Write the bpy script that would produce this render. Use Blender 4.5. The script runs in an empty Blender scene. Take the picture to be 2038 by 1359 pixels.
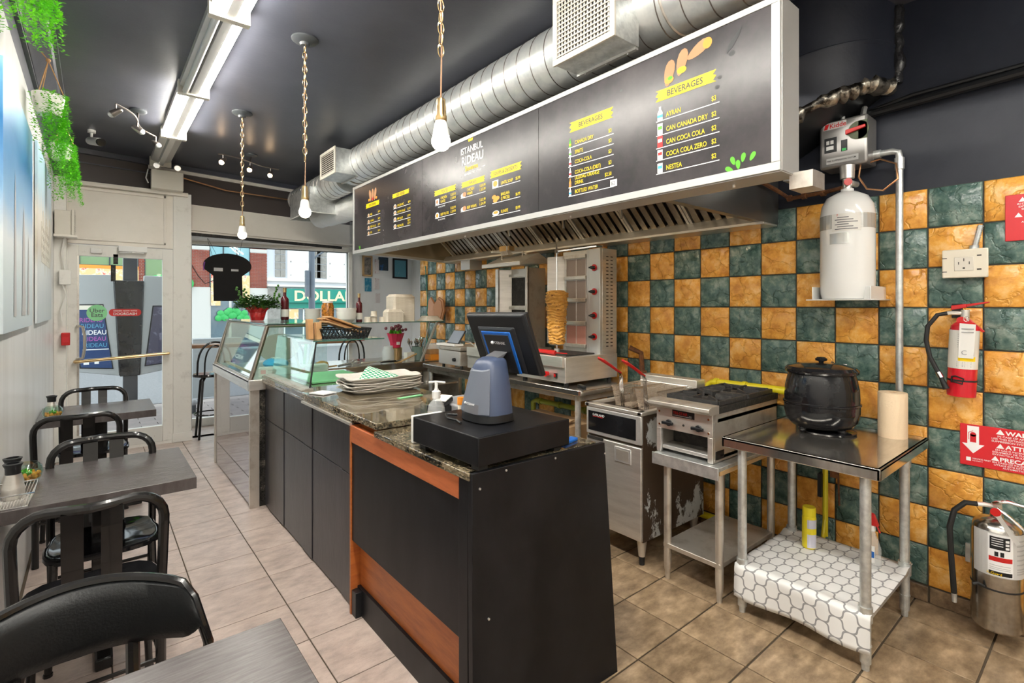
import bpy, bmesh, math, random
from mathutils import Vector, Matrix
R = random.Random(7)
sc = bpy.context.scene
COL = sc.collection
# ---------------- camera ----------------
TH = math.atan2(831, 1010)
cd = bpy.data.cameras.new('camera'); cam = bpy.data.objects.new('camera', cd); COL.objects.link(cam)
cam.location = (0, 0, 1.5); cam.rotation_euler = (math.pi/2, 0, -TH)
cd.sensor_width = 36; cd.lens = 1010/2038*36; cd.shift_y = -(679.5-608)/2038; cd.clip_start = .02; cd.clip_end = 200
sc.camera = cam
# ---------------- world: bright overcast sky ----------------
w = bpy.data.worlds.new('sky'); sc.world = w; w.use_nodes = True
bg = w.node_tree.nodes['Background']; bg.inputs[0].default_value = (.86, .93, 1, 1); bg.inputs[1].default_value = 1.3
sc.view_settings.view_transform = 'Standard'; sc.view_settings.look = 'None'
sc.view_settings.exposure = 1.05; sc.view_settings.gamma = 1; sc.view_settings.use_curve_mapping = False
TUBE_E = 40.0; BULB_E = 8.0; BACK_E = 40.0
# ---------------- materials ----------------
def mat(name, col, rough=.5, metal=0., var=None, bump=None, trans=0., alpha=1., emis=None, coat=0., spec=.5, stretch=None, ior=1.45, rnd=False, col3=None):
    m = bpy.data.materials.new(name); m.use_nodes = True; nt = m.node_tree; n = nt.nodes; L = nt.links
    b = n['Principled BSDF']
    b.inputs['Base Color'].default_value = (*col, 1); b.inputs['Roughness'].default_value = rough
    b.inputs['Metallic'].default_value = metal; b.inputs['Transmission Weight'].default_value = trans
    b.inputs['Alpha'].default_value = alpha; b.inputs['Coat Weight'].default_value = coat
    b.inputs['Specular IOR Level'].default_value = spec; b.inputs['IOR'].default_value = ior
    if emis: b.inputs['Emission Color'].default_value = (*emis[0], 1); b.inputs['Emission Strength'].default_value = emis[1]
    if var or bump:
        tc = n.new('ShaderNodeTexCoord'); mp = n.new('ShaderNodeMapping'); src = tc.outputs['Object']
        if rnd:
            oi = n.new('ShaderNodeObjectInfo'); vm = n.new('ShaderNodeVectorMath'); vm.operation = 'MULTIPLY_ADD'
            vm.inputs[0].default_value = (17, 31, 23)
            cmb = n.new('ShaderNodeCombineXYZ')
            for i in range(3): L.new(oi.outputs['Random'], cmb.inputs[i])
            L.new(cmb.outputs[0], vm.inputs[1]); L.new(src, vm.inputs[2]); src = vm.outputs[0]
        L.new(src, mp.inputs[0])
        if stretch: mp.inputs['Scale'].default_value = stretch
        if var:   # (scale, colour2, lo, hi)
            t = n.new('ShaderNodeTexNoise'); t.inputs['Scale'].default_value = var[0]; t.inputs['Detail'].default_value = 6; t.inputs['Roughness'].default_value = .65
            L.new(mp.outputs[0], t.inputs['Vector'])
            r = n.new('ShaderNodeValToRGB'); r.color_ramp.elements[0].position = var[2]; r.color_ramp.elements[1].position = var[3]
            r.color_ramp.elements[0].color = (*col, 1); r.color_ramp.elements[1].color = (*var[1], 1)
            if col3: e = r.color_ramp.elements.new((var[2]+var[3])/2); e.color = (*col3, 1)
            L.new(t.outputs[0], r.inputs[0]); L.new(r.outputs[0], b.inputs['Base Color'])
        if bump:  # (scale, strength, kind)
            if len(bump) > 2 and bump[2] == 'v':
                t = n.new('ShaderNodeTexVoronoi'); t.feature = 'DISTANCE_TO_EDGE'; t.inputs['Scale'].default_value = bump[0]
                nn = n.new('ShaderNodeTexNoise'); nn.inputs['Scale'].default_value = bump[0]*1.5; nn.inputs['Detail'].default_value = 5
                mx = n.new('ShaderNodeMixRGB'); mx.inputs[0].default_value = .12; L.new(mp.outputs[0], mx.inputs[1]); L.new(nn.outputs['Color'], mx.inputs[2])
                L.new(mp.outputs[0], nn.inputs['Vector']); L.new(mx.outputs[0], t.inputs['Vector'])
                mr = n.new('ShaderNodeMath'); mr.operation = 'MINIMUM'; mr.inputs[1].default_value = .06; L.new(t.outputs[0], mr.inputs[0])
                ad = n.new('ShaderNodeMath'); ad.operation = 'MULTIPLY_ADD'; ad.inputs[1].default_value = 6.; L.new(mr.outputs[0], ad.inputs[0]); L.new(nn.outputs[0], ad.inputs[2])
                h = ad.outputs[0]
            else:
                t = n.new('ShaderNodeTexNoise'); t.inputs['Scale'].default_value = bump[0]; t.inputs['Detail'].default_value = 5; L.new(mp.outputs[0], t.inputs['Vector']); h = t.outputs[0]
            bu = n.new('ShaderNodeBump'); bu.inputs['Strength'].default_value = bump[1]; bu.inputs['Distance'].default_value = .01
            L.new(h, bu.inputs['Height']); L.new(bu.outputs[0], b.inputs['Normal'])
    return m
def cell_mat(name, cols, scale, rough=.15, coat=.3, stretch=(1,1,1), bump=.0):
    """speckled stone"""
    m = mat(name, cols[0], rough, coat=coat); nt = m.node_tree; n = nt.nodes; L = nt.links; b = n['Principled BSDF']
    tc = n.new('ShaderNodeTexCoord'); mp = n.new('ShaderNodeMapping'); mp.inputs['Scale'].default_value = stretch; L.new(tc.outputs['Object'], mp.inputs[0])
    v = n.new('ShaderNodeTexVoronoi'); v.inputs['Scale'].default_value = scale; L.new(mp.outputs[0], v.inputs['Vector'])
    no = n.new('ShaderNodeTexNoise'); no.inputs['Scale'].default_value = scale*.06; no.inputs['Detail'].default_value = 7; L.new(mp.outputs[0], no.inputs['Vector'])
    sp = n.new('ShaderNodeSeparateColor'); L.new(v.outputs['Color'], sp.inputs[0])
    ad = n.new('ShaderNodeMath'); ad.operation = 'MULTIPLY_ADD'; ad.inputs[1].default_value = .5; L.new(sp.outputs[0], ad.inputs[0]); 
    m2 = n.new('ShaderNodeMath'); m2.operation = 'MULTIPLY_ADD'; m2.inputs[1].default_value = 1.6; m2.inputs[2].default_value = -.55; L.new(no.outputs[0], m2.inputs[0]); L.new(m2.outputs[0], ad.inputs[2])
    r = n.new('ShaderNodeValToRGB'); el = r.color_ramp.elements
    el[0].color = (*cols[0], 1); el[1].color = (*cols[-1], 1); el[0].position = .15; el[1].position = .9
    for i, c in enumerate(cols[1:-1]): e = el.new(.15+.75*(i+1)/(len(cols)-1)); e.color = (*c, 1)
    L.new(ad.outputs[0], r.inputs[0]); L.new(r.outputs[0], b.inputs['Base Color'])
    return m
M = {}
M['white_wall'] = mat('white_wall', (.80,.80,.785), .3, var=(1.3, (.62,.61,.58), .45, .75), stretch=(1,3,.35), bump=(9,.12))
M['white_paint'] = mat('white_paint', (.84,.79,.71), .45, var=(3., (.76,.71,.63), .45, .8))
M['old_white'] = mat('old_white', (.80,.78,.73), .5, var=(9., (.55,.52,.47), .56, .85), bump=(20,.2))
M['dark_paint'] = mat('dark_paint', (.062,.065,.083), .36, var=(2., (.085,.087,.107), .4, .7), bump=(60,.05))
M['navy_wall'] = mat('navy_wall', (.010,.013,.024), .5, var=(3., (.018,.021,.033), .4, .7), bump=(40,.1))
M['brown_dark'] = mat('brown_dark', (.07,.055,.05), .5)
M['grout'] = mat('grout', (.10,.075,.05), .8)
M['grout_wall'] = mat('grout_wall', (.045,.045,.04), .7)
M['tile_orange'] = mat('tile_orange', (.55,.22,.03), .2, var=(12., (.92,.60,.24), .34, .72), bump=(9,.8,'v'), rnd=True, col3=(.80,.39,.07), spec=.6)
M['tile_green'] = mat('tile_green', (.035,.085,.075), .2, var=(15., (.27,.34,.29), .36, .68), bump=(9,.85,'v'), rnd=True, col3=(.105,.175,.150), spec=.6)
M['floor_light'] = mat('floor_light', (.36,.285,.25), .28, var=(8., (.60,.49,.43), .32, .7), bump=(14,.25,'v'), rnd=True, col3=(.49,.39,.34), stretch=(1,1.8,1))
M['floor_brown'] = mat('floor_brown', (.15,.10,.058), .3, var=(9., (.52,.38,.245), .3, .72), bump=(14,.2), rnd=True, col3=(.31,.22,.135), stretch=(1,1.8,1))
M['base_tile'] = mat('base_tile', (.09,.055,.03), .3, var=(18., (.32,.22,.13), .35, .7), rnd=True)
M['steel'] = mat('steel', (.78,.75,.70), .30, .72, var=(3., (.62,.59,.54), .4, .7), stretch=(1,1,9), bump=(60,.03))
M['steel_h'] = mat('steel_h', (.66,.63,.59), .13, .93, var=(5., (.50,.47,.43), .4, .7), stretch=(2,9,2))
M['steel_dirty'] = mat('steel_dirty', (.64,.60,.54), .34, .72, var=(9., (.42,.36,.30), .5, .75), bump=(60,.05))
M['galv'] = mat('galv', (.70,.72,.71), .36, .7, var=(22., (.52,.54,.54), .4, .6))
M['tube_steel'] = mat('tube_steel', (.36,.32,.28), .22, 1.)
M['nickel'] = mat('nickel', (.26,.23,.21), .3, .9)
M['frame_alu'] = mat('frame_alu', (.50,.495,.48), .4, .4)
M['canopy_grey'] = mat('canopy_grey', (.05,.055,.06), .4)
M['chrome'] = mat('chrome', (.8,.8,.8), .08, 1.)
M['alu'] = mat('alu', (.60,.59,.57), .38, .6)
M['brass'] = mat('brass', (.60,.43,.22), .28, 1.)
M['copper'] = mat('copper', (.62,.33,.17), .3, 1.)
M['black_panel'] = mat('black_panel', (.006,.0062,.0075), .36, spec=.28, var=(4., (.018,.0175,.020), .4, .8), stretch=(1,2,.6))
M['black_slate'] = mat('black_slate', (.024,.024,.030), .28, var=(5., (.050,.048,.056), .4, .8), stretch=(1,3,.6), bump=(30,.06))
M['black_metal'] = mat('black_metal', (.009,.0085,.0085), .22, coat=.3)
M['black_plastic'] = mat('black_plastic', (.010,.011,.013), .38)
M['black_gloss'] = mat('black_gloss', (.008,.008,.009), .10, var=(6., (.016,.016,.018), .4, .7))
M['black_leather'] = mat('black_leather', (.007,.008,.009), .4, bump=(180,.12))
M['rubber'] = mat('rubber', (.015,.015,.015), .6)
M['table_top'] = mat('table_top', (.062,.052,.050), .24, spec=.75, var=(4., (.115,.10,.10), .4, .7), stretch=(3,34,1), bump=(300,.1))
M['orange_wood'] = mat('orange_wood', (.50,.15,.035), .35, var=(5., (.30,.07,.015), .4, .75), stretch=(1,1,7))
M['orange_wood_h'] = mat('orange_wood_h', (.52,.15,.055), .35, var=(5., (.34,.085,.025), .4, .75), stretch=(7,1,7))
M['raw_wood'] = mat('raw_wood', (.55,.36,.17), .6, var=(8., (.42,.25,.11), .4, .7))
M['bar_wood'] = mat('bar_wood', (.36,.20,.11), .4, var=(8., (.25,.13,.07), .4, .7))
M['granite'] = cell_mat('granite', [(.015,.013,.010), (.055,.045,.028), (.16,.125,.075), (.30,.24,.16), (.06,.07,.05)], 170, .06, .5, (1,.45,1))
M['granite_dark'] = cell_mat('granite_dark', [(.010,.010,.009), (.02,.019,.017), (.045,.04,.035), (.16,.14,.11)], 260, .2, .2)
def glassmat(name, tint, op):
    m = bpy.data.materials.new(name); m.use_nodes = True; nt = m.node_tree; nt.nodes.clear(); N = nt.nodes.new; L = nt.links
    o = N('ShaderNodeOutputMaterial'); mx = N('ShaderNodeMixShader'); t = N('ShaderNodeBsdfTransparent'); g = N('ShaderNodeBsdfGlossy'); lw = N('ShaderNodeLayerWeight')
    t.inputs[0].default_value = (*tint, 1); g.inputs['Roughness'].default_value = .02; g.inputs[0].default_value = (1,1,1,1); lw.inputs[0].default_value = .5
    pw = N('ShaderNodeMath'); pw.operation = 'POWER'; pw.inputs[1].default_value = 4.; L.new(lw.outputs['Facing'], pw.inputs[0])
    a = N('ShaderNodeMath'); a.operation = 'MULTIPLY_ADD'; a.inputs[1].default_value = .7; a.inputs[2].default_value = op; L.new(pw.outputs[0], a.inputs[0])
    L.new(a.outputs[0], mx.inputs[0]); L.new(t.outputs[0], mx.inputs[1]); L.new(g.outputs[0], mx.inputs[2]); L.new(mx.outputs[0], o.inputs[0])
    return m
M['glass'] = glassmat('glass', (.95,.98,.97), .015)
M['glass_green'] = glassmat('glass_green', (.80,.90,.86), .05)
M['glass_edge'] = mat('glass_edge', (.05,.14,.11), .1)
M['glass_frost'] = mat('glass_frost', (.85,.88,.88), .08, alpha=.28)
M['plastic_clear'] = mat('plastic_clear', (.85,.9,.92), .1, alpha=.45)
def flat(name, c, rough=.5, **k): M[name] = mat(name, c, rough, **k); return M[name]
flat('white', (.80,.79,.76), .4); flat('white_gloss', (.82,.82,.80), .15, coat=.4); flat('cream', (.74,.68,.56), .5)
flat('ivory', (.66,.62,.54), .4); flat('red', (.55,.012,.012), .3, coat=.3); flat('red_ext', (.60,.010,.022), .22, coat=.5)
flat('sign_red', (.62,.022,.030), .35); flat('yellow', (.90,.62,.0), .4); flat('yellow_paint', (.68,.58,.015), .35, coat=.3); flat('lemon', (.86,.72,.02), .35)
flat('menu_yellow', (.90,.66,.0), .4); flat('menu_white', (.85,.85,.85), .4); flat('orange', (.85,.30,.03), .4); flat('bread', (.48,.24,.12), .6)
flat('green_leaf', (.10,.42,.02), .45); flat('green_bright', (.26,.78,.03), .45, var=(40., (.09,.42,.01), .4, .65)); flat('dark_leaf', (.03,.10,.015), .45, var=(40., (.08,.2,.03), .4, .6))
flat('green', (.04,.42,.10), .4); flat('mint', (.28,.70,.34), .5); flat('blue', (.01,.13,.52), .35); flat('blue_light', (.05,.42,.78), .4)
flat('grey', (.30,.30,.31), .5); flat('grey_dark', (.10,.10,.11), .4); flat('grey_mid', (.22,.23,.24), .5); flat('teal', (.02,.30,.24), .4)
flat('kraft', (.55,.31,.14), .7, var=(20., (.45,.25,.10), .4, .7)); flat('cardboard', (.50,.33,.18), .7); flat('paper_brown', (.72,.56,.38), .8, bump=(120,.2))
flat('pulp', (.72,.66,.56), .7, var=(30., (.58,.52,.43), .4, .7), stretch=(1,1,5)); flat('tray', (.80,.76,.70), .45, var=(6., (.70,.62,.54), .5, .8))
flat('bowl', (.74,.72,.67), .25, coat=.3); flat('dark_wine', (.08,.008,.012), .1, coat=.4); flat('pickle', (.50,.18,.02), .2, var=(60., (.12,.05,.01), .45, .6), coat=.5)
flat('pos_grey', (.115,.13,.165), .38, bump=(200,.03)); flat('pos_blue', (.055,.075,.135), .38); flat('pos_dark', (.018,.019,.022), .33)
flat('rust', (.10,.04,.02), .8, var=(30., (.25,.10,.03), .4, .7)); flat('soot_shade', (.020,.018,.016), .6, var=(30., (.08,.07,.06), .5, .8), bump=(60,.4))  # soot tone also stands in for shade in register gaps and burner cavity
flat('basket_wire', (.62,.52,.42), .35, metal=.9); flat('meat', (.62,.30,.05), .45, var=(24., (.20,.06,.015), .46, .66), col3=(.78,.42,.10), stretch=(1,1,2.6), bump=(40,.9))
flat('pink_mark', (.80,.45,.45), .5); flat('purple', (.24,.06,.35), .4); flat('salmon', (.85,.40,.25), .5)
flat('mat_black', (.02,.02,.022), .8)
M['tube_lit'] = mat('tube_lit', (1,1,1), .4, emis=((1,.965,.88), TUBE_E)); M['tube_back'] = mat('tube_back', (1,1,1), .4, emis=((1,.965,.88), BACK_E))
M['tube_off'] = mat('tube_off', (.55,.55,.54), .3)
M['bulb'] = mat('bulb', (1,1,1), .4, emis=((1,.86,.68), BULB_E)); M['spot'] = mat('spot', (1,1,1), .4, emis=((1,.66,.36), 18))
def wear_mat(name, base, wear, lo=.5, hi=.53, scale=3., zstretch=.7):
    m = mat(name, base, .45); nt = m.node_tree; n = nt.nodes; L = nt.links; b = n['Principled BSDF']
    tc = n.new('ShaderNodeTexCoord'); mp = n.new('ShaderNodeMapping'); mp.inputs['Scale'].default_value = (1,1,zstretch); L.new(tc.outputs['Object'], mp.inputs[0])
    t = n.new('ShaderNodeTexNoise'); t.inputs['Scale'].default_value = scale; t.inputs['Detail'].default_value = 10; t.inputs['Roughness'].default_value = .7; L.new(mp.outputs[0], t.inputs[0])
    r = n.new('ShaderNodeValToRGB'); r.color_ramp.elements[0].position = lo; r.color_ramp.elements[1].position = hi
    r.color_ramp.elements[0].color = (*base, 1); r.color_ramp.elements[1].color = (*wear, 1); L.new(t.outputs[0], r.inputs[0]); L.new(r.outputs[0], b.inputs['Base Color'])
    return m
M['fryer_side'] = wear_mat('fryer_side', (.055,.035,.022), (.50,.52,.52), .54, .56, 3.5)
M['peeling'] = wear_mat('peeling', (.70,.69,.65), (.20,.07,.04), .60, .62, 6.)
# ---------------- mesh builder ----------------
def V(*a): return Vector(a[0]) if len(a) == 1 else Vector(a)
class B:
    def __init__(s): s.v = []; s.f = []; s.mi = []
    def add(s, vs, fs, mi=0):
        o = len(s.v); s.v += [tuple(p) for p in vs]; s.f += [tuple(i+o for i in f) for f in fs]; s.mi += [mi]*len(fs); return s
    def box(s, x0, x1, y0, y1, z0, z1, mi=0):
        return s.add([(x0,y0,z0),(x1,y0,z0),(x1,y1,z0),(x0,y1,z0),(x0,y0,z1),(x1,y0,z1),(x1,y1,z1),(x0,y1,z1)],
            [(3,2,1,0),(4,5,6,7),(0,1,5,4),(1,2,6,5),(2,3,7,6),(3,0,4,7)], mi)
    def hexa(s, bot, top, mi=0):
        return s.add(list(bot)+list(top), [(3,2,1,0),(4,5,6,7),(0,1,5,4),(1,2,6,5),(2,3,7,6),(3,0,4,7)], mi)
    def obox(s, c, size, rot, mi=0):
        m = rot.to_3x3() if hasattr(rot, 'to_3x3') else rot; c = Vector(c); sx, sy, sz = [q/2 for q in size]
        P = [c+m@Vector(p) for p in [(-sx,-sy,-sz),(sx,-sy,-sz),(sx,sy,-sz),(-sx,sy,-sz),(-sx,-sy,sz),(sx,-sy,sz),(sx,sy,sz),(-sx,sy,sz)]]
        return s.hexa(P[:4], P[4:], mi)
    def quad(s, *p, mi=0): return s.add(p, [tuple(range(len(p)))], mi)
    def prism(s, poly, a, b, ax=1, mi=0):
        """poly of 2D points in the plane across axis ax, from a to b"""
        def mk(p, t): return (t, p[0], p[1]) if ax == 0 else ((p[0], t, p[1]) if ax == 1 else (p[0], p[1], t))
        n = len(poly); vs = [mk(p, a) for p in poly]+[mk(p, b) for p in poly]
        fs = [tuple(range(n))[::-1], tuple(range(n, 2*n))]+[(i, (i+1) % n, n+(i+1) % n, n+i) for i in range(n)]
        return s.add(vs, fs, mi)
    def cyl(s, p0, p1, r0, r1=None, seg=16, mi=0, cap=True):
        p0 = Vector(p0); p1 = Vector(p1); r1 = r0 if r1 is None else r1; d = (p1-p0).normalized()
        u = d.orthogonal().normalized(); w_ = d.cross(u); vs = []
        for p, r in ((p0, r0), (p1, r1)):
            for i in range(seg): a = 2*math.pi*i/seg; vs.append(p+u*r*math.cos(a)+w_*r*math.sin(a))
        fs = [(i, (i+1) % seg, seg+(i+1) % seg, seg+i) for i in range(seg)]
        if cap: fs += [tuple(range(seg))[::-1], tuple(range(seg, 2*seg))]
        return s.add(vs, fs, mi)
    def lathe(s, prof, c, seg=24, mi=0, rot=None, sx=1, sy=1):
        c = Vector(c); vs = []
        for r, z in prof:
            for i in range(seg):
                a = 2*math.pi*i/seg; p = Vector((r*math.cos(a)*sx, r*math.sin(a)*sy, z))
                vs.append(c+(rot@p if rot else p))
        fs = []
        for j in range(len(prof)-1):
            for i in range(seg):
                k = (i+1) % seg; fs.append((j*seg+i, j*seg+k, (j+1)*seg+k, (j+1)*seg+i))
        if prof[0][0] > 1e-6: fs.append(tuple(range(seg))[::-1])
        if prof[-1][0] > 1e-6: fs.append(tuple(range((len(prof)-1)*seg, len(prof)*seg)))
        return s.add(vs, fs, mi)
    def tube(s, pts, r, seg=8, mi=0, closed=False, flatten=None):
        pts = [Vector(p) for p in pts]; n = len(pts); T = []
        for i in range(n):
            a = pts[(i-1) % n] if (closed or i > 0) else pts[i]; b = pts[(i+1) % n] if (closed or i < n-1) else pts[i]
            T.append((b-a).normalized())
        u = T[0].orthogonal().normalized(); vs = []
        rr = r if isinstance(r, (list, tuple)) else [r]*n
        for i in range(n):
            u = (u-T[i]*u.dot(T[i])).normalized(); w_ = T[i].cross(u)
            for k in range(seg): a = 2*math.pi*k/seg; vs.append(pts[i]+u*rr[i]*math.cos(a)+w_*rr[i]*math.sin(a))
        fs = []
        for i in range(n if closed else n-1):
            j = (i+1) % n
            for k in range(seg): q = (k+1) % seg; fs.append((i*seg+k, i*seg+q, j*seg+q, j*seg+k))
        if not closed: fs += [tuple(range(seg))[::-1], tuple(range((n-1)*seg, n*seg))]
        return s.add(vs, fs, mi)
    def ball(s, c, r, seg=16, rings=10, mi=0, sc3=(1,1,1)):
        prof = [(max(1e-5, r*math.sin(math.pi*i/rings)), -r*math.cos(math.pi*i/rings)*sc3[2]) for i in range(rings+1)]
        return s.lathe(prof, c, seg, mi, sx=sc3[0], sy=sc3[1])
    def text(s, t, size, o, right, up, mi=0, off=0., align='LEFT', depth=.0008, sx=1.):
        vs, fs = textmesh(t, off, align); o = Vector(o); right = Vector(right).normalized(); up = Vector(up).normalized(); nrm = right.cross(up)
        k = len(s.v)
        return s.add([o+right*x*size*sx+up*y*size+nrm*(depth if True else z) for x, y, z in vs], fs, mi)
    def build(s, name, mats, parent=None, smooth=True, bevel=0., ang=35, local=False, loc=None):
        me = bpy.data.meshes.new(name)
        off = Vector((0,0,0))
        if not local and parent is not None: off = wl(parent)
        if loc is not None: off = off+Vector(loc)
        me.from_pydata([Vector(p)-off for p in s.v], [], s.f)
        if not isinstance(mats, (list, tuple)): mats = [mats]
        for m in mats: me.materials.append(M[m] if isinstance(m, str) else m)
        me.polygons.foreach_set('material_index', s.mi)
        if smooth:
            me.polygons.foreach_set('use_smooth', [True]*len(me.polygons)); me.set_sharp_from_angle(angle=math.radians(ang))
        me.update()
        o = bpy.data.objects.new(name, me); COL.objects.link(o)
        if parent is not None: o.parent = parent
        if loc is not None: o.location = loc
        if bevel:
            bm_ = o.modifiers.new('b', 'BEVEL'); bm_.width = bevel; bm_.segments = 2; bm_.limit_method = 'ANGLE'; bm_.angle_limit = math.radians(40)
        return o
def wl(o):
    p = Vector((0,0,0))
    while o is not None: p += o.location; o = o.parent
    return p
_tc = {}
def textmesh(t, off=0., align='LEFT'):
    k = (t, off, align)
    if k not in _tc:
        c = bpy.data.curves.new('txt', 'FONT'); c.body = t; c.offset = off; c.align_x = align; c.resolution_u = 3
        o = bpy.data.objects.new('txt', c); me = o.to_mesh()
        _tc[k] = ([tuple(v.co) for v in me.vertices], [tuple(p.vertices) for p in me.polygons])
        o.to_mesh_clear(); bpy.data.objects.remove(o); bpy.data.curves.remove(c)
    return _tc[k]
def tag(o, label, cat, group=None):
    o['label'] = label; o['category'] = cat
    if group: o['group'] = group
    return o
def thing(name, label, cat, loc=(0,0,0), rz=0, group=None):
    o = bpy.data.objects.new(name, None); COL.objects.link(o); o.empty_display_size = .05
    o.location = loc; o.rotation_euler = (0,0,rz); return tag(o, label, cat, group)
def struct(o, label=None):
    o['kind'] = 'structure'
    if label: o['label'] = label
    return o
def inst(o, loc, parent=None, name=None):
    c = o.copy(); COL.objects.link(c); c.location = loc
    if parent is not None: c.parent = parent
    return c
def dup(root, loc, rz=None, label=None, group=None):
    r = root.copy(); COL.objects.link(r); r.location = loc
    if rz is not None: r.rotation_euler = (0,0,rz)
    if label: r['label'] = label
    if group: r['group'] = group
    for ch in list(root.children):
        c = ch.copy(); COL.objects.link(c); c.parent = r
        for g in ch.children: d = g.copy(); COL.objects.link(d); d.parent = c
    return r
def arc(c, r, a0, a1, n, plane='xz'):
    out = []
    for i in range(n+1):
        a = math.radians(a0+(a1-a0)*i/n); x = r*math.cos(a); y = r*math.sin(a)
        out.append((c[0]+x, c[1], c[2]+y) if plane == 'xz' else ((c[0], c[1]+x, c[2]+y) if plane == 'yz' else (c[0]+x, c[1]+y, c[2])))
    return out
# ================= SETTING =================
XL = -.3; XR = 3.26; CE = 3.07
def PY(x): return 6.682+.15*x          # upper shopfront plane
# floor with individual tiles
fl = struct(B().box(-.35, 4.3, -3., 6.72, -.06, -.006).build('floor', 'grout', smooth=False), 'tiled restaurant floor')
t0 = B(); x0 = .1702; t0.box(-x0, x0, -x0, x0, -.005, 0)
tl = t0.build('tile', 'floor_light', fl, local=True, bevel=.002); tl.location = (5, 5, -5)
first = True
def tileat(o, x, y, sx=1., sy=1.):
    c = o.copy(); COL.objects.link(c); c.location = (x, y, 0); c.scale = (sx, sy, 1); return c
for i in range(-2, 2):
    for j in range(-4, 12):
        xc = .402+.3455*i+.17275; yc = 2.687+.3455*j+.17275
        a, b = max(XL, xc-.1702), min(1.0+.08, xc+.1702)
        if b-a < .02: continue
        tileat(tl, (a+b)/2, yc, (b-a)/.3404, 1.)
t1 = B(); x0 = .1525; t1.box(-x0, x0, -x0, x0, -.005, 0)
tk = t1.build('tile', 'floor_brown', fl, local=True, bevel=.002); tk.location = (5, 5, -5)
for i in range(-3, 4):
    for j in range(-3, 12):
        xc = 2.09+.31*i+.155; yc = 1.01+.313*j+.1565
        a, b = max(1.085, xc-.1525), min(XR-.005, xc+.1525)
        if b-a < .02: continue
        tileat(tk, (a+b)/2, yc, (b-a)/.305, 1.)
# rest of the floor (behind the camera, deep kitchen): joined tiles
bb = B()
for i in range(-2, 2):
    for j in range(0, 13):
        xc = .402+.3455*i+.17275; yt = 2.687-4*.3455-.3455*j
        a_, b_ = max(XL, xc-.1702), min(1.08, xc+.1702)
        if yt-.34 > -3 and b_-a_ > .02: bb.box(a_, b_, yt-.34, yt-.005, -.005, 0)
for i in range(-3, 4):
    for j in range(0, 10):
        xc = 2.09+.31*i+.155; yt = 1.01-3*.313-.313*j
        a_, b_ = max(1.085, xc-.1525), min(XR-.005, xc+.1525)
        if yt-.308 > -3 and b_-a_ > .02: bb.box(a_, b_, yt-.308, yt-.008, -.005, 0, 1)
o = bb.build('tile_field', ['floor_light', 'floor_brown'], fl); o['kind'] = 'stuff'
for ob in (tl, tk): bpy.data.objects.remove(ob)
# walls
wall_left = struct(B().box(-.5, XL, -3., 6.72, 0, 2.76).build('wall_left', 'white_wall'), 'white painted wall')
struct(B().box(-.5, XL, -3., 6.72, 2.76, CE+.1).build('trim_1', 'dark_paint'), 'charcoal painted upper wall')
cm = B()
cm.box(XL, -.17, -3., 6.66, CE-.03, CE); cm.prism([(XL, CE-.12), (-.285, CE-.12), (-.24, CE-.07), (-.2, CE-.05), (-.19, CE-.03), (XL, CE-.03)], -3., 6.66, 1)
cm.box(XL, -.28, -3., 6.66, CE-.18, CE-.165)
struct(cm.build('trim_2', 'dark_paint'), 'charcoal crown moulding')
struct(B().box(-.5, 4.3, -3., 8.1, CE, CE+.1).build('ceiling', 'dark_paint'), 'charcoal painted ceiling')
struct(B().box(-.5, 4.3, -3.15, -3., 0, CE).build('wall_back', 'white_wall'))
# right wall with individual ceramic tiles
wr = struct(B().box(XR, XR+.2, -3., 5.82, 0, CE).build('wall_right', 'navy_wall', smooth=False), 'kitchen wall tiled orange and green under navy paint')
gb = B().box(XR-.006, XR, .02, 5.82, .085, 2.092).build('grout_bed', 'grout_wall', wr)
tm = B(); P = .2075; hx = (P-.006)/2; hz = (.2007-.006)/2
def pillow(b, hy, hz, t=.010, e=.006):
    b.add([(0,-hy,-hz),(0,hy,-hz),(0,hy,hz),(0,-hy,hz),(-t*.6,-hy,-hz),(-t*.6,hy,-hz),(-t*.6,hy,hz),(-t*.6,-hy,hz),(-t,-hy+e,-hz+e),(-t,hy-e,-hz+e),(-t,hy-e,hz-e),(-t,-hy+e,hz-e)],
      [(0,4,5,1),(1,5,6,2),(2,6,7,3),(3,7,4,0),(4,8,9,5),(5,9,10,6),(6,10,11,7),(7,11,8,4),(8,11,10,9)])
    return b
to = pillow(B(), hx, hz).build('tile', 'tile_orange', wr, local=True, ang=80); tg = pillow(B(), hx, hz).build('tile', 'tile_green', wr, local=True, ang=80)
for c in range(-3, 25):
    for r in range(10):
        src = to if (c+r) % 2 else tg
        y0 = .645+P*c; y1 = y0+P
        if y1 > 5.82: y1 = 5.82
        yc = (y0+y1)/2
        k = inst(src, (XR-.003, yc, .085+.2007*(r+.5)), wr)
        if y1-y0 < P-.001: k.scale = (1, (y1-y0)/P, 1)
fb = B()
for c in range(-17, -3):
    for r in range(10):
        o_ = pillow(B(), hx, hz); fb.add([(p[0]+XR-.003, p[1]+.645+P*(c+.5), p[2]+.085+.2007*(r+.5)) for p in o_.v], o_.f, (c+r) % 2)
f_ = fb.build('tile_field', ['tile_green', 'tile_orange'], wr); f_['kind'] = 'stuff'
bpy.data.objects.remove(to); bpy.data.objects.remove(tg)
# brown stone base tiles along the right wall
bs = struct(B().box(XR-.004, XR+.01, -3., 5.82, 0, .084).build('baseboard_right', 'grout', smooth=False), 'brown stone base tiles')
bt = B().box(-.012, 0, -.152, .152, .002, .080).build('tile', 'base_tile', bs, local=True, bevel=.003)
for j in range(-5, 16): inst(bt, (XR-.004, 1.01+.313*j+.1, 0), bs)
bpy.data.objects.remove(bt)
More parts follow.
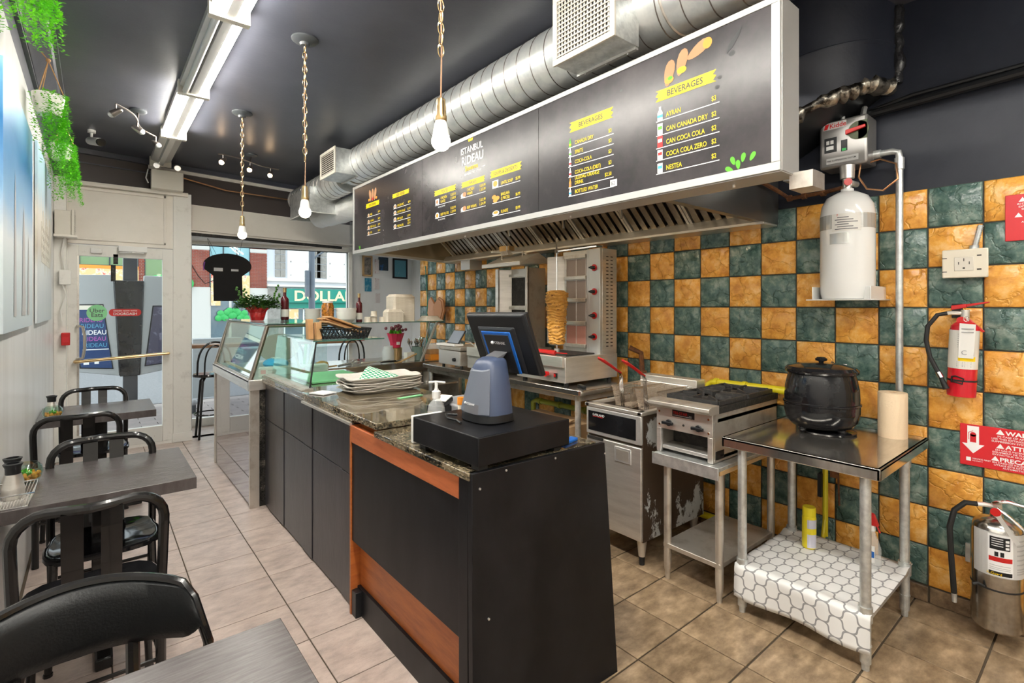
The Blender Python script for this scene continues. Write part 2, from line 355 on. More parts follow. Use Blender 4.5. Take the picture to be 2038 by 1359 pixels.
# shop front: dark bulkhead, pale bulkhead, panel above the door
def pan(x0, x1, z0, z1, dy=0., th=.05):
    return [(x0, PY(x0)-dy, z0), (x1, PY(x1)-dy, z0), (x1, PY(x1)-dy+th, z0), (x0, PY(x0)-dy+th, z0)], [(x0, PY(x0)-dy, z1), (x1, PY(x1)-dy, z1), (x1, PY(x1)-dy+th, z1), (x0, PY(x0)-dy+th, z1)]
wf = B(); wf.hexa(*pan(XL, 4.05, 2.655, CE, 0, .1), mi=0)
wf.hexa(*pan(.75, 4.05, 2.34, 2.655, 0, .1), mi=1)
wf.hexa([(.75, PY(.75), 2.30), (3., PY(3.), 2.30), (3., 7.6, 2.30), (.75, 7.6, 2.30)], [(.75, PY(.75), 2.34), (3., PY(3.), 2.34), (3., 7.6, 2.34), (.75, 7.6, 2.34)], mi=1)
struct(wf.build('wall_front', ['brown_dark', 'white_paint']), 'dark and pale bulkhead over the shop window')
tr = B()
tr.hexa(*pan(.45, 2.2, 2.985, 3.02, .02, .03), mi=0)
tr.hexa(*pan(XL, 4., 3.02, 3.07, .05, .06), mi=1); tr.hexa(*pan(XL, .8, 2.93, 2.94, .015, .02), mi=1)
struct(tr.build('trim_3', ['white_paint', 'dark_paint']), 'moulding where the bulkhead meets the ceiling')
tb = B()
tb.hexa(*pan(.78, 3., 2.36, 2.385, .02, .03)); tb.hexa(*pan(.78, 3., 2.30, 2.335, .015, .03), mi=1)
struct(tb.build('trim_4', ['white_paint', 'soot_shade']), 'window head moulding')
pd = B(); pd.box(XL, .80, 6.66, 6.8, 2.12, 2.72)
for a in ((-.22, .60, 2.66, 2.69), (-.22, .60, 2.16, 2.18)): pd.box(a[0], a[1], 6.645, 6.66, a[2], a[3])
for x in (-.22, .58): pd.box(x, x+.02, 6.645, 6.66, 2.16, 2.69)
pd.box(XL, .80, 6.6, 6.66, 2.70, 2.74)
struct(pd.build('wall_over_door', 'white_paint', bevel=.003), 'cream boarded panel above the door')
cl = B(); cl.box(.665, .835, 6.64, 6.80, 0, 2.735); cl.box(.655, .845, 6.63, 6.81, 0, .10)
cl.box(.835, .86, 6.8, 7.42, 0, 2.34)
struct(cl.build('column', 'old_white', bevel=.004), 'white painted post beside the door')
pl = B(); pl.box(XL, -.21, 6.5, 6.8, 0, 2.74); pl.box(-.215, -.20, 6.62, 6.7, 0, 2.12)
struct(pl.build('pilaster', 'old_white', bevel=.004))
# door
dr = struct(B().box(-.205, .66, 6.66, 6.72, .0, .03).build('door_1', 'old_white'), 'white framed glass entrance door')
d = B(); d.box(-.205, -.125, 6.66, 6.72, .03, 2.11); d.box(.57, .665, 6.66, 6.72, .03, 2.11); d.box(-.125, .57, 6.66, 6.72, 2.0, 2.11); d.build('door_frame', 'old_white', dr, bevel=.004)
d = B().box(-.125, .57, 6.66, 6.72, .03, .20).build('kick_rail', 'peeling', dr, bevel=.004)
B().box(-.125, .57, 6.687, 6.695, .20, 2.0).build('pane', 'glass', dr)
B().box(-.135, -.118, 6.655, 6.725, .2, 2.0).build('bead', 'steel_dirty', dr)
b = B(); b.cyl((-.15, 6.58, .945), (.62, 6.58, .985), .016); b.cyl((-.15, 6.58, .945), (-.15, 6.67, .945), .012); b.cyl((.62, 6.58, .985), (.62, 6.67, .985), .012); b.build('push_bar', 'brass', dr)
b = B(); b.tube([(-.13, 6.66, 1.30), (-.13, 6.60, 1.30), (-.09, 6.585, 1.29), (-.075, 6.58, 1.2), (-.075, 6.58, 1.07), (-.09, 6.585, .98), (-.13, 6.6, .97), (-.13, 6.66, .97)], .013); b.build('door_handle', 'steel_dirty', dr)
b = B(); b.box(.19, .43, 6.58, 6.66, 2.06, 2.115); b.tube([(.40, 6.6, 2.05), (.30, 6.5, 2.045), (.20, 6.62, 2.045)], .008, 6); b.build('door_closer', 'white', dr, bevel=.004)
B().box(-.03, .06, 6.63, 6.66, 2.03, 2.08).build('door_sensor', 'white', dr, bevel=.003)
b = B(); b.box(.15, .19, 6.66, 6.68, 1.93, 2.03); b.box(.13, .17, 6.665, 6.68, 1.75, 1.92); b.build('door_latch', 'soot_shade', dr)
# shop window glazing
G0 = Vector((.86, 7.42, 0)); G1 = Vector((2.86, 7.12, 0)); gd = (G1-G0).normalized(); gn = Vector((-gd.y, gd.x, 0))
def gp(t, off, z): q = G0+gd*t-gn*off; return (q.x, q.y, z)
def gbox(b, t0, t1, o0, o1, z0, z1, mi=0): return b.hexa([gp(t0,o0,z0), gp(t1,o0,z0), gp(t1,o1,z0), gp(t0,o1,z0)], [gp(t0,o0,z1), gp(t1,o0,z1), gp(t1,o1,z1), gp(t0,o1,z1)], mi)
GL = (G1-G0).length
b = B(); gbox(b, 0, GL, 0, .07, 0, .10); gbox(b, 0, GL, 0, .07, 2.26, 2.33); gbox(b, 0, .05, 0, .07, .1, 2.3); gbox(b, GL-.05, GL, 0, .07, .1, 2.3)
wn = struct(b.build('window_1', 'old_white', bevel=.004), 'large shop window')
b = B(); gbox(b, .05, GL-.05, .03, .036, .10, 2.26); b.build('pane', 'glass', wn)
b = B(); gbox(b, 0, GL, -.01, .0, 2.25, 2.265); b.cyl(gp(.0, -.02, 2.29), gp(GL, -.02, 2.27), .008); b.build('window_track', 'soot_shade', wn)
b = B(); b.cyl(gp(.1, .08, 2.2), gp(.1, .08, 2.2-.9), .002); 
# floor under the window bay
struct(B().box(.66, 3., 6.70, 7.5, -.05, -.004).build('floor_bay', 'grout', smooth=False))
bbf = bpy.data.objects['floor_bay']; t0 = B().box(-.17, .17, -.17, .17, -.005, 0).build('tile', 'floor_light', bbf, local=True)
for i in range(0, 6):
    for j in range(2): inst(t0, (.85+.3455*i+.16, 6.9+.3455*j, 0), bbf)
bpy.data.objects.remove(t0)
# white side walls at the window end
b = B(); b.hexa(*pan(2.83, 4.05, 0, 2.7, 0, .1)); b.box(3.92, 4.05, 5.7, 7.4, 0, 2.7); b.box(XR, 4.05, 5.78, 5.84, 0, 2.7)
b.box(2.83, 2.87, 7.1, 7.25, 0, 2.34)
struct(b.build('wall_picture', 'white_wall'), 'white wall with small pictures')
# ================= SEATING =================
def chair_proto():
    t = thing('dining_chair', 'x', 'chair', (0,0,0))
    pr = []
    yb = lambda z: -.18-(z-.45)*.17 if z > .45 else -.18-(.45-z)*.12
    # back frame: one bent tube, bowed backwards in the middle
    W = .195
    pts = [(-W+.01, yb(0), .0), (-W+.005, yb(.45), .45), (-W, yb(.72), .72)]
    top = .848
    for i in range(6): a = math.radians(180-90*i/5); pts.append((-W+.085+.085*math.cos(a), yb(.78)-.012*i/5, top-.085+.085*math.sin(a)))
    for x in (-.05, 0, .05): pts.append((x, yb(.85)-.03+.012*abs(x)/.05, top))
    right = [(-p[0], p[1], p[2]) for p in pts[:9]][::-1]
    pts += right
    b = B(); b.tube(pts, .0165, 10); b.build('back_frame', 'black_metal', t, local=True)
    for sx in (-1, 1):
        b = B(); x0 = sx*.05
        for k in range(6):
            z = .45+.39*k/6; z2 = .45+.39*(k+1)/6
            q = lambda z: yb(z)-.03*math.sin(math.pi*(z-.45)/.8)
            b.hexa([(x0-.028, q(z), z), (x0+.028, q(z), z), (x0+.028, q(z)+.01, z), (x0-.028, q(z)+.01, z)],
                   [(x0-.028, q(z2), z2), (x0+.028, q(z2), z2), (x0+.028, q(z2)+.01, z2), (x0-.028, q(z2)+.01, z2)])
        b.build('back_slat', 'black_metal', t, local=True)
    # saddle seat
    b = B(); out = []
    for i in range(28):
        a = 2*math.pi*i/28; ca, sa = math.cos(a), math.sin(a); k = (abs(ca)**4+abs(sa)**4)**(-.25)
        out.append((.205*k*ca*(1 if sa > -.2 else .94), .195*k*sa, ))
    n = len(out); rings = []
    for s_, z in ((.96, .432), (1.0, .436), (1.0, .452), (.97, .458), (.90, .457), (.84, .449), (.4, .446)): rings.append([(x*s_, y*s_, z) for x, y in out])
    vs = [p for r_ in rings for p in r_]+[(0, 0, .446), (0, 0, .432)]
    fs = [(j*n+i, j*n+(i+1) % n, (j+1)*n+(i+1) % n, (j+1)*n+i) for j in range(6) for i in range(n)]
    fs += [(6*n+i, 6*n+(i+1) % n, 7*n) for i in range(n)]+[((i+1) % n, i, 7*n+1) for i in range(n)]
    b.add(vs, fs); b.build('seat', 'black_gloss', t, local=True)
    for sx in (-1, 1):
        b = B(); b.cyl((sx*.165, .15, .44), (sx*.18, .175, .008), .016, .013, 10); b.cyl((sx*.18, .175, .0), (sx*.18, .175, .012), .016, seg=10); b.build('leg', 'black_metal', t, local=True)
    b = B(); b.tube([(sx_, y_, .24) for sx_, y_ in ((-.175, .16), (.175, .16), (.185, -.2), (-.185, -.2))], .008, 8, closed=True); b.build('stretcher', 'black_metal', t, local=True)
    return t
ch = chair_proto(); GC = 'black metal dining chairs by the left wall'
ch.location = (-.005, 2.40, 0); ch['label'] = 'black slat-back chair tucked into the near side of the middle table, nearest slat-back'
ch['group'] = GC
dup(ch, (.035, 2.95, 0), math.pi, 'black slat-back chair on the far side of the middle table, facing the camera')
dup(ch, (-.075, 4.19, 0), 0, 'black slat-back chair on the near side of the table by the door')
dup(ch, (0, 4.88, 0), math.pi, 'black slat-back chair between the far table and the glass door')
# padded chair near the camera
t = thing('padded_chair', 'black chair with a wide padded curved backrest, nearest the camera', 'chair', (-.03, 1.22, 0), 0)
def curve_y(x, k=.10): return .30-k*(x/.23)**2*1.2
b = B(); prof = []
N = 44
for i in range(N+1):
    x = -.235+.47*i/N; e = abs(x)/.235
    zt = .855-.035*e**2-.10*max(0, (e-.78)/.22)**2.2; zb = .70+.012*e-.0*e; zb += .05*max(0, (e-.8)/.2)**2
    if zb > zt-.02: zb = zt-.02
    prof.append((x, curve_y(x), zb, zt))
vs = []; fs = []
for x, y, zb, zt in prof:
    h = (zt-zb)/2; c_ = (zt+zb)/2
    for k in range(12):
        a = 2*math.pi*k/12; ca, sa = math.cos(a), math.sin(a); kk = (abs(ca)**3.2+abs(sa)**3.2)**(-1/3.2)
        vs.append((x, y+.021*ca*kk, c_+h*sa*kk))
for i in range(N):
    for k in range(12): q = (k+1) % 12; fs.append((i*12+k, i*12+q, (i+1)*12+q, (i+1)*12+k))
fs += [tuple(range(12))[::-1], tuple(range(N*12, N*12+12))]
b.add([(p[0], p[1]-.0, p[2]) for p in vs], fs); b.build('backrest', 'black_leather', t, local=True, ang=60)
pts = [(-.215, .17, .0), (-.225, .165, .45), (-.24, curve_y(-.24)+.005, .70)]+[(x, y+.010, zt+.005) for x, y, zb, zt in prof[::2] if abs(x) < .232]+[(.24, curve_y(.24)+.005, .70), (.225, .165, .45), (.215, .17, 0)]
B().tube(pts, .011, 8).build('back_frame', 'black_metal', t, local=True)
for sx in (-1, 1):
    B().tube([(sx*.10, curve_y(.1)+.005, .72), (sx*.10, .20, .44)], .014, 8).build('back_support', 'black_metal', t, local=True)
    B().cyl((sx*.18, -.17, .44), (sx*.2, -.2, 0), .014, seg=10).build('leg', 'black_metal', t, local=True)
b = B(); b.lathe([(.17, .43), (.205, .435), (.215, .45), (.20, .475), (.1, .482), (.0001, .483)], (0, -.02, 0), 28); b.build('seat', 'black_leather', t, local=True)
B().tube([(.19*math.cos(a/12*math.pi), -.02+.19*math.sin(a/12*math.pi), .26) for a in range(24)], .009, 8, closed=True).build('stretcher', 'black_metal', t, local=True)
# tables
def dtable(y0, y1, label, xr=.348):
    ym = (y0+y1)/2
    t = thing('dining_table', label, 'table', (.03, ym, 0), 0, 'dark wood tables along the white wall')
    B().box(XL+.005, xr, y0, y1, .695, .745).build('tabletop', 'table_top', t, bevel=.002)
    b = B(); b.box(-.01, .07, ym-.035, ym+.035, .05, .69); b.build('pedestal', 'black_metal', t, bevel=.004)
    b = B(); b.box(-.22, .28, ym-.03, ym+.03, 0, .05); b.box(0, .06, ym-.24, ym+.24, 0, .05); b.build('base', 'black_metal', t, bevel=.008)
    b = B(); b.box(-.15, .2, ym-.2, ym+.2, .68, .695); b.build('bracket', 'black_metal', t)
    return t
dtable(.68, 1.305, 'dark wood table cut off at the bottom edge, nearest the camera')
dtable(2.61, 3.225, 'dark wood table in the middle of the row with cruets and a basket')
dtable(4.50, 5.06, 'dark wood table nearest the glass door')
# table-top things
def fishbowl(x, y, r, label):
    t = thing('glass_bowl', label, 'vase', (x, y, .745))
    pr = [(r*.45, 0), (r*.8, r*.18), (r, r*.75), (r*.93, r*1.2), (r*.68, r*1.5)]
    b = B(); b.lathe(pr+[(r*.66, r*1.5), (r*.90, r*1.2), (r*.97, r*.75), (r*.77, r*.2), (.0001, .006)], (x, y, .745), 24); b.build('bowl', 'glass_green', t)
    b = B(); rr = random.Random(3)
    for i in range(60):
        a = rr.random()*6.28; q = rr.random()**.5*r*.72; b.ball((x+q*math.cos(a), y+q*math.sin(a), .745+.012+rr.random()*r*.5), .007+.003*rr.random(), 6, 4)
    o = b.build('pebbles', 'orange', t); o['kind'] = 'stuff'
    b = B()
    for i in range(26):
        a = rr.random()*6.28; q = rr.random()*r*.45; h = .745+r*(.6+.5*rr.random())
        b.tube([(x+q*.5*math.cos(a), y+q*.5*math.sin(a), .745+r*.4), (x+q*math.cos(a), y+q*math.sin(a), h)], [.002, .006], 5)
    b.build('plant', 'green_leaf', t)
fishbowl(-.225, 2.99, .055, 'round glass bowl of orange pebbles and greenery on the middle table')
fishbowl(-.215, 4.56, .055, 'round glass bowl of orange pebbles on the table by the door')
def cruet(x, y, label, g=None, z=.745):
    t = thing('cruet', label, 'bottle', (x, y, z), 0, g)
    B().lathe([(.03, 0), (.036, .01), (.034, .05), (.022, .09), (.021, .105)], (x, y, z), 20).build('body', 'steel', t)
    b = B(); b.lathe([(.023, .100), (.024, .125), (.030, .138), (.030, .140), (.02, .142), (.018, .11)], (x, y, z), 20); b.build('collar', 'black_plastic', t)
    return t
cruet(-.255, 2.86, 'steel cruet with black collar behind the basket rim, farther of two', 'steel cruets')
cruet(-.245, 2.76, 'steel cruet with black collar in the wire basket, nearer of two', 'steel cruets')
cruet(-.225, 4.66, 'steel cruet with black collar beside the far glass bowl')
t = thing('wire_basket', 'shallow steel mesh basket on the middle table', 'basket', (-.23, 2.70, .745))
b = B(); zz = .748
def rim(x0, x1, y0, y1, z): return [(x0, y0, z), (x1, y0, z), (x1, y1, z), (x0, y1, z)]
b.tube(rim(-.29, -.175, 2.615, 2.80, zz+.05), .003, 6, closed=True); b.tube(rim(-.285, -.195, 2.63, 2.78, zz), .003, 6, closed=True); b.build('rim', 'chrome', t)
b = B()
for i in range(12):
    k = i/11; b.tube([(-.29+.115*k, 2.615, zz+.05), (-.285+.09*k, 2.63, zz), (-.285+.09*k, 2.78, zz), (-.29+.115*k, 2.80, zz+.05)], .0012, 4)
for i in range(16):
    k = i/15; b.tube([(-.29, 2.615+.185*k, zz+.05), (-.285, 2.63+.15*k, zz), (-.195, 2.63+.15*k, zz), (-.175, 2.615+.185*k, zz+.05)], .0012, 4)
o = b.build('mesh', 'steel', t); o['kind'] = 'stuff'
# bar stool and window ledge
t = thing('bar_stool', 'black bentwood bar stool by the window ledge', 'stool', (1.02, 6.70, 0))
cx, cy = 1.02, 6.70
b = B(); b.lathe([(.14, .69), (.165, .695), (.17, .71), (.16, .725), (.0001, .73)], (cx, cy, 0), 24); b.build('seat', 'black_metal', t)
for a in (45, 135, 225, 315):
    c_, s_ = math.cos(math.radians(a)), math.sin(math.radians(a)); B().tube([(cx+.07*c_, cy+.07*s_, .69), (cx+.11*c_, cy+.11*s_, .64), (cx+.17*c_, cy+.17*s_, 0)], .013, 8).build('leg', 'black_metal', t)
B().tube([(cx+.15*math.cos(i/12*math.pi), cy+.15*math.sin(i/12*math.pi), .27) for i in range(24)], .008, 6, closed=True).build('foot_ring', 'black_metal', t)
for k, (w_, h_) in enumerate(((.17, .37), (.10, .33))):
    pts = [(cx+.03-w_*math.cos(i/14*math.pi), cy-.14-.02*math.sin(i/14*math.pi), .72+h_*abs(math.sin(i/14*math.pi))**.6) for i in range(15)]
    B().tube(pts, .011-.002*k, 8).build('back_hoop', 'black_metal', t)
for k_, (sx_, sy_) in enumerate(((1.75, 6.45), (2.55, 6.55))):
    r2 = dup(t, (sx_, sy_, 0), 0, 'black bentwood bar stool seen through the display glass, %s' % ('beside the steel case' if k_ == 0 else 'nearer the picture wall'))
b = B(); gbox(b, 0, GL, .02, .30, .985, 1.025)
o = b.build('window_ledge', 'bar_wood', bevel=.005); tag(o, 'brown wooden bar ledge running under the shop window', 'ledge')
# ================= LEFT WALL =================
def poster(y0, y1, z0, z1, kind, label):
    t = thing('poster', label, 'poster', (XL, (y0+y1)/2, (z0+z1)/2))
    B().box(XL+.004, XL+.018, y0, y1, z0, z1).build('board', 'poster_'+kind, t, bevel=.001)
    return t
def poster_mat(name, stops, streak, z0, z1, axis=2):
    m = mat(name, (1,1,1), .34, spec=.4); nt = m.node_tree; n = nt.nodes; L = nt.links; b = n['Principled BSDF']
    tc = n.new('ShaderNodeTexCoord'); sp = n.new('ShaderNodeSeparateXYZ'); L.new(tc.outputs['Object'], sp.inputs[0])
    mr = n.new('ShaderNodeMapRange'); mr.inputs[1].default_value = z0; mr.inputs[2].default_value = z1; L.new(sp.outputs[axis], mr.inputs[0])
    r = n.new('ShaderNodeValToRGB'); el = r.color_ramp.elements; el[0].position = stops[0][0]; el[0].color = (*stops[0][1], 1); el[1].position = stops[-1][0]; el[1].color = (*stops[-1][1], 1)
    for p, c in stops[1:-1]: e = el.new(p); e.color = (*c, 1)
    mp = n.new('ShaderNodeMapping'); mp.inputs['Scale'].default_value = streak; L.new(tc.outputs['Object'], mp.inputs[0])
    no = n.new('ShaderNodeTexNoise'); no.inputs['Scale'].default_value = 2.; no.inputs['Detail'].default_value = 5; L.new(mp.outputs[0], no.inputs[0])
    ad = n.new('ShaderNodeMath'); ad.operation = 'MULTIPLY_ADD'; ad.inputs[1].default_value = .35; L.new(no.outputs[0], ad.inputs[0]); sb = n.new('ShaderNodeMath'); sb.operation = 'SUBTRACT'; sb.inputs[1].default_value = .175
    L.new(mr.outputs[0], ad.inputs[2]); L.new(ad.outputs[0], sb.inputs[0]); L.new(sb.outputs[0], r.inputs[0]); L.new(r.outputs[0], b.inputs['Base Color'])
    M[name] = m
poster_mat('poster_sea', [(0, (.55,.62,.66)), (.25, (.62,.70,.72)), (.4, (.70,.75,.78)), (.55, (.25,.45,.68)), (.75, (.03,.19,.46)), (.9, (.16,.42,.66)), (1, (.45,.65,.78))], (1,.5,1), -.6, .6)
poster_mat('poster_tower', [(0, (.55,.60,.64)), (.3, (.66,.68,.68)), (.42, (.50,.45,.38)), (.6, (.66,.62,.55)), (.75, (.40,.52,.62)), (1, (.45,.66,.78))], (1,3.5,.3), -.6, .62)
p_ = poster(2.86, 4.10, 1.385, 2.50, 'sea', 'large unframed blue sea and sky picture on the left wall, nearer of two')
# pale minaret shapes printed on the first picture
b = B()
for y0, w_, h_ in ((3.25, .05, .62), (3.62, .09, .52), (3.86, .05, .40)):
    b.add([(XL+.0195, y0-w_, 1.45), (XL+.0195, y0+w_, 1.45), (XL+.0195, y0+w_*.5, 1.45+h_*.8), (XL+.0195, y0, 1.5+h_), (XL+.0195, y0-w_*.5, 1.45+h_*.8)], [(0,4,3,2,1)])
b.build('print', 'salmon_pale' if 'salmon_pale' in M else flat('salmon_pale', (.52,.50,.50), .3), p_, smooth=False)
p_ = poster(4.45, 5.80, 1.385, 2.56, 'tower', 'large unframed picture of a pale stone building on the left wall, farther of two')
b = B()
for i in range(7):
    y0 = 4.75+.13*i; h_ = 2.08+.12*math.sin(i*2.3); b.box(XL+.0185, XL+.0195, y0, y0+.10, 1.80, h_)
b.build('print', flat('stone_print', (.62,.58,.50), .4), p_, smooth=False)
b = B()
for i in range(6):
    for j in range(4): y0 = 4.78+.13*i; b.box(XL+.0195, XL+.0198, y0, y0+.03, 1.84+.06*j, 1.87+.06*j)
b.build('print_detail', flat('stone_dark', (.25,.20,.15), .5), p_, smooth=False)
# hanging pots
def hang_plant(cx, cy, ztop, length, label, seed, r=.075, strands=46):
    rr = random.Random(seed)
    t = thing('hanging_plant', label, 'plant', (cx, cy, ztop))
    B().lathe([(r*.72, -r*1.5), (r*.78, -r*1.55), (r, 0), (r*.95, 0), (r*.7, -r*1.3), (.0001, -r*1.3)], (cx, cy, ztop), 20).build('pot', 'bowl', t)
    b = B()
    for a in (0, 120, 240):
        b.tube([(cx+r*.95*math.cos(math.radians(a)), cy+r*.95*math.sin(math.radians(a)), ztop), (cx, cy, ztop+.20), (cx-.03, cy+.0, ztop+.24)], .003, 5)
    b.ball((cx, cy, ztop+.2), .012, 8, 6); b.build('rope', 'kraft', t)
    b = B(); lf = []
    for s_ in range(strands):
        a = rr.uniform(-1.9, 1.9) if s_ < strands*.75 else rr.uniform(-3.1, 3.1); q = r*rr.uniform(.7, 1.15)
        x0 = cx+q*math.cos(a); y0 = cy+q*math.sin(a)-.0; ln = length*rr.uniform(.55, 1.0)
        n = int(ln/.012); dx = rr.uniform(-.02, .05); dy = rr.uniform(-.05, .05)
        for k in range(n):
            f = k/n; x = x0+dx*f+.004*math.sin(k); y = y0+dy*f; z = ztop+.03*math.sin(min(1, f*6)*1.57)-ln*f
            x = max(x, XL+.01)
            for m_ in range(3):
                an = rr.uniform(0, 6.28); L_ = rr.uniform(.012, .021); ux, uy, uz = math.cos(an), math.sin(an), rr.uniform(-.2, .8)
                px_, py_ = -uy, ux; w_ = L_*.28
                o = len(lf)
                b.add([(x, y, z), (x+ux*L_*.5+px_*w_, y+uy*L_*.5+py_*w_, z+uz*L_*.5), (x+ux*L_, y+uy*L_, z+uz*L_*.9), (x+ux*L_*.5-px_*w_, y+uy*L_*.5-py_*w_, z+uz*L_*.5)], [(0,1,2,3)])
    o = b.build('trailing_leaves', 'green_bright', t, smooth=False); o['kind'] = 'stuff'
hang_plant(-.215, 2.86, 2.93, .42, 'bright green trailing plant cut off by the top left corner', 1)
hang_plant(-.205, 3.95, 2.71, .46, 'bright green trailing plant in a pale pot on the left wall, middle of three', 2)
hang_plant(-.19, 5.15, 2.72, .50, 'bright green trailing plant hanging farthest along the left wall', 3, strands=50)
# alarm box, small wall fittings by the door
t = thing('alarm_siren', 'cream louvered siren box high beside the door', 'alarm', (-.2, 6.45, 2.2))
B().box(-.29, -.17, 6.38, 6.52, 2.17, 2.40).build('housing', 'ivory', t, bevel=.004)
b = B(); b.box(-.17, -.145, 6.365, 6.53, 2.17, 2.41); b.build('cover', 'ivory', t, bevel=.006)
b = B()
for i in range(8): b.box(-.146, -.1435, 6.39, 6.50, 2.21+.021*i, 2.218+.021*i)
o = b.build('louvre_slots', 'grey_dark', t)
B().box(-.295, -.13, 6.36, 6.54, 2.15, 2.17).build('shelf_plate', 'white_paint', t)
t = thing('junction_box', 'small white cable box on the wall beside the door', 'box', (-.22, 6.45, 1.8)); B().box(-.26, -.175, 6.44, 6.5, 1.70, 1.84).build('box', 'old_white', t, bevel=.004)
b = B(); b.tube([(-.22, 6.46, 2.15), (-.24, 6.46, 2.0), (-.215, 6.46, 1.84)], .008, 6); b.tube([(-.235, 6.46, 1.70), (-.21, 6.46, 1.6), (-.25, 6.46, 1.45), (-.235, 6.46, 1.3)], .006, 6); b.build('cable', 'old_white', t)
t = thing('fire_pull_box', 'small red alarm box low beside the door', 'alarm', (-.22, 6.46, 1.2)); B().box(-.245, -.18, 6.43, 6.5, 1.12, 1.24).build('housing', 'red', t, bevel=.006)
B().box(-.235, -.19, 6.428, 6.431, 1.15, 1.20).build('label_plate', 'sign_red', t)
t = thing('security_camera', 'small white bullet camera on the ceiling in the far left corner', 'camera', (-.02, 5.9, 3.02))
b = B(); b.cyl((-.02, 5.9, 3.07), (-.02, 5.9, 3.045), .03); b.tube([(-.02, 5.9, 3.05), (-.02, 5.9, 3.0), (-.01, 5.87, 2.97)], .01, 8); b.build('mount', 'white', t)
B().cyl((-.03, 5.95, 2.985), (.04, 5.72, 2.93), .034, .036, 16).build('body', 'white', t); B().cyl((.04, 5.72, 2.93), (.048, 5.695, 2.924), .034, .034, 16).build('lens', 'black_gloss', t)
# ================= CEILING LIGHTS =================
x0, x1 = .456, .628
lbl = {0: 'fluorescent ceiling strip cut off by the top edge, both tubes lit', 1: 'fluorescent ceiling strip with one lit tube and one dark tube', 2: 'fluorescent ceiling strip with two bright tubes, farther of the fully lit ones', 3: 'unlit empty fluorescent strip nearest the front bulkhead'}
for k, (y0, y1, on) in enumerate(((1.78, 2.97, 3), (2.97, 4.20, 2), (4.20, 5.38, 3), (5.38, 6.55, 0), (.56, 1.77, 3), (-.68, .55, 3), (-1.9, -.69, 3))):
    t = thing('fluorescent_strip', lbl.get(k, 'added unseen fluorescent ceiling strip behind the viewpoint'), 'ceiling light', ((x0+x1)/2, (y0+y1)/2, CE), 0, 'fluorescent strips' if k < 4 else 'fluorescent strips out of view')
    xm = (x0+x1)/2
    b = B(); b.prism([(x0, 3.03), (x0, CE), (x1, CE), (x1, 3.03), (xm+.03, 3.015), (xm+.022, 2.985), (xm-.022, 2.985), (xm-.03, 3.015)], y0+.01, y1-.01, 1); b.build('reflector', 'alu', t)
    for ye in (y0, y1-.025): B().prism([(x0-.01, 2.975), (x0-.01, CE), (x1+.01, CE), (x1+.01, 2.975)], ye, ye+.025, 1).build('end_plate', 'ivory', t, bevel=.003)
    for s_, bit in ((xm-.052, 1), (xm+.052, 2)):
        if on & bit: B().cyl((s_, y0+.03, 2.995), (s_, y1-.03, 2.995), .019, seg=12).build('tube', 'tube_lit', t)
        elif on: B().cyl((s_, y0+.03, 2.995), (s_, y1-.03, 2.995), .019, seg=12).build('tube', 'tube_off', t)
for y0, y1 in ((-2.75, -1.55), (-1.5, -.3)):  # unseen second row of strips added to brighten the kitchen side
    t = thing('fluorescent_strip', 'added unseen fluorescent ceiling strip behind the viewpoint', 'ceiling light', (2.2, (y0+y1)/2, CE), 0, 'fluorescent strips out of view')
    B().prism([(2.1, 3.03), (2.1, CE), (2.3, CE), (2.3, 3.03), (2.23, 2.985), (2.17, 2.985)], y0, y1, 1).build('reflector', 'alu', t)
    for s_ in (2.14, 2.26): B().cyl((s_, y0+.03, 3.0), (s_, y1-.03, 3.0), .019, seg=12).build('tube', 'tube_back', t)
def pendant(x, y, zb, ztw, label):
    t = thing('pendant_light', label, 'pendant', (x, y, CE), 0, 'bare bulbs hanging on chains')
    b = B(); b.lathe([(.075, 0), (.075, -.008), (.062, -.018), (.03, -.026), (.025, -.04), (.0001, -.042)], (x, y, CE), 24); b.build('canopy', 'canopy_grey', t)
    b = B(); z = CE-.04; k = 0
    while z > ztw:
        pts = []
        for i in range(10):
            a = 2*math.pi*i/10; c_, s_ = .012*math.cos(a), .024*math.sin(a)
            pts.append((x+(c_ if k % 2 else 0), y+(0 if k % 2 else c_), z-.02+s_))
        b.tube(pts, .0022, 5, closed=True); z -= .040; k += 1
    o = b.build('chain', 'brass', t)
    B().tube([(x+.004, y, CE-.04), (x-.004, y, (CE+ztw)/2), (x+.003, y, ztw), (x, y, zb+.17)], .0030, 6).build('cord', 'bar_wood', t)
    B().lathe([(.010, .185), (.016, .18), (.017, .16), (.019, .155), (.019, .125), (.021, .12), (.021, .105), (.018, .1)], (x, y, zb), 16).build('socket', 'brass', t)
    B().lathe([(.018, .105), (.024, .09), (.030, .055), (.031, .05)], (x, y, zb), 20).build('bulb_collar', 'white_gloss', t)
    b = B(); b.ball((x, y, zb+.03), .034, 20, 12, sc3=(1,1,1)); b.build('bulb', 'bulb', t)
pendant(.955, 1.56, 2.055, 2.42, 'bare bulb on a cord hanging in front of the menu board, nearest')
pendant(.958, 3.085, 2.02, 2.36, 'bare bulb on a long chain, middle of three')
pendant(.93, 4.59, 2.045, 2.30, 'bare bulb on a chain nearest the shop window')
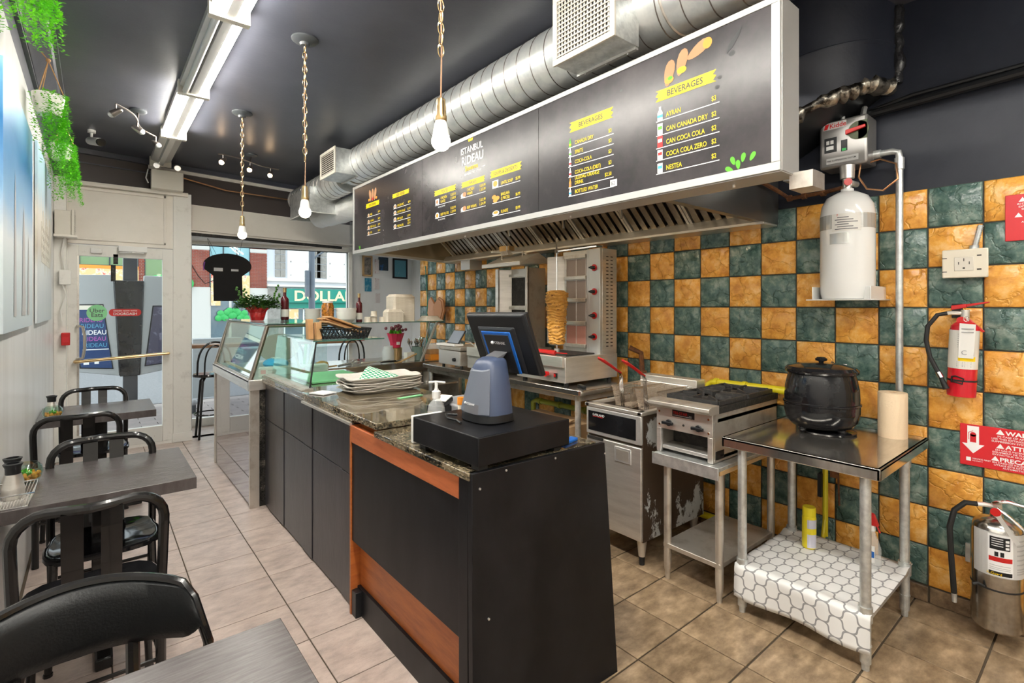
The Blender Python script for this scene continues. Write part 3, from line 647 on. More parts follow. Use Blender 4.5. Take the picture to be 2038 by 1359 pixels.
def track(p0, p1, cx, heads, lit, label):
    t = thing('track_light', label, 'spotlight', (cx[0], cx[1], CE))
    B().lathe([(.06, 0), (.06, -.012), (.045, -.024), (.0001, -.028)], (cx[0], cx[1], CE), 20).build('canopy', 'canopy_grey', t)
    p0 = Vector(p0); p1 = Vector(p1); sd = (p1-p0).cross(Vector((0,0,1))).normalized(); pts = [p0.lerp(p1, i/16)+sd*.035*math.sin(i/16*2*math.pi) for i in range(17)]
    b = B(); b.tube(pts, .007, 8); b.cyl((cx[0], cx[1], CE-.02), pts[8], .008); b.build('bar', 'nickel', t)
    for f, dr_ in heads:
        q = pts[int(f*16)]; h = B(); dv = Vector(dr_).normalized(); h.cyl(q, q-Vector((0,0,.045)), .005, seg=8); c0 = q-Vector((0,0,.06)); h.cyl(c0-dv*.03, c0+dv*.03, .018, .026, 14); h.ball(c0-dv*.03, .018, 12, 8)
        ho = h.build('spot_head', 'nickel', t); B().ball(c0+dv*.032, .023, 12, 8).build('lamp', 'spot' if lit else 'tube_off', ho)
track((.12, 4.66, 2.96), (.41, 5.35, 2.96), (.27, 5.06), ((0., (-.7,.3,-.5)), (.5, (.6,-.2,-.4)), (1., (.5,-.6,-.5))), False, 'unlit three-head spotlight left of the fluorescent strips')
track((.93, 5.64, 2.98), (1.55, 5.88, 2.98), (1.26, 5.80), ((.1, (-.5,-.5,-.7)), (.5, (-.3,-.5,-.8)), (.9, (-.3,-.6,-.8))), True, 'lit three-head spotlight near the front bulkhead')
# emergency light
t = thing('emergency_light', 'cream emergency light box with two lamp heads above the door', 'emergency light', (.6, 6.55, 2.74))
B().box(.46, .745, 6.5, 6.6, 2.735, 2.935).build('case', 'ivory', t, bevel=.006)
for x in (.505, .69):
    b = B(); b.cyl((x, 6.55, 2.93), (x, 6.55, 2.955), .012); b.cyl((x, 6.58, 2.985), (x, 6.50, 2.975), .02, .034, 18); h = b.build('lamp_head', 'ivory', t); B().cyl((x, 6.502, 2.975), (x, 6.494, 2.974), .028, .028, 18).build('lens', 'chrome', h)
b = B(); b.tube([(.44, 6.6, 2.80), (.42, 6.6, 2.85), (.44, 6.62, 2.95)], .006, 6); b.build('cable', 'white', t)
b = B(); b.tube([(.72, 6.7, 2.93), (1.2, 6.78, 2.86), (1.9, 6.86, 2.86), (2.15, 6.92, 2.92)], .008, 6); o = b.build('conduit_cable', 'copper'); tag(o, 'brown cable sagging along the front bulkhead under the ceiling', 'cable')
# ================= COUNTER =================
t = thing('service_counter', 'black service counter end with orange wood trim and granite top, nearest part', 'counter', (1.28, 1.9, 0))
XC = .965
b = B(); b.box(XC+.05, 1.56, 1.42, 2.40, .10, .92); b.build('carcass', 'orange_wood', t)
B().hexa([(XC-.01,1.36,.0),(1.655,1.33,.0),(1.655,1.35,.0),(XC-.01,1.385,.0)], [(XC-.005,1.375,.944),(1.60,1.352,.944),(1.60,1.37,.944),(XC-.005,1.40,.944)]).build('end_panel', 'black_panel', t, bevel=.002)
B().box(XC-.004, XC+.02, 1.40, 1.455, 0, .93).build('corner_strip', 'black_panel', t, bevel=.002)
B().box(XC+.002, XC+.02, 1.455, 2.40, .36, .835).build('front_panel', 'black_panel', t, bevel=.001)
B().box(XC-.004, XC+.02, 1.455, 2.40, .838, .918).build('top_rail', 'orange_wood_h', t, bevel=.002)
B().box(XC-.004, XC+.05, 2.40, 2.415, .0, .918).build('side_stile', 'orange_wood', t, bevel=.001)
B().box(XC+.045, XC+.055, 1.42, 2.40, .13, .36).build('lower_panel', 'orange_wood', t)
B().box(XC+.03, XC+.055, 1.40, 2.40, 0, .13).build('toe_kick', 'black_panel', t)
B().box(XC, XC+.035, 2.35, 2.40, 0, .12).build('foot_block', 'black_plastic', t, bevel=.002)
B().box(XC-.012, 1.585, 1.385, 2.12, .918, .944).build('granite_top', 'granite', t, bevel=.003)
for p in ((.99, .89), (1.02, .45), (.99, .2), (1.6, .9), (1.61, .05), (1.10, .93), (1.33, .93)):
    yy = 1.373-(p[0]-.95)*.03-.0*p[1]; B().cyl((p[0], 1.34+.02*p[1]+.012-(p[0]-.96)*.03, p[1]), (p[0], 1.375, p[1]), .004, seg=8).build('screw', 'alu', t)
# black tile clad counter
t = thing('panelled_counter', 'black panelled counter section with raised granite top between the till end and the display case', 'counter', (1.3, 3.2, 0))
B().box(1.02, 1.56, 2.42, 4.12, 0, .92).build('carcass', 'black_plastic', t)
zs = ((.0, .0), ); ys = [2.42, 2.60, 3.00, 3.08, 3.37, 3.95, 4.12]
ys = [2.418, 2.585, 3.045, 3.20, 3.62, 4.0, 4.12]
for i in range(len(ys)-1):
    for z0, z1 in ((.012, .655), (.66, .925)):
        B().box(.985+.004*(i % 2), 1.02, ys[i]+.002, ys[i+1]-.002, z0, z1).build('panel', 'black_slate', t, bevel=.0015)
b = B(); b.box(.965, 1.60, 2.12, 4.12, .945, .975); b.box(.965, 1.60, 2.40, 4.12, .925, .945); b.build('granite_top', 'granite', t, bevel=.004)
B().box(.955, .968, 2.40, 3.15, .918, .93).build('edge_trim', 'steel', t)
# ---- display case
t = thing('display_case', 'glass food display case with steel frame and mirrored lower panel', 'display case', (1.3, 4.85, 0))
A, Z1, Z2 = 4.14, 4.14, 5.56
B().box(.92, 1.50, 4.16, 5.54, .02, .87).build('cabinet', 'black_plastic', t)
B().box(.895, .91, 4.15, 5.55, .012, .875).build('mirror_panel', flat('mirror_dark', (.42,.42,.45), .03, metal=1.), t)
B().box(.885, .95, 4.115, 4.15, 0, .88).build('corner_strip', 'steel_dirty', t, bevel=.002); B().box(.885, .905, 5.54, 5.57, 0, .88).build('corner_strip', 'steel_dirty', t, bevel=.002)
B().box(.95, 1.03, 4.125, 4.16, 0, .90).build('granite_pillar', 'granite_dark', t, bevel=.002)
b = B(); b.box(.875, .90, 4.12, 5.58, .868, .948); b.box(.875, 1.16, 4.105, 4.135, .872, .948); b.box(.875, 1.5, 4.12, 5.58, .93, .945); b.build('steel_band', 'chrome' if False else 'steel', t, bevel=.003)
def slant(y): return [(.90, y, .948), (1.005, y, 1.352)]
for y in (4.14, 5.55):
    B().tube([(.895, y, .945), (1.01, y, 1.345)], .017, 14).build('frame_tube', 'tube_steel', t); B().tube([(1.005, y, 1.345), (1.46, y, 1.345)], .014, 12).build('frame_tube', 'tube_steel', t)
B().tube([(1.005, 4.14, 1.345), (1.005, 5.56, 1.345)], .008, 8).build('front_rail', 'tube_steel', t); B().tube([(.905, 4.14, .952), (.905, 5.56, .952)], .008, 8).build('front_rail', 'tube_steel', t)
b = B(); b.hexa([(.905, 4.16, .95), (.910, 4.16, .95), (.910, 5.54, .95), (.905, 5.54, .95)], [(1.0, 4.16, 1.345), (1.005, 4.16, 1.345), (1.005, 5.54, 1.345), (1.0, 5.54, 1.345)]); b.build('front_glass', 'glass_green', t)
for y in (4.14, 5.55): B().add([(.91, y, .95), (1.46, y, .95), (1.46, y, 1.34), (1.01, y, 1.34)], [(0,1,2,3)]).build('end_glass', 'glass_green', t, smooth=False)
b = B(); b.box(.985, 1.52, 4.10, 5.60, 1.358, 1.366); b.build('top_glass', 'glass_green', t); B().box(.983, .986, 4.10, 5.60, 1.358, 1.366).build('glass_edge', 'glass_edge', t)
# lower glass guard in front
g = thing('glass_guard', 'low glass guard box between the case and the tray stack', 'glass guard', (1.3, 3.7, .975))
b = B(); b.hexa([(1.035, 3.25, .977), (1.040, 3.25, .977), (1.040, 4.11, .977), (1.035, 4.11, .977)], [(1.075, 3.25, 1.27), (1.080, 3.25, 1.27), (1.080, 4.11, 1.27), (1.075, 4.11, 1.27)]); b.build('front_glass', 'glass_green', g)
B().add([(1.04, 3.25, .977), (1.52, 3.25, .977), (1.52, 3.25, 1.27), (1.08, 3.25, 1.27)], [(0,1,2,3)]).build('end_glass', 'glass', g, smooth=False)
b = B(); b.tube([(1.037, 3.248, .977), (1.077, 3.248, 1.272)], .005, 6); b.build('edge_post', 'rubber', g)
b = B(); b.box(1.06, 1.53, 3.235, 4.05, 1.272, 1.280); b.build('shelf_glass', 'glass_green', g); B().box(1.055, 1.53, 3.232, 3.236, 1.272, 1.280).build('shelf_edge', 'glass_edge', g)
B().cyl((1.22, 4.0, .96), (1.13, 4.0, 1.272), .009).build('support_rod', 'steel', g)
b = B(); b.box(1.0, 1.05, 3.22, 4.12, .976, .986); b.box(.98, 1.0, 3.22, 4.12, .976, .98); b.build('channel', 'steel_dirty', g)
# case content
def boxpart(name, label, cat, x0, x1, y0, y1, z0, z1, m, rz=0, bevel=.003, group=None, decor=None):
    c = ((x0+x1)/2, (y0+y1)/2, z0); t = thing(name, label, cat, c, rz, group)
    B().box(x0-c[0], x1-c[0], y0-c[1], y1-c[1], 0, z1-z0).build('body', m, t, local=True, bevel=bevel)
    return t
zc = .946
def wipes(x, y, z, label, rz=0):
    t = thing('wipes_pack', label, 'packet', (x, y, z), rz)
    b = B()
    for i in range(9):
        a = math.pi*i/8
    b.ball((0, 0, .05), .16, 20, 10, sc3=(.62, 1.0, .3)); b.build('pack', 'blue_light', t, local=True); B().box(-.03, .03, -.05, .05, .094, .1).build('flap', 'white', t, local=True)
wipes(1.22, 4.72, zc, 'bulging bright blue packet inside the display case'); 
def glovebox(x, y, z, label, rz, g):
    t = thing('carton', label, 'box', (x, y, z), rz, g)
    B().box(-.115, .115, -.06, .06, 0, .07).build('box', 'white', t, local=True, bevel=.002)
    b = B(); b.box(-.10, -.065, -.0612, -.06, .025, .055); b.build('red_mark', 'pink_mark', t, local=True)
    b = B(); b.text('FOOD SERVICE', .014, (-.05, -.0612, .045), (1,0,0), (0,0,1)); b.text('GLOVES', .014, (-.05, -.0612, .025), (1,0,0), (0,0,1)); b.build('print', 'grey', t, local=True)
glovebox(1.10, 4.28, zc, 'white carton with a red square mark inside the case, beside the steel corner tube', -.25, 'white cartons in the case')
glovebox(1.38, 4.26, zc, 'white carton with a red mark inside the case, beside the glass guard', -.1, 'white cartons in the case')
boxpart('menu_card', 'pale printed card leaning in the left end of the display case', 'card', .99, 1.15, 5.05, 5.15, zc, zc+.16, 'white', .5)
boxpart('flyer_stack', 'stack of flyers lying in the far end of the display case', 'flyers', .97, 1.15, 4.86, 4.98, zc, zc+.05, 'menu_white', .5)
boxpart('cutting_board', 'green cutting board behind the glass guard', 'cutting board', 1.12, 1.52, 3.45, 3.95, .977, .992, 'mint', 0)
o = B().tube([(1.33, 4.3, 1.02), (1.36, 4.35, 1.18)], .012, 8).build('green_straw', 'green', None); tag(o, 'short green tube standing inside the display case', 'tube')
t = thing('oval_board', 'white oval tray standing behind the display case glass', 'tray', (1.42, 5.2, zc)); B().lathe([(.0001, -.01), (.15, -.01), (.155, 0), (.15, .01), (.0001, .01)], (1.40, 5.3, zc+.14), 30, rot=Matrix.Rotation(math.pi/2, 3, 'X'), sx=1.2, sy=.9).build('tray', 'bowl', t)
B().box(1.3, 1.5, 5.28, 5.34, zc, zc+.012).build('stand', 'steel', t)
# things on the case
t = thing('flower_pot', 'leafy potted plant in crinkled red foil on top of the display case', 'potted plant', (1.13, 4.97, 1.366))
b = B(); rr = random.Random(5); n = 18; vs = []; H_ = [(.050, 0), (.062, .03), (.07, .07), (.095, .115), (.105, .125), (.08, .11), (.05, .08)]
for j, (r_, z_) in enumerate(H_):
    for i in range(n):
        k = 1+(.16*(-1)**i if j in (3, 4) else .05*(-1)**i)+rr.uniform(-.05, .05); a = 2*math.pi*i/n; vs.append((1.13+r_*k*math.cos(a), 4.97+r_*k*math.sin(a), 1.367+z_*(1+(.2*(-1)**i if j in (3, 4) else 0))))
b.add(vs, [(j*n+i, j*n+(i+1) % n, (j+1)*n+(i+1) % n, (j+1)*n+i) for j in range(len(H_)-1) for i in range(n)]+[tuple(range(n))[::-1], tuple(range(6*n, 7*n))]); b.build('foil_wrap', 'red', t, smooth=False)
b = B()
for i in range(1500):
    a = rr.random()*6.28; e = rr.random()**.5; hh = rr.uniform(0, 1); q = .17*e; x = 1.13+q*math.cos(a)*1.05; y = 4.97+q*math.sin(a); z = 1.366+.13+.11*hh*(1-e*e*.5)-.03*e
    L_ = rr.uniform(.022, .036); an = a+rr.uniform(-1, 1); ux, uy, uz = math.cos(an), math.sin(an), rr.uniform(-.3, .7); px_, py_ = -uy, ux; w_ = L_*.4
    b.add([(x, y, z), (x+ux*L_*.5+px_*w_, y+uy*L_*.5+py_*w_, z+uz*L_*.4), (x+ux*L_, y+uy*L_, z+uz*L_), (x+ux*L_*.5-px_*w_, y+uy*L_*.5-py_*w_, z+uz*L_*.5)], [(0,1,2,3)])
for (dx, dy, hh) in ((-.16, .02, .17), (-.1, .05, .16), (.19, .05, .2), (.2, .02, .12)):
    for k in range(12):
        f = k/11; x, y, z = 1.13+dx*(.6+.4*f), 4.97+dy, 1.366+.12+hh*f; b.ball((x+rr.uniform(-.012, .012), y, z), .011, 6, 4)
o = b.build('foliage', 'dark_leaf', t, smooth=False); o['kind'] = 'stuff'
b = B()
for i in range(22):
    a = rr.random()*6.28; q = .15*rr.random()**.5; b.ball((1.13+q*math.cos(a), 4.97+q*math.sin(a), 1.366+.11+.06*rr.random()), .005, 6, 4)
o = b.build('white_flowers', 'white', t); o['kind'] = 'stuff'
# sneeze shelf behind
SZ = 1.335
t = thing('glass_shelf', 'long glass shelf over the prep counter', 'shelf', (2.1, 4.7, SZ))
B().box(1.50, 2.78, 4.48, 4.92, SZ, SZ+.008).build('shelf_glass', 'glass_green', t); B().box(1.50, 2.78, 4.476, 4.48, SZ, SZ+.008).build('glass_edge', 'glass_edge', t)
for x in (1.56, 2.74):
    b = B(); b.tube([(x, 4.55, SZ), (x-.06, 4.78, .91)], .013, 8); b.tube([(x-.0, 4.7, SZ), (x-.03, 4.8, 1.0)], .006, 6); b.build('support', 'steel', t)
SS = SZ+.008
def bottle(x, y, z, label, g='dark red wine bottles', liquid='dark_wine', h=.30, r=.036):
    t = thing('bottle', label, 'bottle', (x, y, z), 0, g)
    B().lathe([(r*.9, 0), (r, .01), (r, h*.6), (r*.95, h*.66), (r*.4, h*.74), (r*.36, h*.9)], (x, y, z), 20).build('glass_body', liquid, t)
    B().lathe([(r*.42, h*.86), (r*.42, h*.97), (r*.5, h*.975), (r*.5, h), (.0001, h)], (x, y, z), 14).build('stopper', 'brass', t)
    b = B(); n = 8
    for i in range(n):
        a0 = math.radians(-160+140*i/n)-.0; a1 = math.radians(-160+140*(i+1)/n); q = r*1.02
        b.quad((x+q*math.cos(a0), y+q*math.sin(a0), z+h*.1), (x+q*math.cos(a1), y+q*math.sin(a1), z+h*.1), (x+q*math.cos(a1), y+q*math.sin(a1), z+h*.33), (x+q*math.cos(a0), y+q*math.sin(a0), z+h*.33))
    b.build('paper_label', 'bowl', t)
bottle(1.37, 5.0, 1.366, 'dark red bottle beside the potted plant', r=.037)
bottle(1.93, 4.62, SS, 'dark red bottle beside the stacked white bowls on the glass shelf', r=.030, h=.27)
def bowls(x, y, z, n, r, label, big=False):
    for k in range(n):
        zz_ = z+k*(.022 if not big else .05)
        t = thing('bowl', label[k] if isinstance(label, list) else label, 'bowl', (x, y, zz_), 0, 'white bowls on the glass shelf')
        B().lathe([(r*.5, 0), (r*.52, .004), (r*.85, .03), (r, .062 if not big else .075), (r*.97, .062 if not big else .075), (r*.8, .034), (.0001, .012)], (x, y, zz_), 26).build('bowl_body', 'bowl', t)
bowls(1.50, 4.62, SS, 4, .068, ['bottom bowl of the white stack behind the bread', 'second bowl from the bottom of the white stack', 'third bowl from the bottom of the white stack', 'top bowl of the white stack beside the pickle jar'])
t = thing('bowl', 'large rounded white bowl between the pickle jar and the bottle, lower one', 'bowl', (1.80, 4.60, SS), 0, 'white bowls on the glass shelf')
B().lathe([(.045, 0), (.05, .004), (.082, .03), (.09, .07), (.088, .10), (.084, .10), (.08, .05), (.0001, .012)], (1.80, 4.60, SS), 28).build('bowl_body', 'bowl', t)
t = thing('bowl', 'large white bowl nested in the one between the pickle jar and the bottle', 'bowl', (1.80, 4.60, SS+.03), 0, 'white bowls on the glass shelf')
B().lathe([(.045, .02), (.078, .04), (.092, .09), (.09, .105), (.086, .105), (.0001, .05)], (1.80, 4.60, SS+.03), 28).build('bowl_body', 'bowl', t)
t = thing('pickle_jar', 'tall jar of orange pickles on the glass shelf', 'jar', (1.67, 4.72, SS))
B().lathe([(.05, 0), (.056, .01), (.056, .15), (.045, .178), (.045, .19)], (1.67, 4.72, SS), 24).build('jar', 'pickle', t)
B().lathe([(.048, .182), (.048, .20), (.0001, .202)], (1.67, 4.72, SS), 24).build('lid', 'white', t)
cups = [(2.00, 4.58, 0), (2.07, 4.60, 0), (2.14, 4.57, 0), (2.06, 4.58, 1), (2.10, 4.66, 0), (2.03, 4.66, 0)]
for k, (x, y, up_) in enumerate(cups):
    t = thing('paper_cup', 'small pale pulp cup lying on the glass shelf beside the container stacks', 'cup', (x, y, SS+.055*up_), 0, 'small pulp cups')
    B().lathe([(.034, 0), (.030, .005), (.026, .048), (.022, .05), (.0001, .05)], (x, y, SS+.055*up_), 16).build('cup', 'pulp', t)
def stack(cx, cy, wx, wy, n, step, label, g):
    """a tall stack of octagonal take-away lids, each its own thing"""
    def octa(s_, z): c = .25; return [(cx+x*wx*s_, cy+y*wy*s_, z) for x, y in ((-.5+.5*c*.6, -.5), (.5-.5*c*.6, -.5), (.5, -.5+c*.5), (.5, .5-c*.5), (.5-.5*c*.6, .5), (-.5+.5*c*.6, .5), (-.5, .5-c*.5), (-.5, -.5+c*.5))]
    me0 = None
    for k in range(n):
        z = SS+k*step
        t = thing('takeout_container', label+(', topmost lid' if k == n-1 else ''), 'container', (cx, cy, z), 0, g)
        last = (k == n-1)
        if last or me0 is None:
            rings = [octa(1.0, z), octa(1.0, z+.004), octa(.97, z+step*.95)] if not last else [octa(1.0, z), octa(1.0, z+.006), octa(.78, z+.032)]
            b = B(); vs = [p for r_ in rings for p in r_]; b.add(vs, [(j*8+i, j*8+(i+1) % 8, (j+1)*8+(i+1) % 8, (j+1)*8+i) for j in range(2) for i in range(8)]+[tuple(range(8))[::-1], tuple(range(16, 24))])
            o = b.build('lid', 'pulp', t, smooth=False)
            if not last: me0 = o
        else: inst(me0, (0,0,0), t)
stack(2.38, 4.66, .24, .2, 20, .0125, 'pale pulp container in the tall stack on the glass shelf', 'tall stack of pulp containers')
stack(2.24, 4.53, .19, .10, 8, .0125, 'pale pulp container in the short stack on the glass shelf', 'short stack of pulp containers')
t = thing('takeout_container', 'single pale pulp container lid at the right end of the glass shelf', 'container', (2.68, 4.6, SS))
b = B(); b.hexa([(2.58,4.5,SS),(2.79,4.5,SS),(2.79,4.7,SS),(2.58,4.7,SS)], [(2.60,4.52,SS+.015),(2.77,4.52,SS+.015),(2.77,4.68,SS+.015),(2.60,4.68,SS+.015)]); b.hexa([(2.60,4.52,SS+.015),(2.77,4.52,SS+.015),(2.77,4.68,SS+.015),(2.60,4.68,SS+.015)], [(2.62,4.54,SS+.05),(2.74,4.54,SS+.05),(2.74,4.66,SS+.05),(2.62,4.66,SS+.05)]); b.build('lid', 'pulp', t, smooth=False)
# basket with paper bags
t = thing('paper_bag_basket', 'black perforated plastic basket on the glass guard holding paper bags', 'basket', (1.30, 3.45, 1.28))
def tray_b(b, x0, x1, y0, y1, z0, z1, e):
    b.hexa([(x0,y0,z0),(x1,y0,z0),(x1,y1,z0),(x0,y1,z0)], [(x0,y0,z0+.004),(x1,y0,z0+.004),(x1,y1,z0+.004),(x0,y1,z0+.004)])
b = B(); x0, x1, y0, y1, z0, z1, e = 1.15, 1.45, 3.33, 3.58, 1.281, 1.345, .02; tray_b(b, x0, x1, y0, y1, z0, z1, e)
b.tube([(x0-e, y0-e, z1), (x1+e, y0-e, z1), (x1+e, y1+e, z1), (x0-e, y1+e, z1)], .005, 6, closed=True)
def lattice(p, q, r_, s_):
    p, q, r_, s_ = map(Vector, (p, q, r_, s_)); n = max(4, int((q-p).length/.022))
    for i in range(n+1):
        b.tube([p.lerp(q, i/n), s_.lerp(r_, min(1, (i+1.5)/n))], .0035, 4); b.tube([p.lerp(q, i/n), s_.lerp(r_, max(0, (i-1.5)/n))], .0035, 4)
lattice((x0,y0,z0), (x1,y0,z0), (x1+e,y0-e,z1), (x0-e,y0-e,z1)); lattice((x0,y1,z0), (x1,y1,z0), (x1+e,y1+e,z1), (x0-e,y1+e,z1)); lattice((x0,y0,z0), (x0,y1,z0), (x0-e,y1+e,z1), (x0-e,y0-e,z1)); lattice((x1,y0,z0), (x1,y1,z0), (x1+e,y1+e,z1), (x1+e,y0-e,z1))
b.build('basket_body', 'black_plastic', t)
bags = [((1.30, 3.42, 1.355), (.26, .12, .012), .30, .12), ((1.30, 3.46, 1.370), (.25, .12, .010), .36, .05), ((1.31, 3.43, 1.385), (.24, .12, .012), .34, .16), ((1.28, 3.5, 1.365), (.22, .12, .010), .42, -.1)]
for k, (c, s_, tilt, rz) in enumerate(bags):
    o = B().obox((0,0,0), s_, Matrix.Rotation(rz, 3, 'Z') @ Matrix.Rotation(tilt, 3, 'Y')).build('paper_bag', 'kraft', None, local=True, bevel=.002); o.location = c
    tag(o, ['flat brown kraft bag lowest in the black basket', 'flat brown kraft bag in the middle of the basket pile', 'flat brown kraft bag on top of the basket pile', 'flat brown kraft bag at the back of the black basket'][k], 'bag', 'kraft paper bags in the basket')
for k, (x, y) in enumerate(((1.085, 3.40), (1.125, 3.36))):
    o = B().obox((0,0,0), (.035, .05, .13-.02*k), Matrix.Rotation(-.04, 3, 'Y')).build('wooden_stick_pack', 'kraft', None, local=True, bevel=.002); o.location = (x, y, 1.346-.01*k); tag(o, 'upright brown folded paper packet at the left of the black basket, %s' % ('taller' if k == 0 else 'shorter'), 'packet')
b = B(); b.add([(1.12, 3.31, 1.285), (1.24, 3.30, 1.285), (1.23, 3.33, 1.31), (1.17, 3.32, 1.325)], [(0,1,2,3)]); o = b.build('checkered_paper', 'paper_check', None, smooth=False) if 'paper_check' in M else None
def check_mat(name, c1, c2, sc_):
    m = mat(name, c1, .7); nt = m.node_tree; n = nt.nodes; L = nt.links; tc = n.new('ShaderNodeTexCoord'); ck = n.new('ShaderNodeTexChecker'); ck.inputs['Scale'].default_value = sc_
    ck.inputs[1].default_value = (*c1, 1); ck.inputs[2].default_value = (*c2, 1); mp = n.new('ShaderNodeMapping'); mp.inputs['Rotation'].default_value = (0, 0, .6); mp.inputs['Location'].default_value = (0, 0, .003)
    mp.inputs['Scale'].default_value = (1, 1, .001)
    L.new(tc.outputs['Object'], mp.inputs[0]); L.new(mp.outputs[0], ck.inputs[0]); L.new(ck.outputs[0], n['Principled BSDF'].inputs[0]); M[name] = m
check_mat('paper_check', (.80,.80,.76), (.02,.36,.16), 62)
# trays
TX, TY = 1.38, 2.98
def tray(k, dx, dy, rz, z, label):
    t = thing('serving_tray', label, 'tray', (TX+dx, TY+dy, z), rz, 'stacked cream serving trays')
    b = B(); n = 44; rings = []
    for s_, zz_ in ((.70, .0), (.80, .0), (.93, .016), (1.0, .020), (1.0, .024), (.92, .021), (.80, .006), (.70, .006)):
        ring = []
        for i in range(n):
            a = 2*math.pi*i/n; ca, sa = math.cos(a), math.sin(a); q = (abs(ca)**6+abs(sa)**6)**(-1/6)
            wv = .004*math.sin(a*7+k*2) if s_ > .9 else 0
            ring.append((.235*s_*q*ca, .165*s_*q*sa, zz_+wv))
        rings.append(ring)
    vs = [p for r_ in rings for p in r_]; b.add(vs, [(j*n+i, j*n+(i+1) % n, (j+1)*n+(i+1) % n, (j+1)*n+i) for j in range(len(rings)-1) for i in range(n)]+[tuple(range(n))[::-1], tuple(range((len(rings)-1)*n, len(rings)*n))])
    b.build('tray_body', 'tray', t, local=True, ang=60); return t
zt_ = .976; names = ['bottom cream tray of the stack on the granite', 'second cream tray from the bottom of the stack', 'third cream tray from the bottom of the stack', 'fourth cream tray from the bottom of the stack', 'second cream tray from the top of the stack', 'top cream tray of the stack, holding checkered paper']
for k in range(6): tray(k, .012*math.sin(k*2.1), .01*math.cos(k*1.7), .04*math.sin(k*3.)-.03, zt_+k*.0145, names[k])
b = B(); zt_ += 5*.0145+.012
b.add([(-.15, -.06, .0), (.10, -.12, .0), (.12, .03, .002), (-.02, .10, .055), (-.07, .04, .045)], [(0,1,4), (1,2,3,4)])
o = b.build('checkered_paper', 'paper_check', None, smooth=False, local=True); o.location = (TX-.01, TY+.0, zt_); tag(o, 'green and white checkered food paper lying on the top tray', 'paper')
o = B().obox((0,0,0), (.16, .03, .003), Matrix.Rotation(.15, 3, 'Z')).build('green_strip', 'mint', None, local=True); o.location = (1.40, 2.62, .978); tag(o, 'pale green paper strip lying on the granite in front of the trays', 'paper')
o = B().obox((0,0,0), (.10, .12, .006), Matrix.Rotation(.4, 3, 'Z')).build('tissue', 'menu_white', None, local=True); o.location = (1.05, 3.05, .981); tag(o, 'crumpled white tissue beside the tray stack', 'tissue')
# card terminal / black box, sanitizer, spice bottle
t = thing('card_terminal', 'black card terminal lying behind the hand sanitiser', 'terminal', (1.30, 2.10, .976), .5)
b = B(); b.obox((0, 0, .03), (.17, .09, .03), Matrix.Rotation(.15, 3, 'Y')); b.build('body', 'black_plastic', t, local=True, bevel=.006); B().obox((-.02, 0, .06), (.11, .07, .02), Matrix.Rotation(-.2, 3, 'Y')).build('lid', 'black_plastic', t, local=True, bevel=.004); B().obox((0, .0, .078), (.07, .06, .003), Matrix.Rotation(-.25, 3, 'Y')).build('paper', 'white', t, local=True)
t = thing('hand_sanitizer', 'clear pump bottle of hand sanitiser standing behind the cash drawer', 'bottle', (1.14, 1.90, .945))
zz = .945
b = B(); b.lathe([(.036, 0), (.04, .006), (.04, .10), (.034, .13), (.016, .150), (.016, .158)], (1.14, 1.90, zz), 24, sx=1.0, sy=.8); b.build('bottle_body', 'glass_frost', t)
b = B(); b.lathe([(.018, .155), (.019, .185), (.011, .19), (.007, .2), (.007, .225), (.0001, .226)], (1.14, 1.90, zz), 16); b.tube([(1.17, 1.875, zz+.222), (1.14, 1.90, zz+.226), (1.115, 1.92, zz+.223)], .005, 6); b.build('pump', 'white', t)
b = B()
for i in range(8):
    a0 = math.radians(200+110*i/8); a1 = math.radians(200+110*(i+1)/8)
    b.quad((1.14+.041*math.cos(a0), 1.90+.033*math.sin(a0), zz+.015), (1.14+.041*math.cos(a1), 1.90+.033*math.sin(a1), zz+.015), (1.14+.041*math.cos(a1), 1.90+.033*math.sin(a1), zz+.05), (1.14+.041*math.cos(a0), 1.90+.033*math.sin(a0), zz+.05), mi=0)
    b.quad((1.14+.041*math.cos(a0), 1.90+.033*math.sin(a0), zz+.05), (1.14+.041*math.cos(a1), 1.90+.033*math.sin(a1), zz+.05), (1.14+.041*math.cos(a1), 1.90+.033*math.sin(a1), zz+.09), (1.14+.041*math.cos(a0), 1.90+.033*math.sin(a0), zz+.09), mi=1)
b.build('paper_label', ['blue_light', 'white'], t)
t = thing('marker_bottle', 'white tube with an orange cap beside the till stand', 'bottle', (1.235, 1.85, .945)); B().cyl((1.235, 1.85, .945), (1.235, 1.85, 1.07), .015).build('body', 'cream', t); B().cyl((1.235, 1.85, 1.07), (1.235, 1.85, 1.10), .017).build('cap', 'orange', t)
boxpart('plastic_tub', 'grey plastic tub behind the till stand', 'tub', 1.32, 1.56, 2.0, 2.24, .976, 1.03, 'grey', 0, .01)
# cash drawer
t = thing('cash_drawer', 'black metal cash drawer on the granite counter end', 'cash drawer', (1.19, 1.58, .95), .02)
B().box(-.215, .225, -.21, .22, .013, .112).build('case', 'black_panel', t, local=True, bevel=.004)
b = B()
for x in (-.18, .18):
    for y in (-.17, .17): b.box(x-.02, x+.02, y-.02, y+.02, -.005, .013)
b.build('foot', 'rubber', t, local=True)
boxpart('receipt_printer', 'pale grey box under the rear edge of the cash drawer', 'box',   .99, 1.13, 1.825, 1.85, .945, 1.055, 'white', 0, .004)
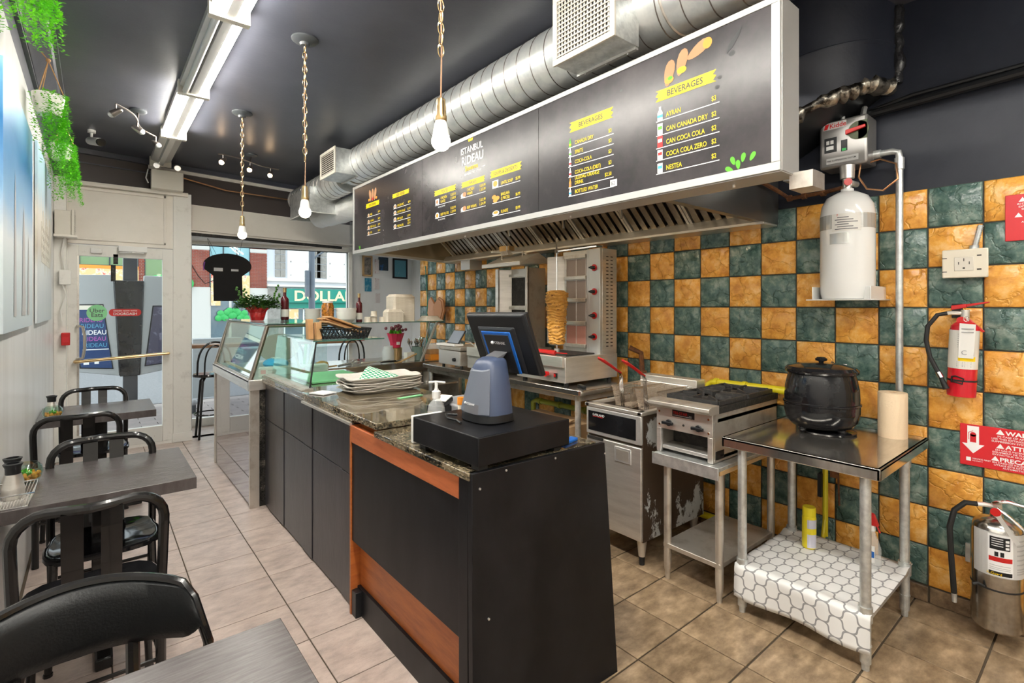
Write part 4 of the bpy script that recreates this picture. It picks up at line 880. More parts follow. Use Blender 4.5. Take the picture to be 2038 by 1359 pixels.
# POS stand + monitor
t = thing('till_stand', 'grey-blue touchscreen till with its tower stand, seen from behind', 'till', (1.17, 1.57, 1.064))
cx, cy, z = 1.17, 1.57, 1.064
def ringr(wx, wy, dx, dy, zz, n=20, p=3.):
    out = []
    for i in range(n):
        a = 2*math.pi*i/n; ca, sa = math.cos(a), math.sin(a); k = (abs(ca)**p+abs(sa)**p)**(-1/p); out.append((cx+dx+wx*k*ca, cy+dy+wy*k*sa, zz))
    return out
def loft(b, rings, mi=0):
    n = len(rings[0]); vs = [p for r_ in rings for p in r_]
    return b.add(vs, [(j*n+i, j*n+(i+1) % n, (j+1)*n+(i+1) % n, (j+1)*n+i) for j in range(len(rings)-1) for i in range(n)]+[tuple(range(n))[::-1], tuple(range((len(rings)-1)*n, len(rings)*n))], mi)
b = B(); loft(b, [ringr(.082, .100, 0, 0, z), ringr(.085, .103, 0, 0, z+.004), ringr(.082, .100, 0, 0, z+.03)]); b.build('stand_base', 'black_plastic', t)
b = B(); loft(b, [ringr(.080, .098, 0, 0, z+.03), ringr(.070, .085, .006, 0, z+.12), ringr(.058, .066, .012, .0, z+.20), ringr(.050, .055, .018, 0, z+.225), ringr(.035, .04, .024, 0, z+.236), ringr(.01, .01, .024, 0, z+.238)]); b.build('tower', 'pos_blue', t, ang=50)
b = B(); b.hexa([(cx-.0845, cy-.055, z+.032), (cx-.060, cy-.097, z+.032), (cx-.06, cy+.097, z+.032), (cx-.0845, cy+.055, z+.032)], [(cx-.052, cy-.04, z+.19), (cx-.03, cy-.06, z+.20), (cx-.03, cy+.06, z+.20), (cx-.052, cy+.04, z+.19)]); b.build('rear_cover', 'pos_grey', t, bevel=.004)
b = B(); b.hexa([(cx-.0862, cy-.05, z+.034), (cx-.080, cy-.06, z+.034), (cx-.080, cy+.05, z+.034), (cx-.0862, cy+.04, z+.034)], [(cx-.0725, cy-.045, z+.085), (cx-.066, cy-.055, z+.085), (cx-.066, cy+.045, z+.085), (cx-.0725, cy+.035, z+.085)]); cv = b.build('port_cover', 'grey_dark', t)
b = B(); b.text('POSBANK', .012, (cx-.080, cy+.028, z+.062), (0,-1,0), (.27,0,1), off=.004); b.ball((cx-.079, cy+.036, z+.067), .005, 8, 6); b.build('logo', 'menu_white', cv)
# screen
TL, TR = Vector((1.20, 1.765, 1.465)), Vector((1.20, 1.392, 1.47)); BL, BR = Vector((1.292, 1.765, 1.232)), Vector((1.292, 1.392, 1.232))
nrm = Vector((-.93, 0, -.36)).normalized()   # towards the viewer side (back of the screen)
def scr(u, v_, d): return TL.lerp(TR, u).lerp(BL.lerp(BR, u), v_)+nrm*d
def plate(b, u0, u1, v0, v1, d0, d1, i=0., mi=0):
    return b.hexa([scr(u0,v0,d0), scr(u1,v0,d0), scr(u1,v1,d0), scr(u0,v1,d0)], [scr(u0+i,v0+i,d1), scr(u1-i,v0+i,d1), scr(u1-i,v1-i,d1), scr(u0+i,v1-i,d1)], mi)
b = B(); plate(b, 0, 1, 0, 1, -.022, -.004); plate(b, 0.0, 1., 0.0, 1., -.004, .006, .03); mo = b.build('screen_housing', 'black_plastic', t, bevel=.004)
b = B(); plate(b, .03, .97, .04, .96, -.0235, -.022); b.build('screen_glass', 'black_gloss', mo)
b = B(); plate(b, .18, .82, .20, .98, .006, .014, .04); b.build('rear_hump', 'pos_dark', mo, bevel=.004)
b = B(); plate(b, .25, .75, .27, .97, .014, .017, .01); b.build('blue_ring', 'blue', mo, bevel=.003)
b = B(); plate(b, .29, .71, .32, .97, .017, .0185, .005); pn = b.build('rear_panel', 'pos_dark', mo, bevel=.002)
dn = (BL-TL).normalized(); b = B(); b.text('POSBANK', .017, scr(.43, .475, .0195), (0,-1,0), -dn, off=.004); b.ball(scr(.415, .455, .0195), .007, 8, 6); b.build('logo', 'menu_white', mo)
b = B(); b.hexa([(cx+.0, 1.62, 1.285), (cx+.03, 1.62, 1.285), (cx+.03, 1.53, 1.285), (cx+.0, 1.53, 1.285)], [scr(.40,.60,.06)[:], scr(.40,.60,.015)[:], scr(.62,.60,.015)[:], scr(.62,.60,.06)[:]]); b.build('neck', 'grey_dark', t, bevel=.002)
b = B(); b.tube([(1.09, 1.66, 1.075), (1.05, 1.68, 1.08), (1.03, 1.63, 1.075), (1.05, 1.60, 1.07), (1.04, 1.56, 1.068)], .005, 6); o = b.build('power_cable', 'black_plastic', t)
o = B().obox((0,0,0), (.10, .035, .012), Matrix.Rotation(.25, 3, 'Z')).build('blue_tape', 'blue', None, local=True, bevel=.003); o.location = (1.49, 1.45, .950); tag(o, 'small blue scrap on the granite beside the cash drawer', 'scrap')
# ================= KITCHEN =================
def sym_legs(t, xs, ys, ztop, r, m='steel', foot=True, name='leg'):
    for x in xs:
        for y in ys:
            b = B(); b.cyl((x, y, .10), (x, y, ztop), r, seg=18, cap=True); b.cyl((x, y, .10), (x, y, .05), r*1.0, r*.85, 18); l = b.build(name, m, t)
            B().cyl((x, y, .055), (x, y, 0), r*.72, r*.62, 14).build('foot', m, l)
# --- front steel table
t = thing('prep_table', 'stainless steel work table holding the black soup kettle', 'table', (2.78, .955, 0))
b = B(); b.box(2.405, 3.17, .625, 1.285, .835, .85); b.box(2.405, 2.42, .625, 1.285, .80, .85); b.box(3.155, 3.17, .625, 1.285, .80, .85); b.box(2.405, 3.17, .625, .64, .80, .85); b.box(2.405, 3.17, 1.27, 1.285, .80, .85)
b.build('tabletop', 'steel_h', t, bevel=.004)
for x in (2.455, 3.03):
    for y in (.69, 1.205):
        b = B(); b.cyl((x, y, .03), (x, y, .835), .0205, seg=20); b.cyl((x, y, .20), (x, y, .262), .026, seg=20); b.cyl((x, y, .10), (x, y, .105), .023, seg=20); l = b.build('leg', 'galv', t); B().cyl((x, y, 0), (x, y, .05), .014, .016, 14).build('foot', 'galv', l)
B().box(2.44, 3.05, .67, 1.225, .21, .235).build('shelf', 'galv', t, bevel=.003)
b = B(); b.box(3.171, 3.1725, .66, .93, .802, .842); b.build('red_tape', 'sign_red', t); B().box(3.1726, 3.174, .76, .82, .812, .834).build('sticker', 'white', t)
# patterned shelf cloth (quatrefoil lattice)
def lattice_mat():
    m = mat('cloth', (.80,.80,.79), .45); nt = m.node_tree; n = nt.nodes; L = nt.links; b = n['Principled BSDF']
    uv = n.new('ShaderNodeUVMap'); sp = n.new('ShaderNodeSeparateXYZ'); L.new(uv.outputs[0], sp.inputs[0])
    def mth(op, a, c=None, v2=None):
        q = n.new('ShaderNodeMath'); q.operation = op
        L.new(a, q.inputs[0]) if not isinstance(a, float) else None
        if c is not None: L.new(c, q.inputs[1])
        if v2 is not None: q.inputs[1].default_value = v2
        return q.outputs[0]
    # diagonal lattice whose lines wobble: |sin(a)|+..., using cos(x)+cos(y) plus ripple
    x = mth('MULTIPLY', sp.outputs[0], v2=math.pi/.092); y = mth('MULTIPLY', sp.outputs[1], v2=math.pi/.105)
    u = mth('ADD', x, y); v = mth('SUBTRACT', x, y)
    u2 = mth('ADD', u, mth('MULTIPLY', mth('SINE', mth('MULTIPLY', v, v2=2.)), v2=.42)); v2_ = mth('ADD', v, mth('MULTIPLY', mth('SINE', mth('MULTIPLY', u, v2=2.)), v2=.42))
    g = mth('LESS_THAN', mth('MINIMUM', mth('ABSOLUTE', mth('SINE', u2)), mth('ABSOLUTE', mth('SINE', v2_))), v2=.17)
    mx = n.new('ShaderNodeMixRGB'); mx.inputs[1].default_value = (.80,.80,.79,1); mx.inputs[2].default_value = (.30,.30,.31,1); L.new(g, mx.inputs[0]); L.new(mx.outputs[0], b.inputs[0]); M['cloth'] = m
lattice_mat()
def grid_sheet(name, parent, label, cat):
    me = bpy.data.meshes.new(name); vs = []; fs = []; uv = []
    # profile across: top from back (x=3.06) to front (x=2.43), then hanging down
    nx, ny = 24, 20
    prof = [(3.06-.63*i/16, .2385) for i in range(17)]+[(2.424, .235-.0215*k) for k in range(1, 9)]
    Ls = [0]
    for i in range(1, len(prof)): Ls.append(Ls[-1]+math.hypot(prof[i][0]-prof[i-1][0], prof[i][1]-prof[i-1][1]))
    for i, (x, z) in enumerate(prof):
        for j in range(ny+1):
            f = j/ny; y = .665+.565*f; dz = 0; dx = 0
            if i > 16:
                k = (i-16)/8; dz = -.018*math.sin(f*math.pi)*k*-1 + .02*k*(abs(f-.5)*2)**3; dx = -.012*math.sin(f*9)*k
            if i <= 2 and (j == 0 or j == ny): dz = .012
            if 1 < i < 16: dz += .0015*math.sin(i*1.3+j*.9)
            vs.append((x+dx, y, z+dz)); uv.append((Ls[i], y))
    n1 = ny+1
    for i in range(len(prof)-1):
        for j in range(ny): fs.append((i*n1+j, i*n1+j+1, (i+1)*n1+j+1, (i+1)*n1+j))
    me.from_pydata([(p[0], p[1], p[2]) for p in vs], [], fs); ul = me.uv_layers.new(name='UVMap')
    for l in me.loops: ul.data[l.index].uv = uv[l.vertex_index]
    me.polygons.foreach_set('use_smooth', [True]*len(fs)); me.materials.append(M['cloth'])
    o = bpy.data.objects.new(name, me); COL.objects.link(o); sd = o.modifiers.new('s', 'SOLIDIFY'); sd.thickness = .0015; return tag(o, label, cat)
grid_sheet('shelf_cloth', None, 'white shelf cloth with a grey quatrefoil lattice draped over the lower table shelf', 'cloth')
# soup kettle
kx, ky, kz = 2.90, 1.01, .85
t = thing('soup_kettle', 'round black electric soup kettle with lid on the steel table', 'kettle', (kx, ky, kz))
b = B(); b.lathe([(.10, .025), (.135, .035), (.160, .065), (.170, .11), (.1705, .145), (.175, .150), (.175, .156), (.168, .160)], (kx, ky, kz), 40); b.build('heating_base', 'black_gloss', t)
b = B(); b.lathe([(.168, .158), (.169, .18), (.166, .23), (.156, .28), (.150, .30), (.163, .306), (.166, .315), (.160, .325)], (kx, ky, kz), 40); b.build('body', 'black_gloss', t)
b = B(); b.lathe([(.165, .314), (.167, .322), (.155, .336), (.10, .350), (.02, .355), (.0001, .356)], (kx, ky, kz), 40); l = b.build('lid', 'black_gloss', t)
b = B(); b.lathe([(.010, .352), (.012, .362), (.026, .366), (.028, .376), (.018, .384), (.0001, .385)], (kx, ky, kz), 20); b.build('knob', 'black_gloss', l)
b = B(); b.tube([(kx+.08, ky-.02, kz+.346), (kx+.09, ky-.02, kz+.356), (kx+.11, ky-.02, kz+.350)], .003, 6); b.obox((kx+.135, ky-.06, kz+.342), (.022, .022, .004), Matrix.Rotation(.7, 3, 'Z')); b.build('lid_hinge', 'chrome', l)
for a in (150, 255, 20, 320):
    c_, s_ = math.cos(math.radians(a)), math.sin(math.radians(a)); B().ball((kx+.105*c_, ky+.105*s_, kz+.021), .021, 16, 10).build('foot', 'black_gloss', t)
B().lathe([(.112, .004), (.128, .002), (.13, .01), (.118, .014)], (kx+.02, ky-.02, kz), 32).build('base_ring', 'black_gloss', t)
# paper towel roll
px_, py_ = 3.06, .745
t = thing('paper_towel_roll', 'upright roll of pale brown paper towel on the steel table', 'paper towel', (px_, py_, .85))
b = B(); b.lathe([(.018, 0), (.060, 0), (.061, .004), (.061, .217), (.059, .220), (.020, .221), (.018, .2)], (px_, py_, .85), 36); b.build('roll', 'paper_brown', t); B().lathe([(.018, .0), (.019, .219), (.0165, .219), (.016, .0)], (px_, py_, .85), 24).build('core', 'cardboard', t)
# spray bottles on the lower shelf
t = thing('aerosol_can', 'yellow-capped aerosol can on the patterned lower shelf', 'spray can', (2.88, 1.06, .242)); c3 = (2.88, 1.06, .242)
B().lathe([(.031, 0), (.033, .004), (.033, .155), (.030, .162)], c3, 24).build('can', 'lemon', t); B().lathe([(.031, .162), (.0315, .205), (.029, .210), (.0001, .209)], c3, 24).build('cap', 'lemon', t)
b = B()
for a0, a1, z0, z1, mi in ((185, 275, .006, .075, 0), (185, 275, .075, .105, 1), (185, 275, .105, .150, 0), (280, 305, .135, .152, 2), (285, 300, .05, .06, 3)):
    for k in range(6):
        p, q = math.radians(a0+(a1-a0)*k/6), math.radians(a0+(a1-a0)*(k+1)/6); r_ = .0335
        b.quad((c3[0]+r_*math.cos(p), c3[1]+r_*math.sin(p), c3[2]+z0), (c3[0]+r_*math.cos(q), c3[1]+r_*math.sin(q), c3[2]+z0), (c3[0]+r_*math.cos(q), c3[1]+r_*math.sin(q), c3[2]+z1), (c3[0]+r_*math.cos(p), c3[1]+r_*math.sin(p), c3[2]+z1), mi=mi)
b.build('paper_label', [flat('lilac', (.62,.62,.72), .4), 'lemon', 'red', 'black_plastic'], t)
t = thing('spray_bottle', 'clear spray bottle with a red trigger head on the patterned lower shelf', 'spray bottle', (2.90, .79, .242)); c3 = (2.90, .79, .242)
B().lathe([(.036, 0), (.040, .006), (.040, .09), (.030, .125), (.016, .165), (.014, .175)], c3, 24, sx=.75, sy=1).build('bottle_body', 'glass_frost', t)
B().lathe([(.016, .172), (.017, .198), (.014, .2)], c3, 16).build('collar', 'white', t)
b = B(); x, y, z = c3; b.hexa([(x-.014,y-.03,z+.20),(x+.014,y-.03,z+.20),(x+.014,y+.016,z+.20),(x-.014,y+.016,z+.20)], [(x-.010,y-.012,z+.252),(x+.010,y-.012,z+.252),(x+.010,y+.02,z+.262),(x-.010,y+.02,z+.262)]); b.tube([(x, y-.02, z+.205), (x, y-.035, z+.17)], .004, 6); b.build('trigger_head', 'red', t, bevel=.004)
b = B(); b.box(x-.034, x-.0315, y-.022, y+.016, z+.03, z+.11); b.box(x-.0345, x-.034, y-.02, y+.014, z+.055, z+.085, 1); b.build('paper_label', ['white', 'blue'], t)
# --- burner stand
t = thing('burner_stand', 'narrow steel stand with galvanised top carrying the gas burner', 'stand', (2.76, 1.47, 0))
b = B(); b.box(2.375, 3.12, 1.285, 1.665, .675, .695); b.build('top_board', 'galv', t, bevel=.003); b = B(); b.box(2.368, 2.376, 1.283, 1.667, .635, .698); b.build('front_lip', 'galv', t, bevel=.002)
B().box(2.39, 3.10, 1.283, 1.30, .655, .676).build('wood_batten', 'raw_wood', t)
sym_legs(t, (2.44, 3.02), (1.315, 1.615), .675, .0205, 'steel_dirty')
b = B(); b.box(2.42, 3.02, 1.30, 1.63, .175, .20); b.build('shelf', 'steel_dirty', t, bevel=.003)
# --- two-burner range
t = thing('gas_burner', 'steel countertop gas burner with two knobs and black grates', 'stove', (2.77, 1.50, .698))
xf, xb, y0, y1, z0, z1 = 2.41, 3.15, 1.335, 1.665, .698, .95
b = B(); b.box(xf+.02, xb, y0, y0+.008, z0+.0, z1); b.box(xf+.02, xb, y1-.008, y1, z0, z1); b.box(xb-.01, xb, y0, y1, z0, z1); b.box(xf+.03, xb, y0, y1, z0+.012, z0+.03); b.box(xf+.05, xb, y0, y1, z1-.05, z1-.03); b.build('body', 'steel_dirty', t, bevel=.001)
b = B(); b.box(xf, xf+.025, y0, y1, z0+.13, z1); b.build('front_panel', 'steel', t, bevel=.002)
for y in (y0, y1-.028): B().box(xf, xf+.02, y, y+.028, z0, z0+.13).build('front_post', 'steel', t, bevel=.002)
B().box(xf+.01, xf+.03, y0+.03, y1-.03, z0+.02, z0+.038).build('tray_lip', 'alu', t, bevel=.003)
B().box(xf+.15, xf+.16, y0+.01, y1-.01, z0+.03, z1-.05).build('inner_shade', 'soot_shade', t)  # dark sheet standing in for the shade inside the burner cavity
b = B(); b.prism([(xf+.02, .948), (xf-.045, .95), (xf-.062, .965), (xf-.060, .982), (xf-.045, .992), (xf+.04, .992), (xf+.04, .948)], y0-.014, y1+.014, 1); b.build('bullnose_rail', 'steel_dirty', t, bevel=.002)
b = B(); b.box(xf+.04, xb, y0-.004, y0+.012, .945, .978); b.box(xf+.04, xb, y1-.012, y1+.004, .945, .978); b.box(xb-.02, xb, y0, y1, .945, .978); b.box(xf+.04, xb-.02, y0+.01, y1-.01, .948, .952); b.build('top_rim', 'soot_shade', t)
for k, x in enumerate((2.64, 2.96)):
    g = B(); hx_, hy_ = .145, .15; yc = 1.50; zt = .992
    for s_ in (-1, 1):
        g.box(x-hx_, x+hx_, yc+s_*hy_-.007, yc+s_*hy_+.007, .97, zt); g.box(x+s_*hx_-.007, x+s_*hx_+.007, yc-hy_, yc+hy_, .97, zt)
    for a in range(8):
        c_, s_ = math.cos(a*math.pi/4), math.sin(a*math.pi/4); q = .145 if a % 2 == 0 else .19
        g.hexa([(x+.055*c_-.005*s_, yc+.055*s_+.005*c_, .975), (x+.055*c_+.005*s_, yc+.055*s_-.005*c_, .975), (x+q*c_+.005*s_, yc+q*s_-.005*c_, .975), (x+q*c_-.005*s_, yc+q*s_+.005*c_, .975)], [(x+.055*c_-.005*s_, yc+.055*s_+.005*c_, 1.0), (x+.055*c_+.005*s_, yc+.055*s_-.005*c_, 1.0), (x+q*c_+.005*s_, yc+q*s_-.005*c_, .998), (x+q*c_-.005*s_, yc+q*s_+.005*c_, .998)])
    g.lathe([(.05, .956), (.05, .972), (.03, .98), (.0001, .981)], (x, yc, 0), 20); g.v = [(p[0], p[1], p[2]+.012) for p in g.v]; g.build('grate', 'cast_iron' if 'cast_iron' in M else flat('cast_iron', (.035,.034,.034), .45, var=(40., (.09,.085,.08), .5, .7)), t, smooth=False)
for y in (1.41, 1.585):
    b = B(); b.cyl((xf, y, .865), (xf-.012, y, .865), .018, seg=16); b.box(xf-.026, xf-.012, y-.034, y+.034, .857, .873); b.build('knob', 'black_plastic', t, bevel=.003)
B().cyl((xf-.001, 1.498, .865), (xf-.004, 1.498, .865), .006, seg=12).build('pilot_hole', 'soot_shade', t)
b = B(); b.box(xf-.003, xf, 1.435, 1.565, .905, .940); b.text('TRI-STAR', .021, (xf-.0032, 1.56, .918), (0,-1,0), (0,0,1), mi=1, off=.012); b.box(xf-.0035, xf-.003, 1.45, 1.56, .911, .9125, 2); b.text('***', .012, (xf-.0034, 1.465, .912), (0,-1,0), (0,0,1), mi=2); b.build('name_plate', ['black_plastic', 'red', 'menu_white'], t)
b = B(); b.box(2.44, 2.52, y0-.003, y0, .715, .755); b.build('rating_plate', 'black_plastic', t)
b = B()
for y in (y0+.02, y1-.02):
    for z in (.92, .85): b.cyl((xf, y, z), (xf-.004, y, z), .006, seg=10)
b.build('screw', 'chrome', t)
# --- fryer
t = thing('deep_fryer', 'steel deep fryer with black control panel and a badly worn side', 'fryer', (2.73, 1.97, 0))
x0, x1, y0, y1 = 2.40, 3.06, 1.758, 2.18
b = B(); b.box(x0+.015, x1, y0, y0+.012, .145, .87); b.build('side_panel', 'fryer_side', t); B().box(x0+.015, x1, y1-.012, y1, .145, .87).build('side_panel', 'steel_dirty', t)
B().box(x0+.02, x1-.02, y0+.012, y1-.012, .15, .30).build('tank_base', 'black_plastic', t)
B().box(x0+.0, x0+.025, y0+.004, y1-.004, .150, .685).build('door', 'steel_h' if False else 'steel', t, bevel=.005)
b = B(); b.hexa([(x0+.0,y0+.002,.70),(x0+.03,y0+.002,.70),(x0+.03,y1-.002,.70),(x0+.0,y1-.002,.70)], [(x0+.0,y0+.002,.868),(x0+.03,y0+.002,.868),(x0+.03,y1-.002,.868),(x0+.0,y1-.002,.868)]); b.build('front_panel', 'alu', t, bevel=.006)
b = B(); b.box(x0-.003, x0+.001, y0+.04, y1-.022, .725, .845); b.text('GARLAND', .020, (x0-.0033, y1-.058, .818), (0,-1,0), (0,0,1), mi=1, off=.008); b.box(x0-.0035, x0-.003, y1-.14, y1-.058, .812, .8145, 2); b.build('control_panel', ['black_gloss', 'menu_white', 'red'], t)
b = B(); b.box(x0-.006, x0+.002, 1.83, 1.95, .575, .665); d_ = b.build('door_handle', 'alu', t, bevel=.006); b = B(); b.box(x0-.0075, x0-.0055, 1.845, 1.935, .59, .65); b.build('handle_recess', 'steel_dirty', d_)
b = B(); b.box(x0-.004, x0+.001, 2.04, 2.165, .672, .688); b.build('vent_slot', 'soot_shade', t)
b = B(); b.box(x0-.005, x1, y0-.006, y0+.03, .87, .892); b.box(x0-.005, x1, y1-.03, y1+.006, .87, .892); b.box(x0-.005, x0+.05, y0, y1, .87, .892); b.box(x1-.12, x1, y0, y1, .87, .892); b.build('top_frame', 'steel', t, bevel=.004)
b = B(); b.hexa([(x0+.12,y0+.08,.62),(x1-.2,y0+.08,.62),(x1-.2,y1-.08,.62),(x0+.12,y1-.08,.62)], [(x0+.045,y0+.03,.875),(x1-.12,y0+.03,.875),(x1-.12,y1-.03,.875),(x0+.045,y1-.03,.875)]); 
B().box(x0+.045, x1-.12, y0+.03, y1-.03, .80, .81).build('oil', flat('oil', (.045,.025,.012), .08), t)
b = B(); b.box(x1-.10, x1, y0-.01, y1+.0, .89, 1.022); b.build('flue', 'steel', t, bevel=.004); b = B(); b.box(x1-.14, x1-.10, y0+.02, y1-.02, .97, .976); b.tube([(x1-.135, y0+.03, .985), (x1-.135, y1-.03, .985)], .006, 8); b.build('basket_hanger', 'alu', t)
for x in (x0+.05, x1-.06):
    for y in (y0+.035, y1-.035):
        l = B().cyl((x, y, .05), (x, y, .148), .019, .03, 16).build('leg', 'steel_dirty', t); B().cyl((x, y, 0), (x, y, .05), .015, .017, 14).build('foot', 'rubber', l)
def fry_basket(yc, label):
    t = thing('fry_basket', label, 'fry basket', (2.75, yc, .84), 0, 'wire fry baskets'); b = B()
    xa, xb_, ya, yb_ = 2.585, 2.90, yc-.078, yc+.078; zt, zb = .985, .858
    b.tube([(xa,ya,zt),(xb_,ya,zt),(xb_,yb_,zt),(xa,yb_,zt)], .004, 6, closed=True); b.tube([(xa+.02,ya+.015,zb),(xb_-.02,ya+.015,zb),(xb_-.02,yb_-.015,zb),(xa+.02,yb_-.015,zb)], .003, 6, closed=True); b.build('rim', 'basket_wire', t)
    b = B()
    for k in range(1, 15):
        f = k/15; z = zb+(zt-zb)*f; e = .02*(1-f); e2 = .015*(1-f); b.tube([(xa+e,ya+e2,z),(xb_-e,ya+e2,z),(xb_-e,yb_-e2,z),(xa+e,yb_-e2,z)], .0014, 4, closed=True)
    for k in range(25):
        f = k/24; x = xa+(xb_-xa)*f; xx = xa+.02+(xb_-xa-.04)*f; b.tube([(x,ya,zt),(xx,ya+.015,zb),(xx,yb_-.015,zb),(x,yb_,zt)], .0013, 4)
    for k in range(13):
        f = k/12; y = ya+(yb_-ya)*f; yy = ya+.015+(yb_-ya-.03)*f; b.tube([(xa,y,zt),(xa+.02,yy,zb),(xb_-.02,yy,zb),(xb_,y,zt)], .0013, 4)
    o = b.build('wire_mesh', 'basket_wire', t); o['kind'] = 'stuff'
    b = B()
    for dy in (-.012, -.004, .004, .012): b.tube([(xa+.012, yc+dy, zb), (xa-.004, yc+dy, zt), (xa-.008, yc+dy, zt+.07), (xa-.03, yc+dy*.5, zt+.095)], .0022, 5)
    b.box(xa-.008, xa+.0, yc-.016, yc+.016, zt+.055, zt+.058); b.build('handle_bracket', 'chrome', t)
    b = B(); b.tube([(xa-.02, yc-.010, zt+.09), (xa-.10, yc-.014, zt+.135), (xa-.20, yc-.02, zt+.185), (xa-.225, yc, zt+.20), (xa-.20, yc+.02, zt+.19), (xa-.10, yc+.014, zt+.14), (xa-.02, yc+.010, zt+.095)], .0055, 8); b.build('handle', 'red', t)
fry_basket(2.045, 'wire fry basket with red handle, the one nearer the kebab grill'); fry_basket(1.865, 'wire fry basket with red handle, the one nearer the gas burner')
# --- long steel table
t = thing('equipment_table', 'long stainless table carrying the kebab grills and the contact grill', 'table', (2.85, 3.35, 0))
b = B(); zt = .93
def rrect(x0, x1, y0, y1, r, n=5):
    out = []
    for cx_, cy_, a in ((x1-r, y1-r, 0), (x0+r, y1-r, 90), (x0+r, y0+r, 180), (x1-r, y0+r, 270)):
        for k in range(n+1): q = math.radians(a+90*k/n); out.append((cx_+r*math.cos(q), cy_+r*math.sin(q)))
    return out
b.prism(rrect(2.50, 3.235, 2.32, 4.45, .035), zt-.038, zt, 2); b.build('tabletop', 'steel_h', t, bevel=.004)
b = B(); b.box(2.54, 3.2, 2.36, 4.4, zt-.08, zt-.038); b.build('frame', 'steel_dirty', t)
sym_legs(t, (2.56, 3.17), (2.40, 4.37), zt-.04, .021, 'galv')
B().box(2.55, 3.2, 2.40, 4.38, .28, .30).build('shelf', 'galv', t, bevel=.003)
# --- kebab machine, right
def kebab(y0, y1, xback, label, big):
    t = thing('kebab_grill', label, 'kebab grill', ((2.53+xback)/2, (y0+y1)/2, .93))
    xf = 2.535; zb = .955
    b = B(); b.box(xf, xback, y0, y1, zb, 1.135); b.build('base_box', 'steel', t, bevel=.004)
    b = B(); b.box(xf-.022, xf, y0+.01, y1-.02, 1.065, 1.14); b.box(xf-.022, xf+.02, y0+.01, y1-.02, 1.135, 1.142); b.build('front_drawer', 'steel', t, bevel=.003)
    for x in (xf+.05, xback-.05):
        for y in (y0+.04, y1-.04): B().cyl((x, y, .93), (x, y, zb), .018, seg=14).build('foot', 'rubber', t)
    return t
k1 = kebab(2.495, 3.02, 3.10, 'steel kebab grill with browned meat on its spit, four red-trimmed knobs', True)
B().box(2.60, 2.90, 2.55, 2.98, 1.136, 1.145).build('drip_pan', 'soot_shade', k1)
b = B(); b.box(2.93, 3.10, 2.50, 2.91, 1.135, 1.93); b.build('tower', 'steel', k1, bevel=.004)
b = B(); b.box(2.905, 2.93, 2.50, 2.61, 1.135, 1.93); b.box(2.91, 2.925, 2.61, 2.64, 1.135, 1.93); b.build('knob_strip', 'alu', k1, bevel=.004)
b = B(); b.hexa([(2.925,2.87,1.135),(2.935,2.87,1.135),(2.935,2.895,1.135),(2.925,2.895,1.135)], [(2.925,2.87,1.90),(2.935,2.87,1.90),(2.935,2.895,1.90),(2.925,2.895,1.90)]); b.hexa([(2.80,2.955,1.2),(2.805,2.965,1.2),(2.935,2.885,1.2),(2.93,2.88,1.2)], [(2.80,2.955,1.885),(2.805,2.965,1.885),(2.935,2.885,1.9),(2.93,2.88,1.9)]); b.build('side_wing', 'steel', k1, bevel=.002)
for i, (z0, z1) in enumerate(((1.20, 1.345), (1.375, 1.525), (1.555, 1.70), (1.73, 1.865))):
    b = B(); b.box(2.922, 2.931, 2.645, 2.865, z0, z1); br = b.build('burner', flat('burner%d' % i, (.62,.30,.24) if i == 0 else (.33,.27,.24), .8, bump=(300,.3)), k1)
    b = B(); b.tube([(2.917, 2.65, z0), (2.917, 2.86, z0), (2.917, 2.86, z1), (2.917, 2.65, z1)], .003, 5, closed=True); b.tube([(2.914, 2.75, z0), (2.914, 2.75, z1)], .002, 5); b.build('guard_wire', 'steel', br)
for z in (1.185, 1.36, 1.54, 1.715, 1.88): B().box(2.900, 2.93, 2.645, 2.868, z-.012, z+.016).build('burner_ledge', 'steel_dirty', k1, bevel=.003)
for z in (1.265, 1.425, 1.605, 1.785):
    b = B(); b.lathe([(.026, 0), (.026, .006), (.0001, .006)], (2.905, 2.555, z), 20, rot=Matrix.Rotation(-math.pi/2, 3, 'Y')); kb = b.build('knob', 'red', k1)
    b = B(); b.cyl((2.9, 2.555, z), (2.865, 2.555, z), .014, .012, 14); b.box(2.862, 2.89, 2.533, 2.577, z-.006, z+.006); b.build('knob_grip', 'black_plastic', kb, bevel=.002)
b = B()
for i in range(26):
    for xx in (2.975, 3.025): b.box(xx, xx+.025, 2.4988, 2.5, 1.19+.027*i, 1.197+.027*i)
b.build('vent_slots', 'soot_shade', k1)
b = B(); b.cyl((2.525, 2.68, 1.01), (2.49, 2.68, 1.01), .016, .018); b.cyl((2.51, 2.645, 1.012), (2.485, 2.645, 1.012), .016, .018); b.build('red_button', 'red', k1); b = B(); b.box(2.523, 2.535, 2.575, 2.60, .99, 1.02); b.build('rocker_switch', 'black_plastic', k1); B().box(2.519, 2.524, 2.58, 2.595, .995, 1.015).build('switch_key', 'red', k1)
mx_, my_ = 2.735, 2.785
b = B(); b.cyl((mx_, my_, 1.14), (mx_, my_, 2.02), .006, seg=10); b.box(mx_-.012, mx_+.012, my_-.012, my_+.012, 1.9, 1.93); b.tube([(mx_, my_, 1.915), (2.93, 2.56, 1.95), (3.0, 2.56, 1.95)], .009, 6); b.build('spit', 'chrome', k1)
b = B(); b.lathe([(.05, 1.198), (.055, 1.205), (.0001, 1.206)], (mx_, my_, 0), 20); b.cyl((mx_, my_, 1.145), (mx_, my_, 1.17), .02); b.build('spit_plate', 'steel', k1)
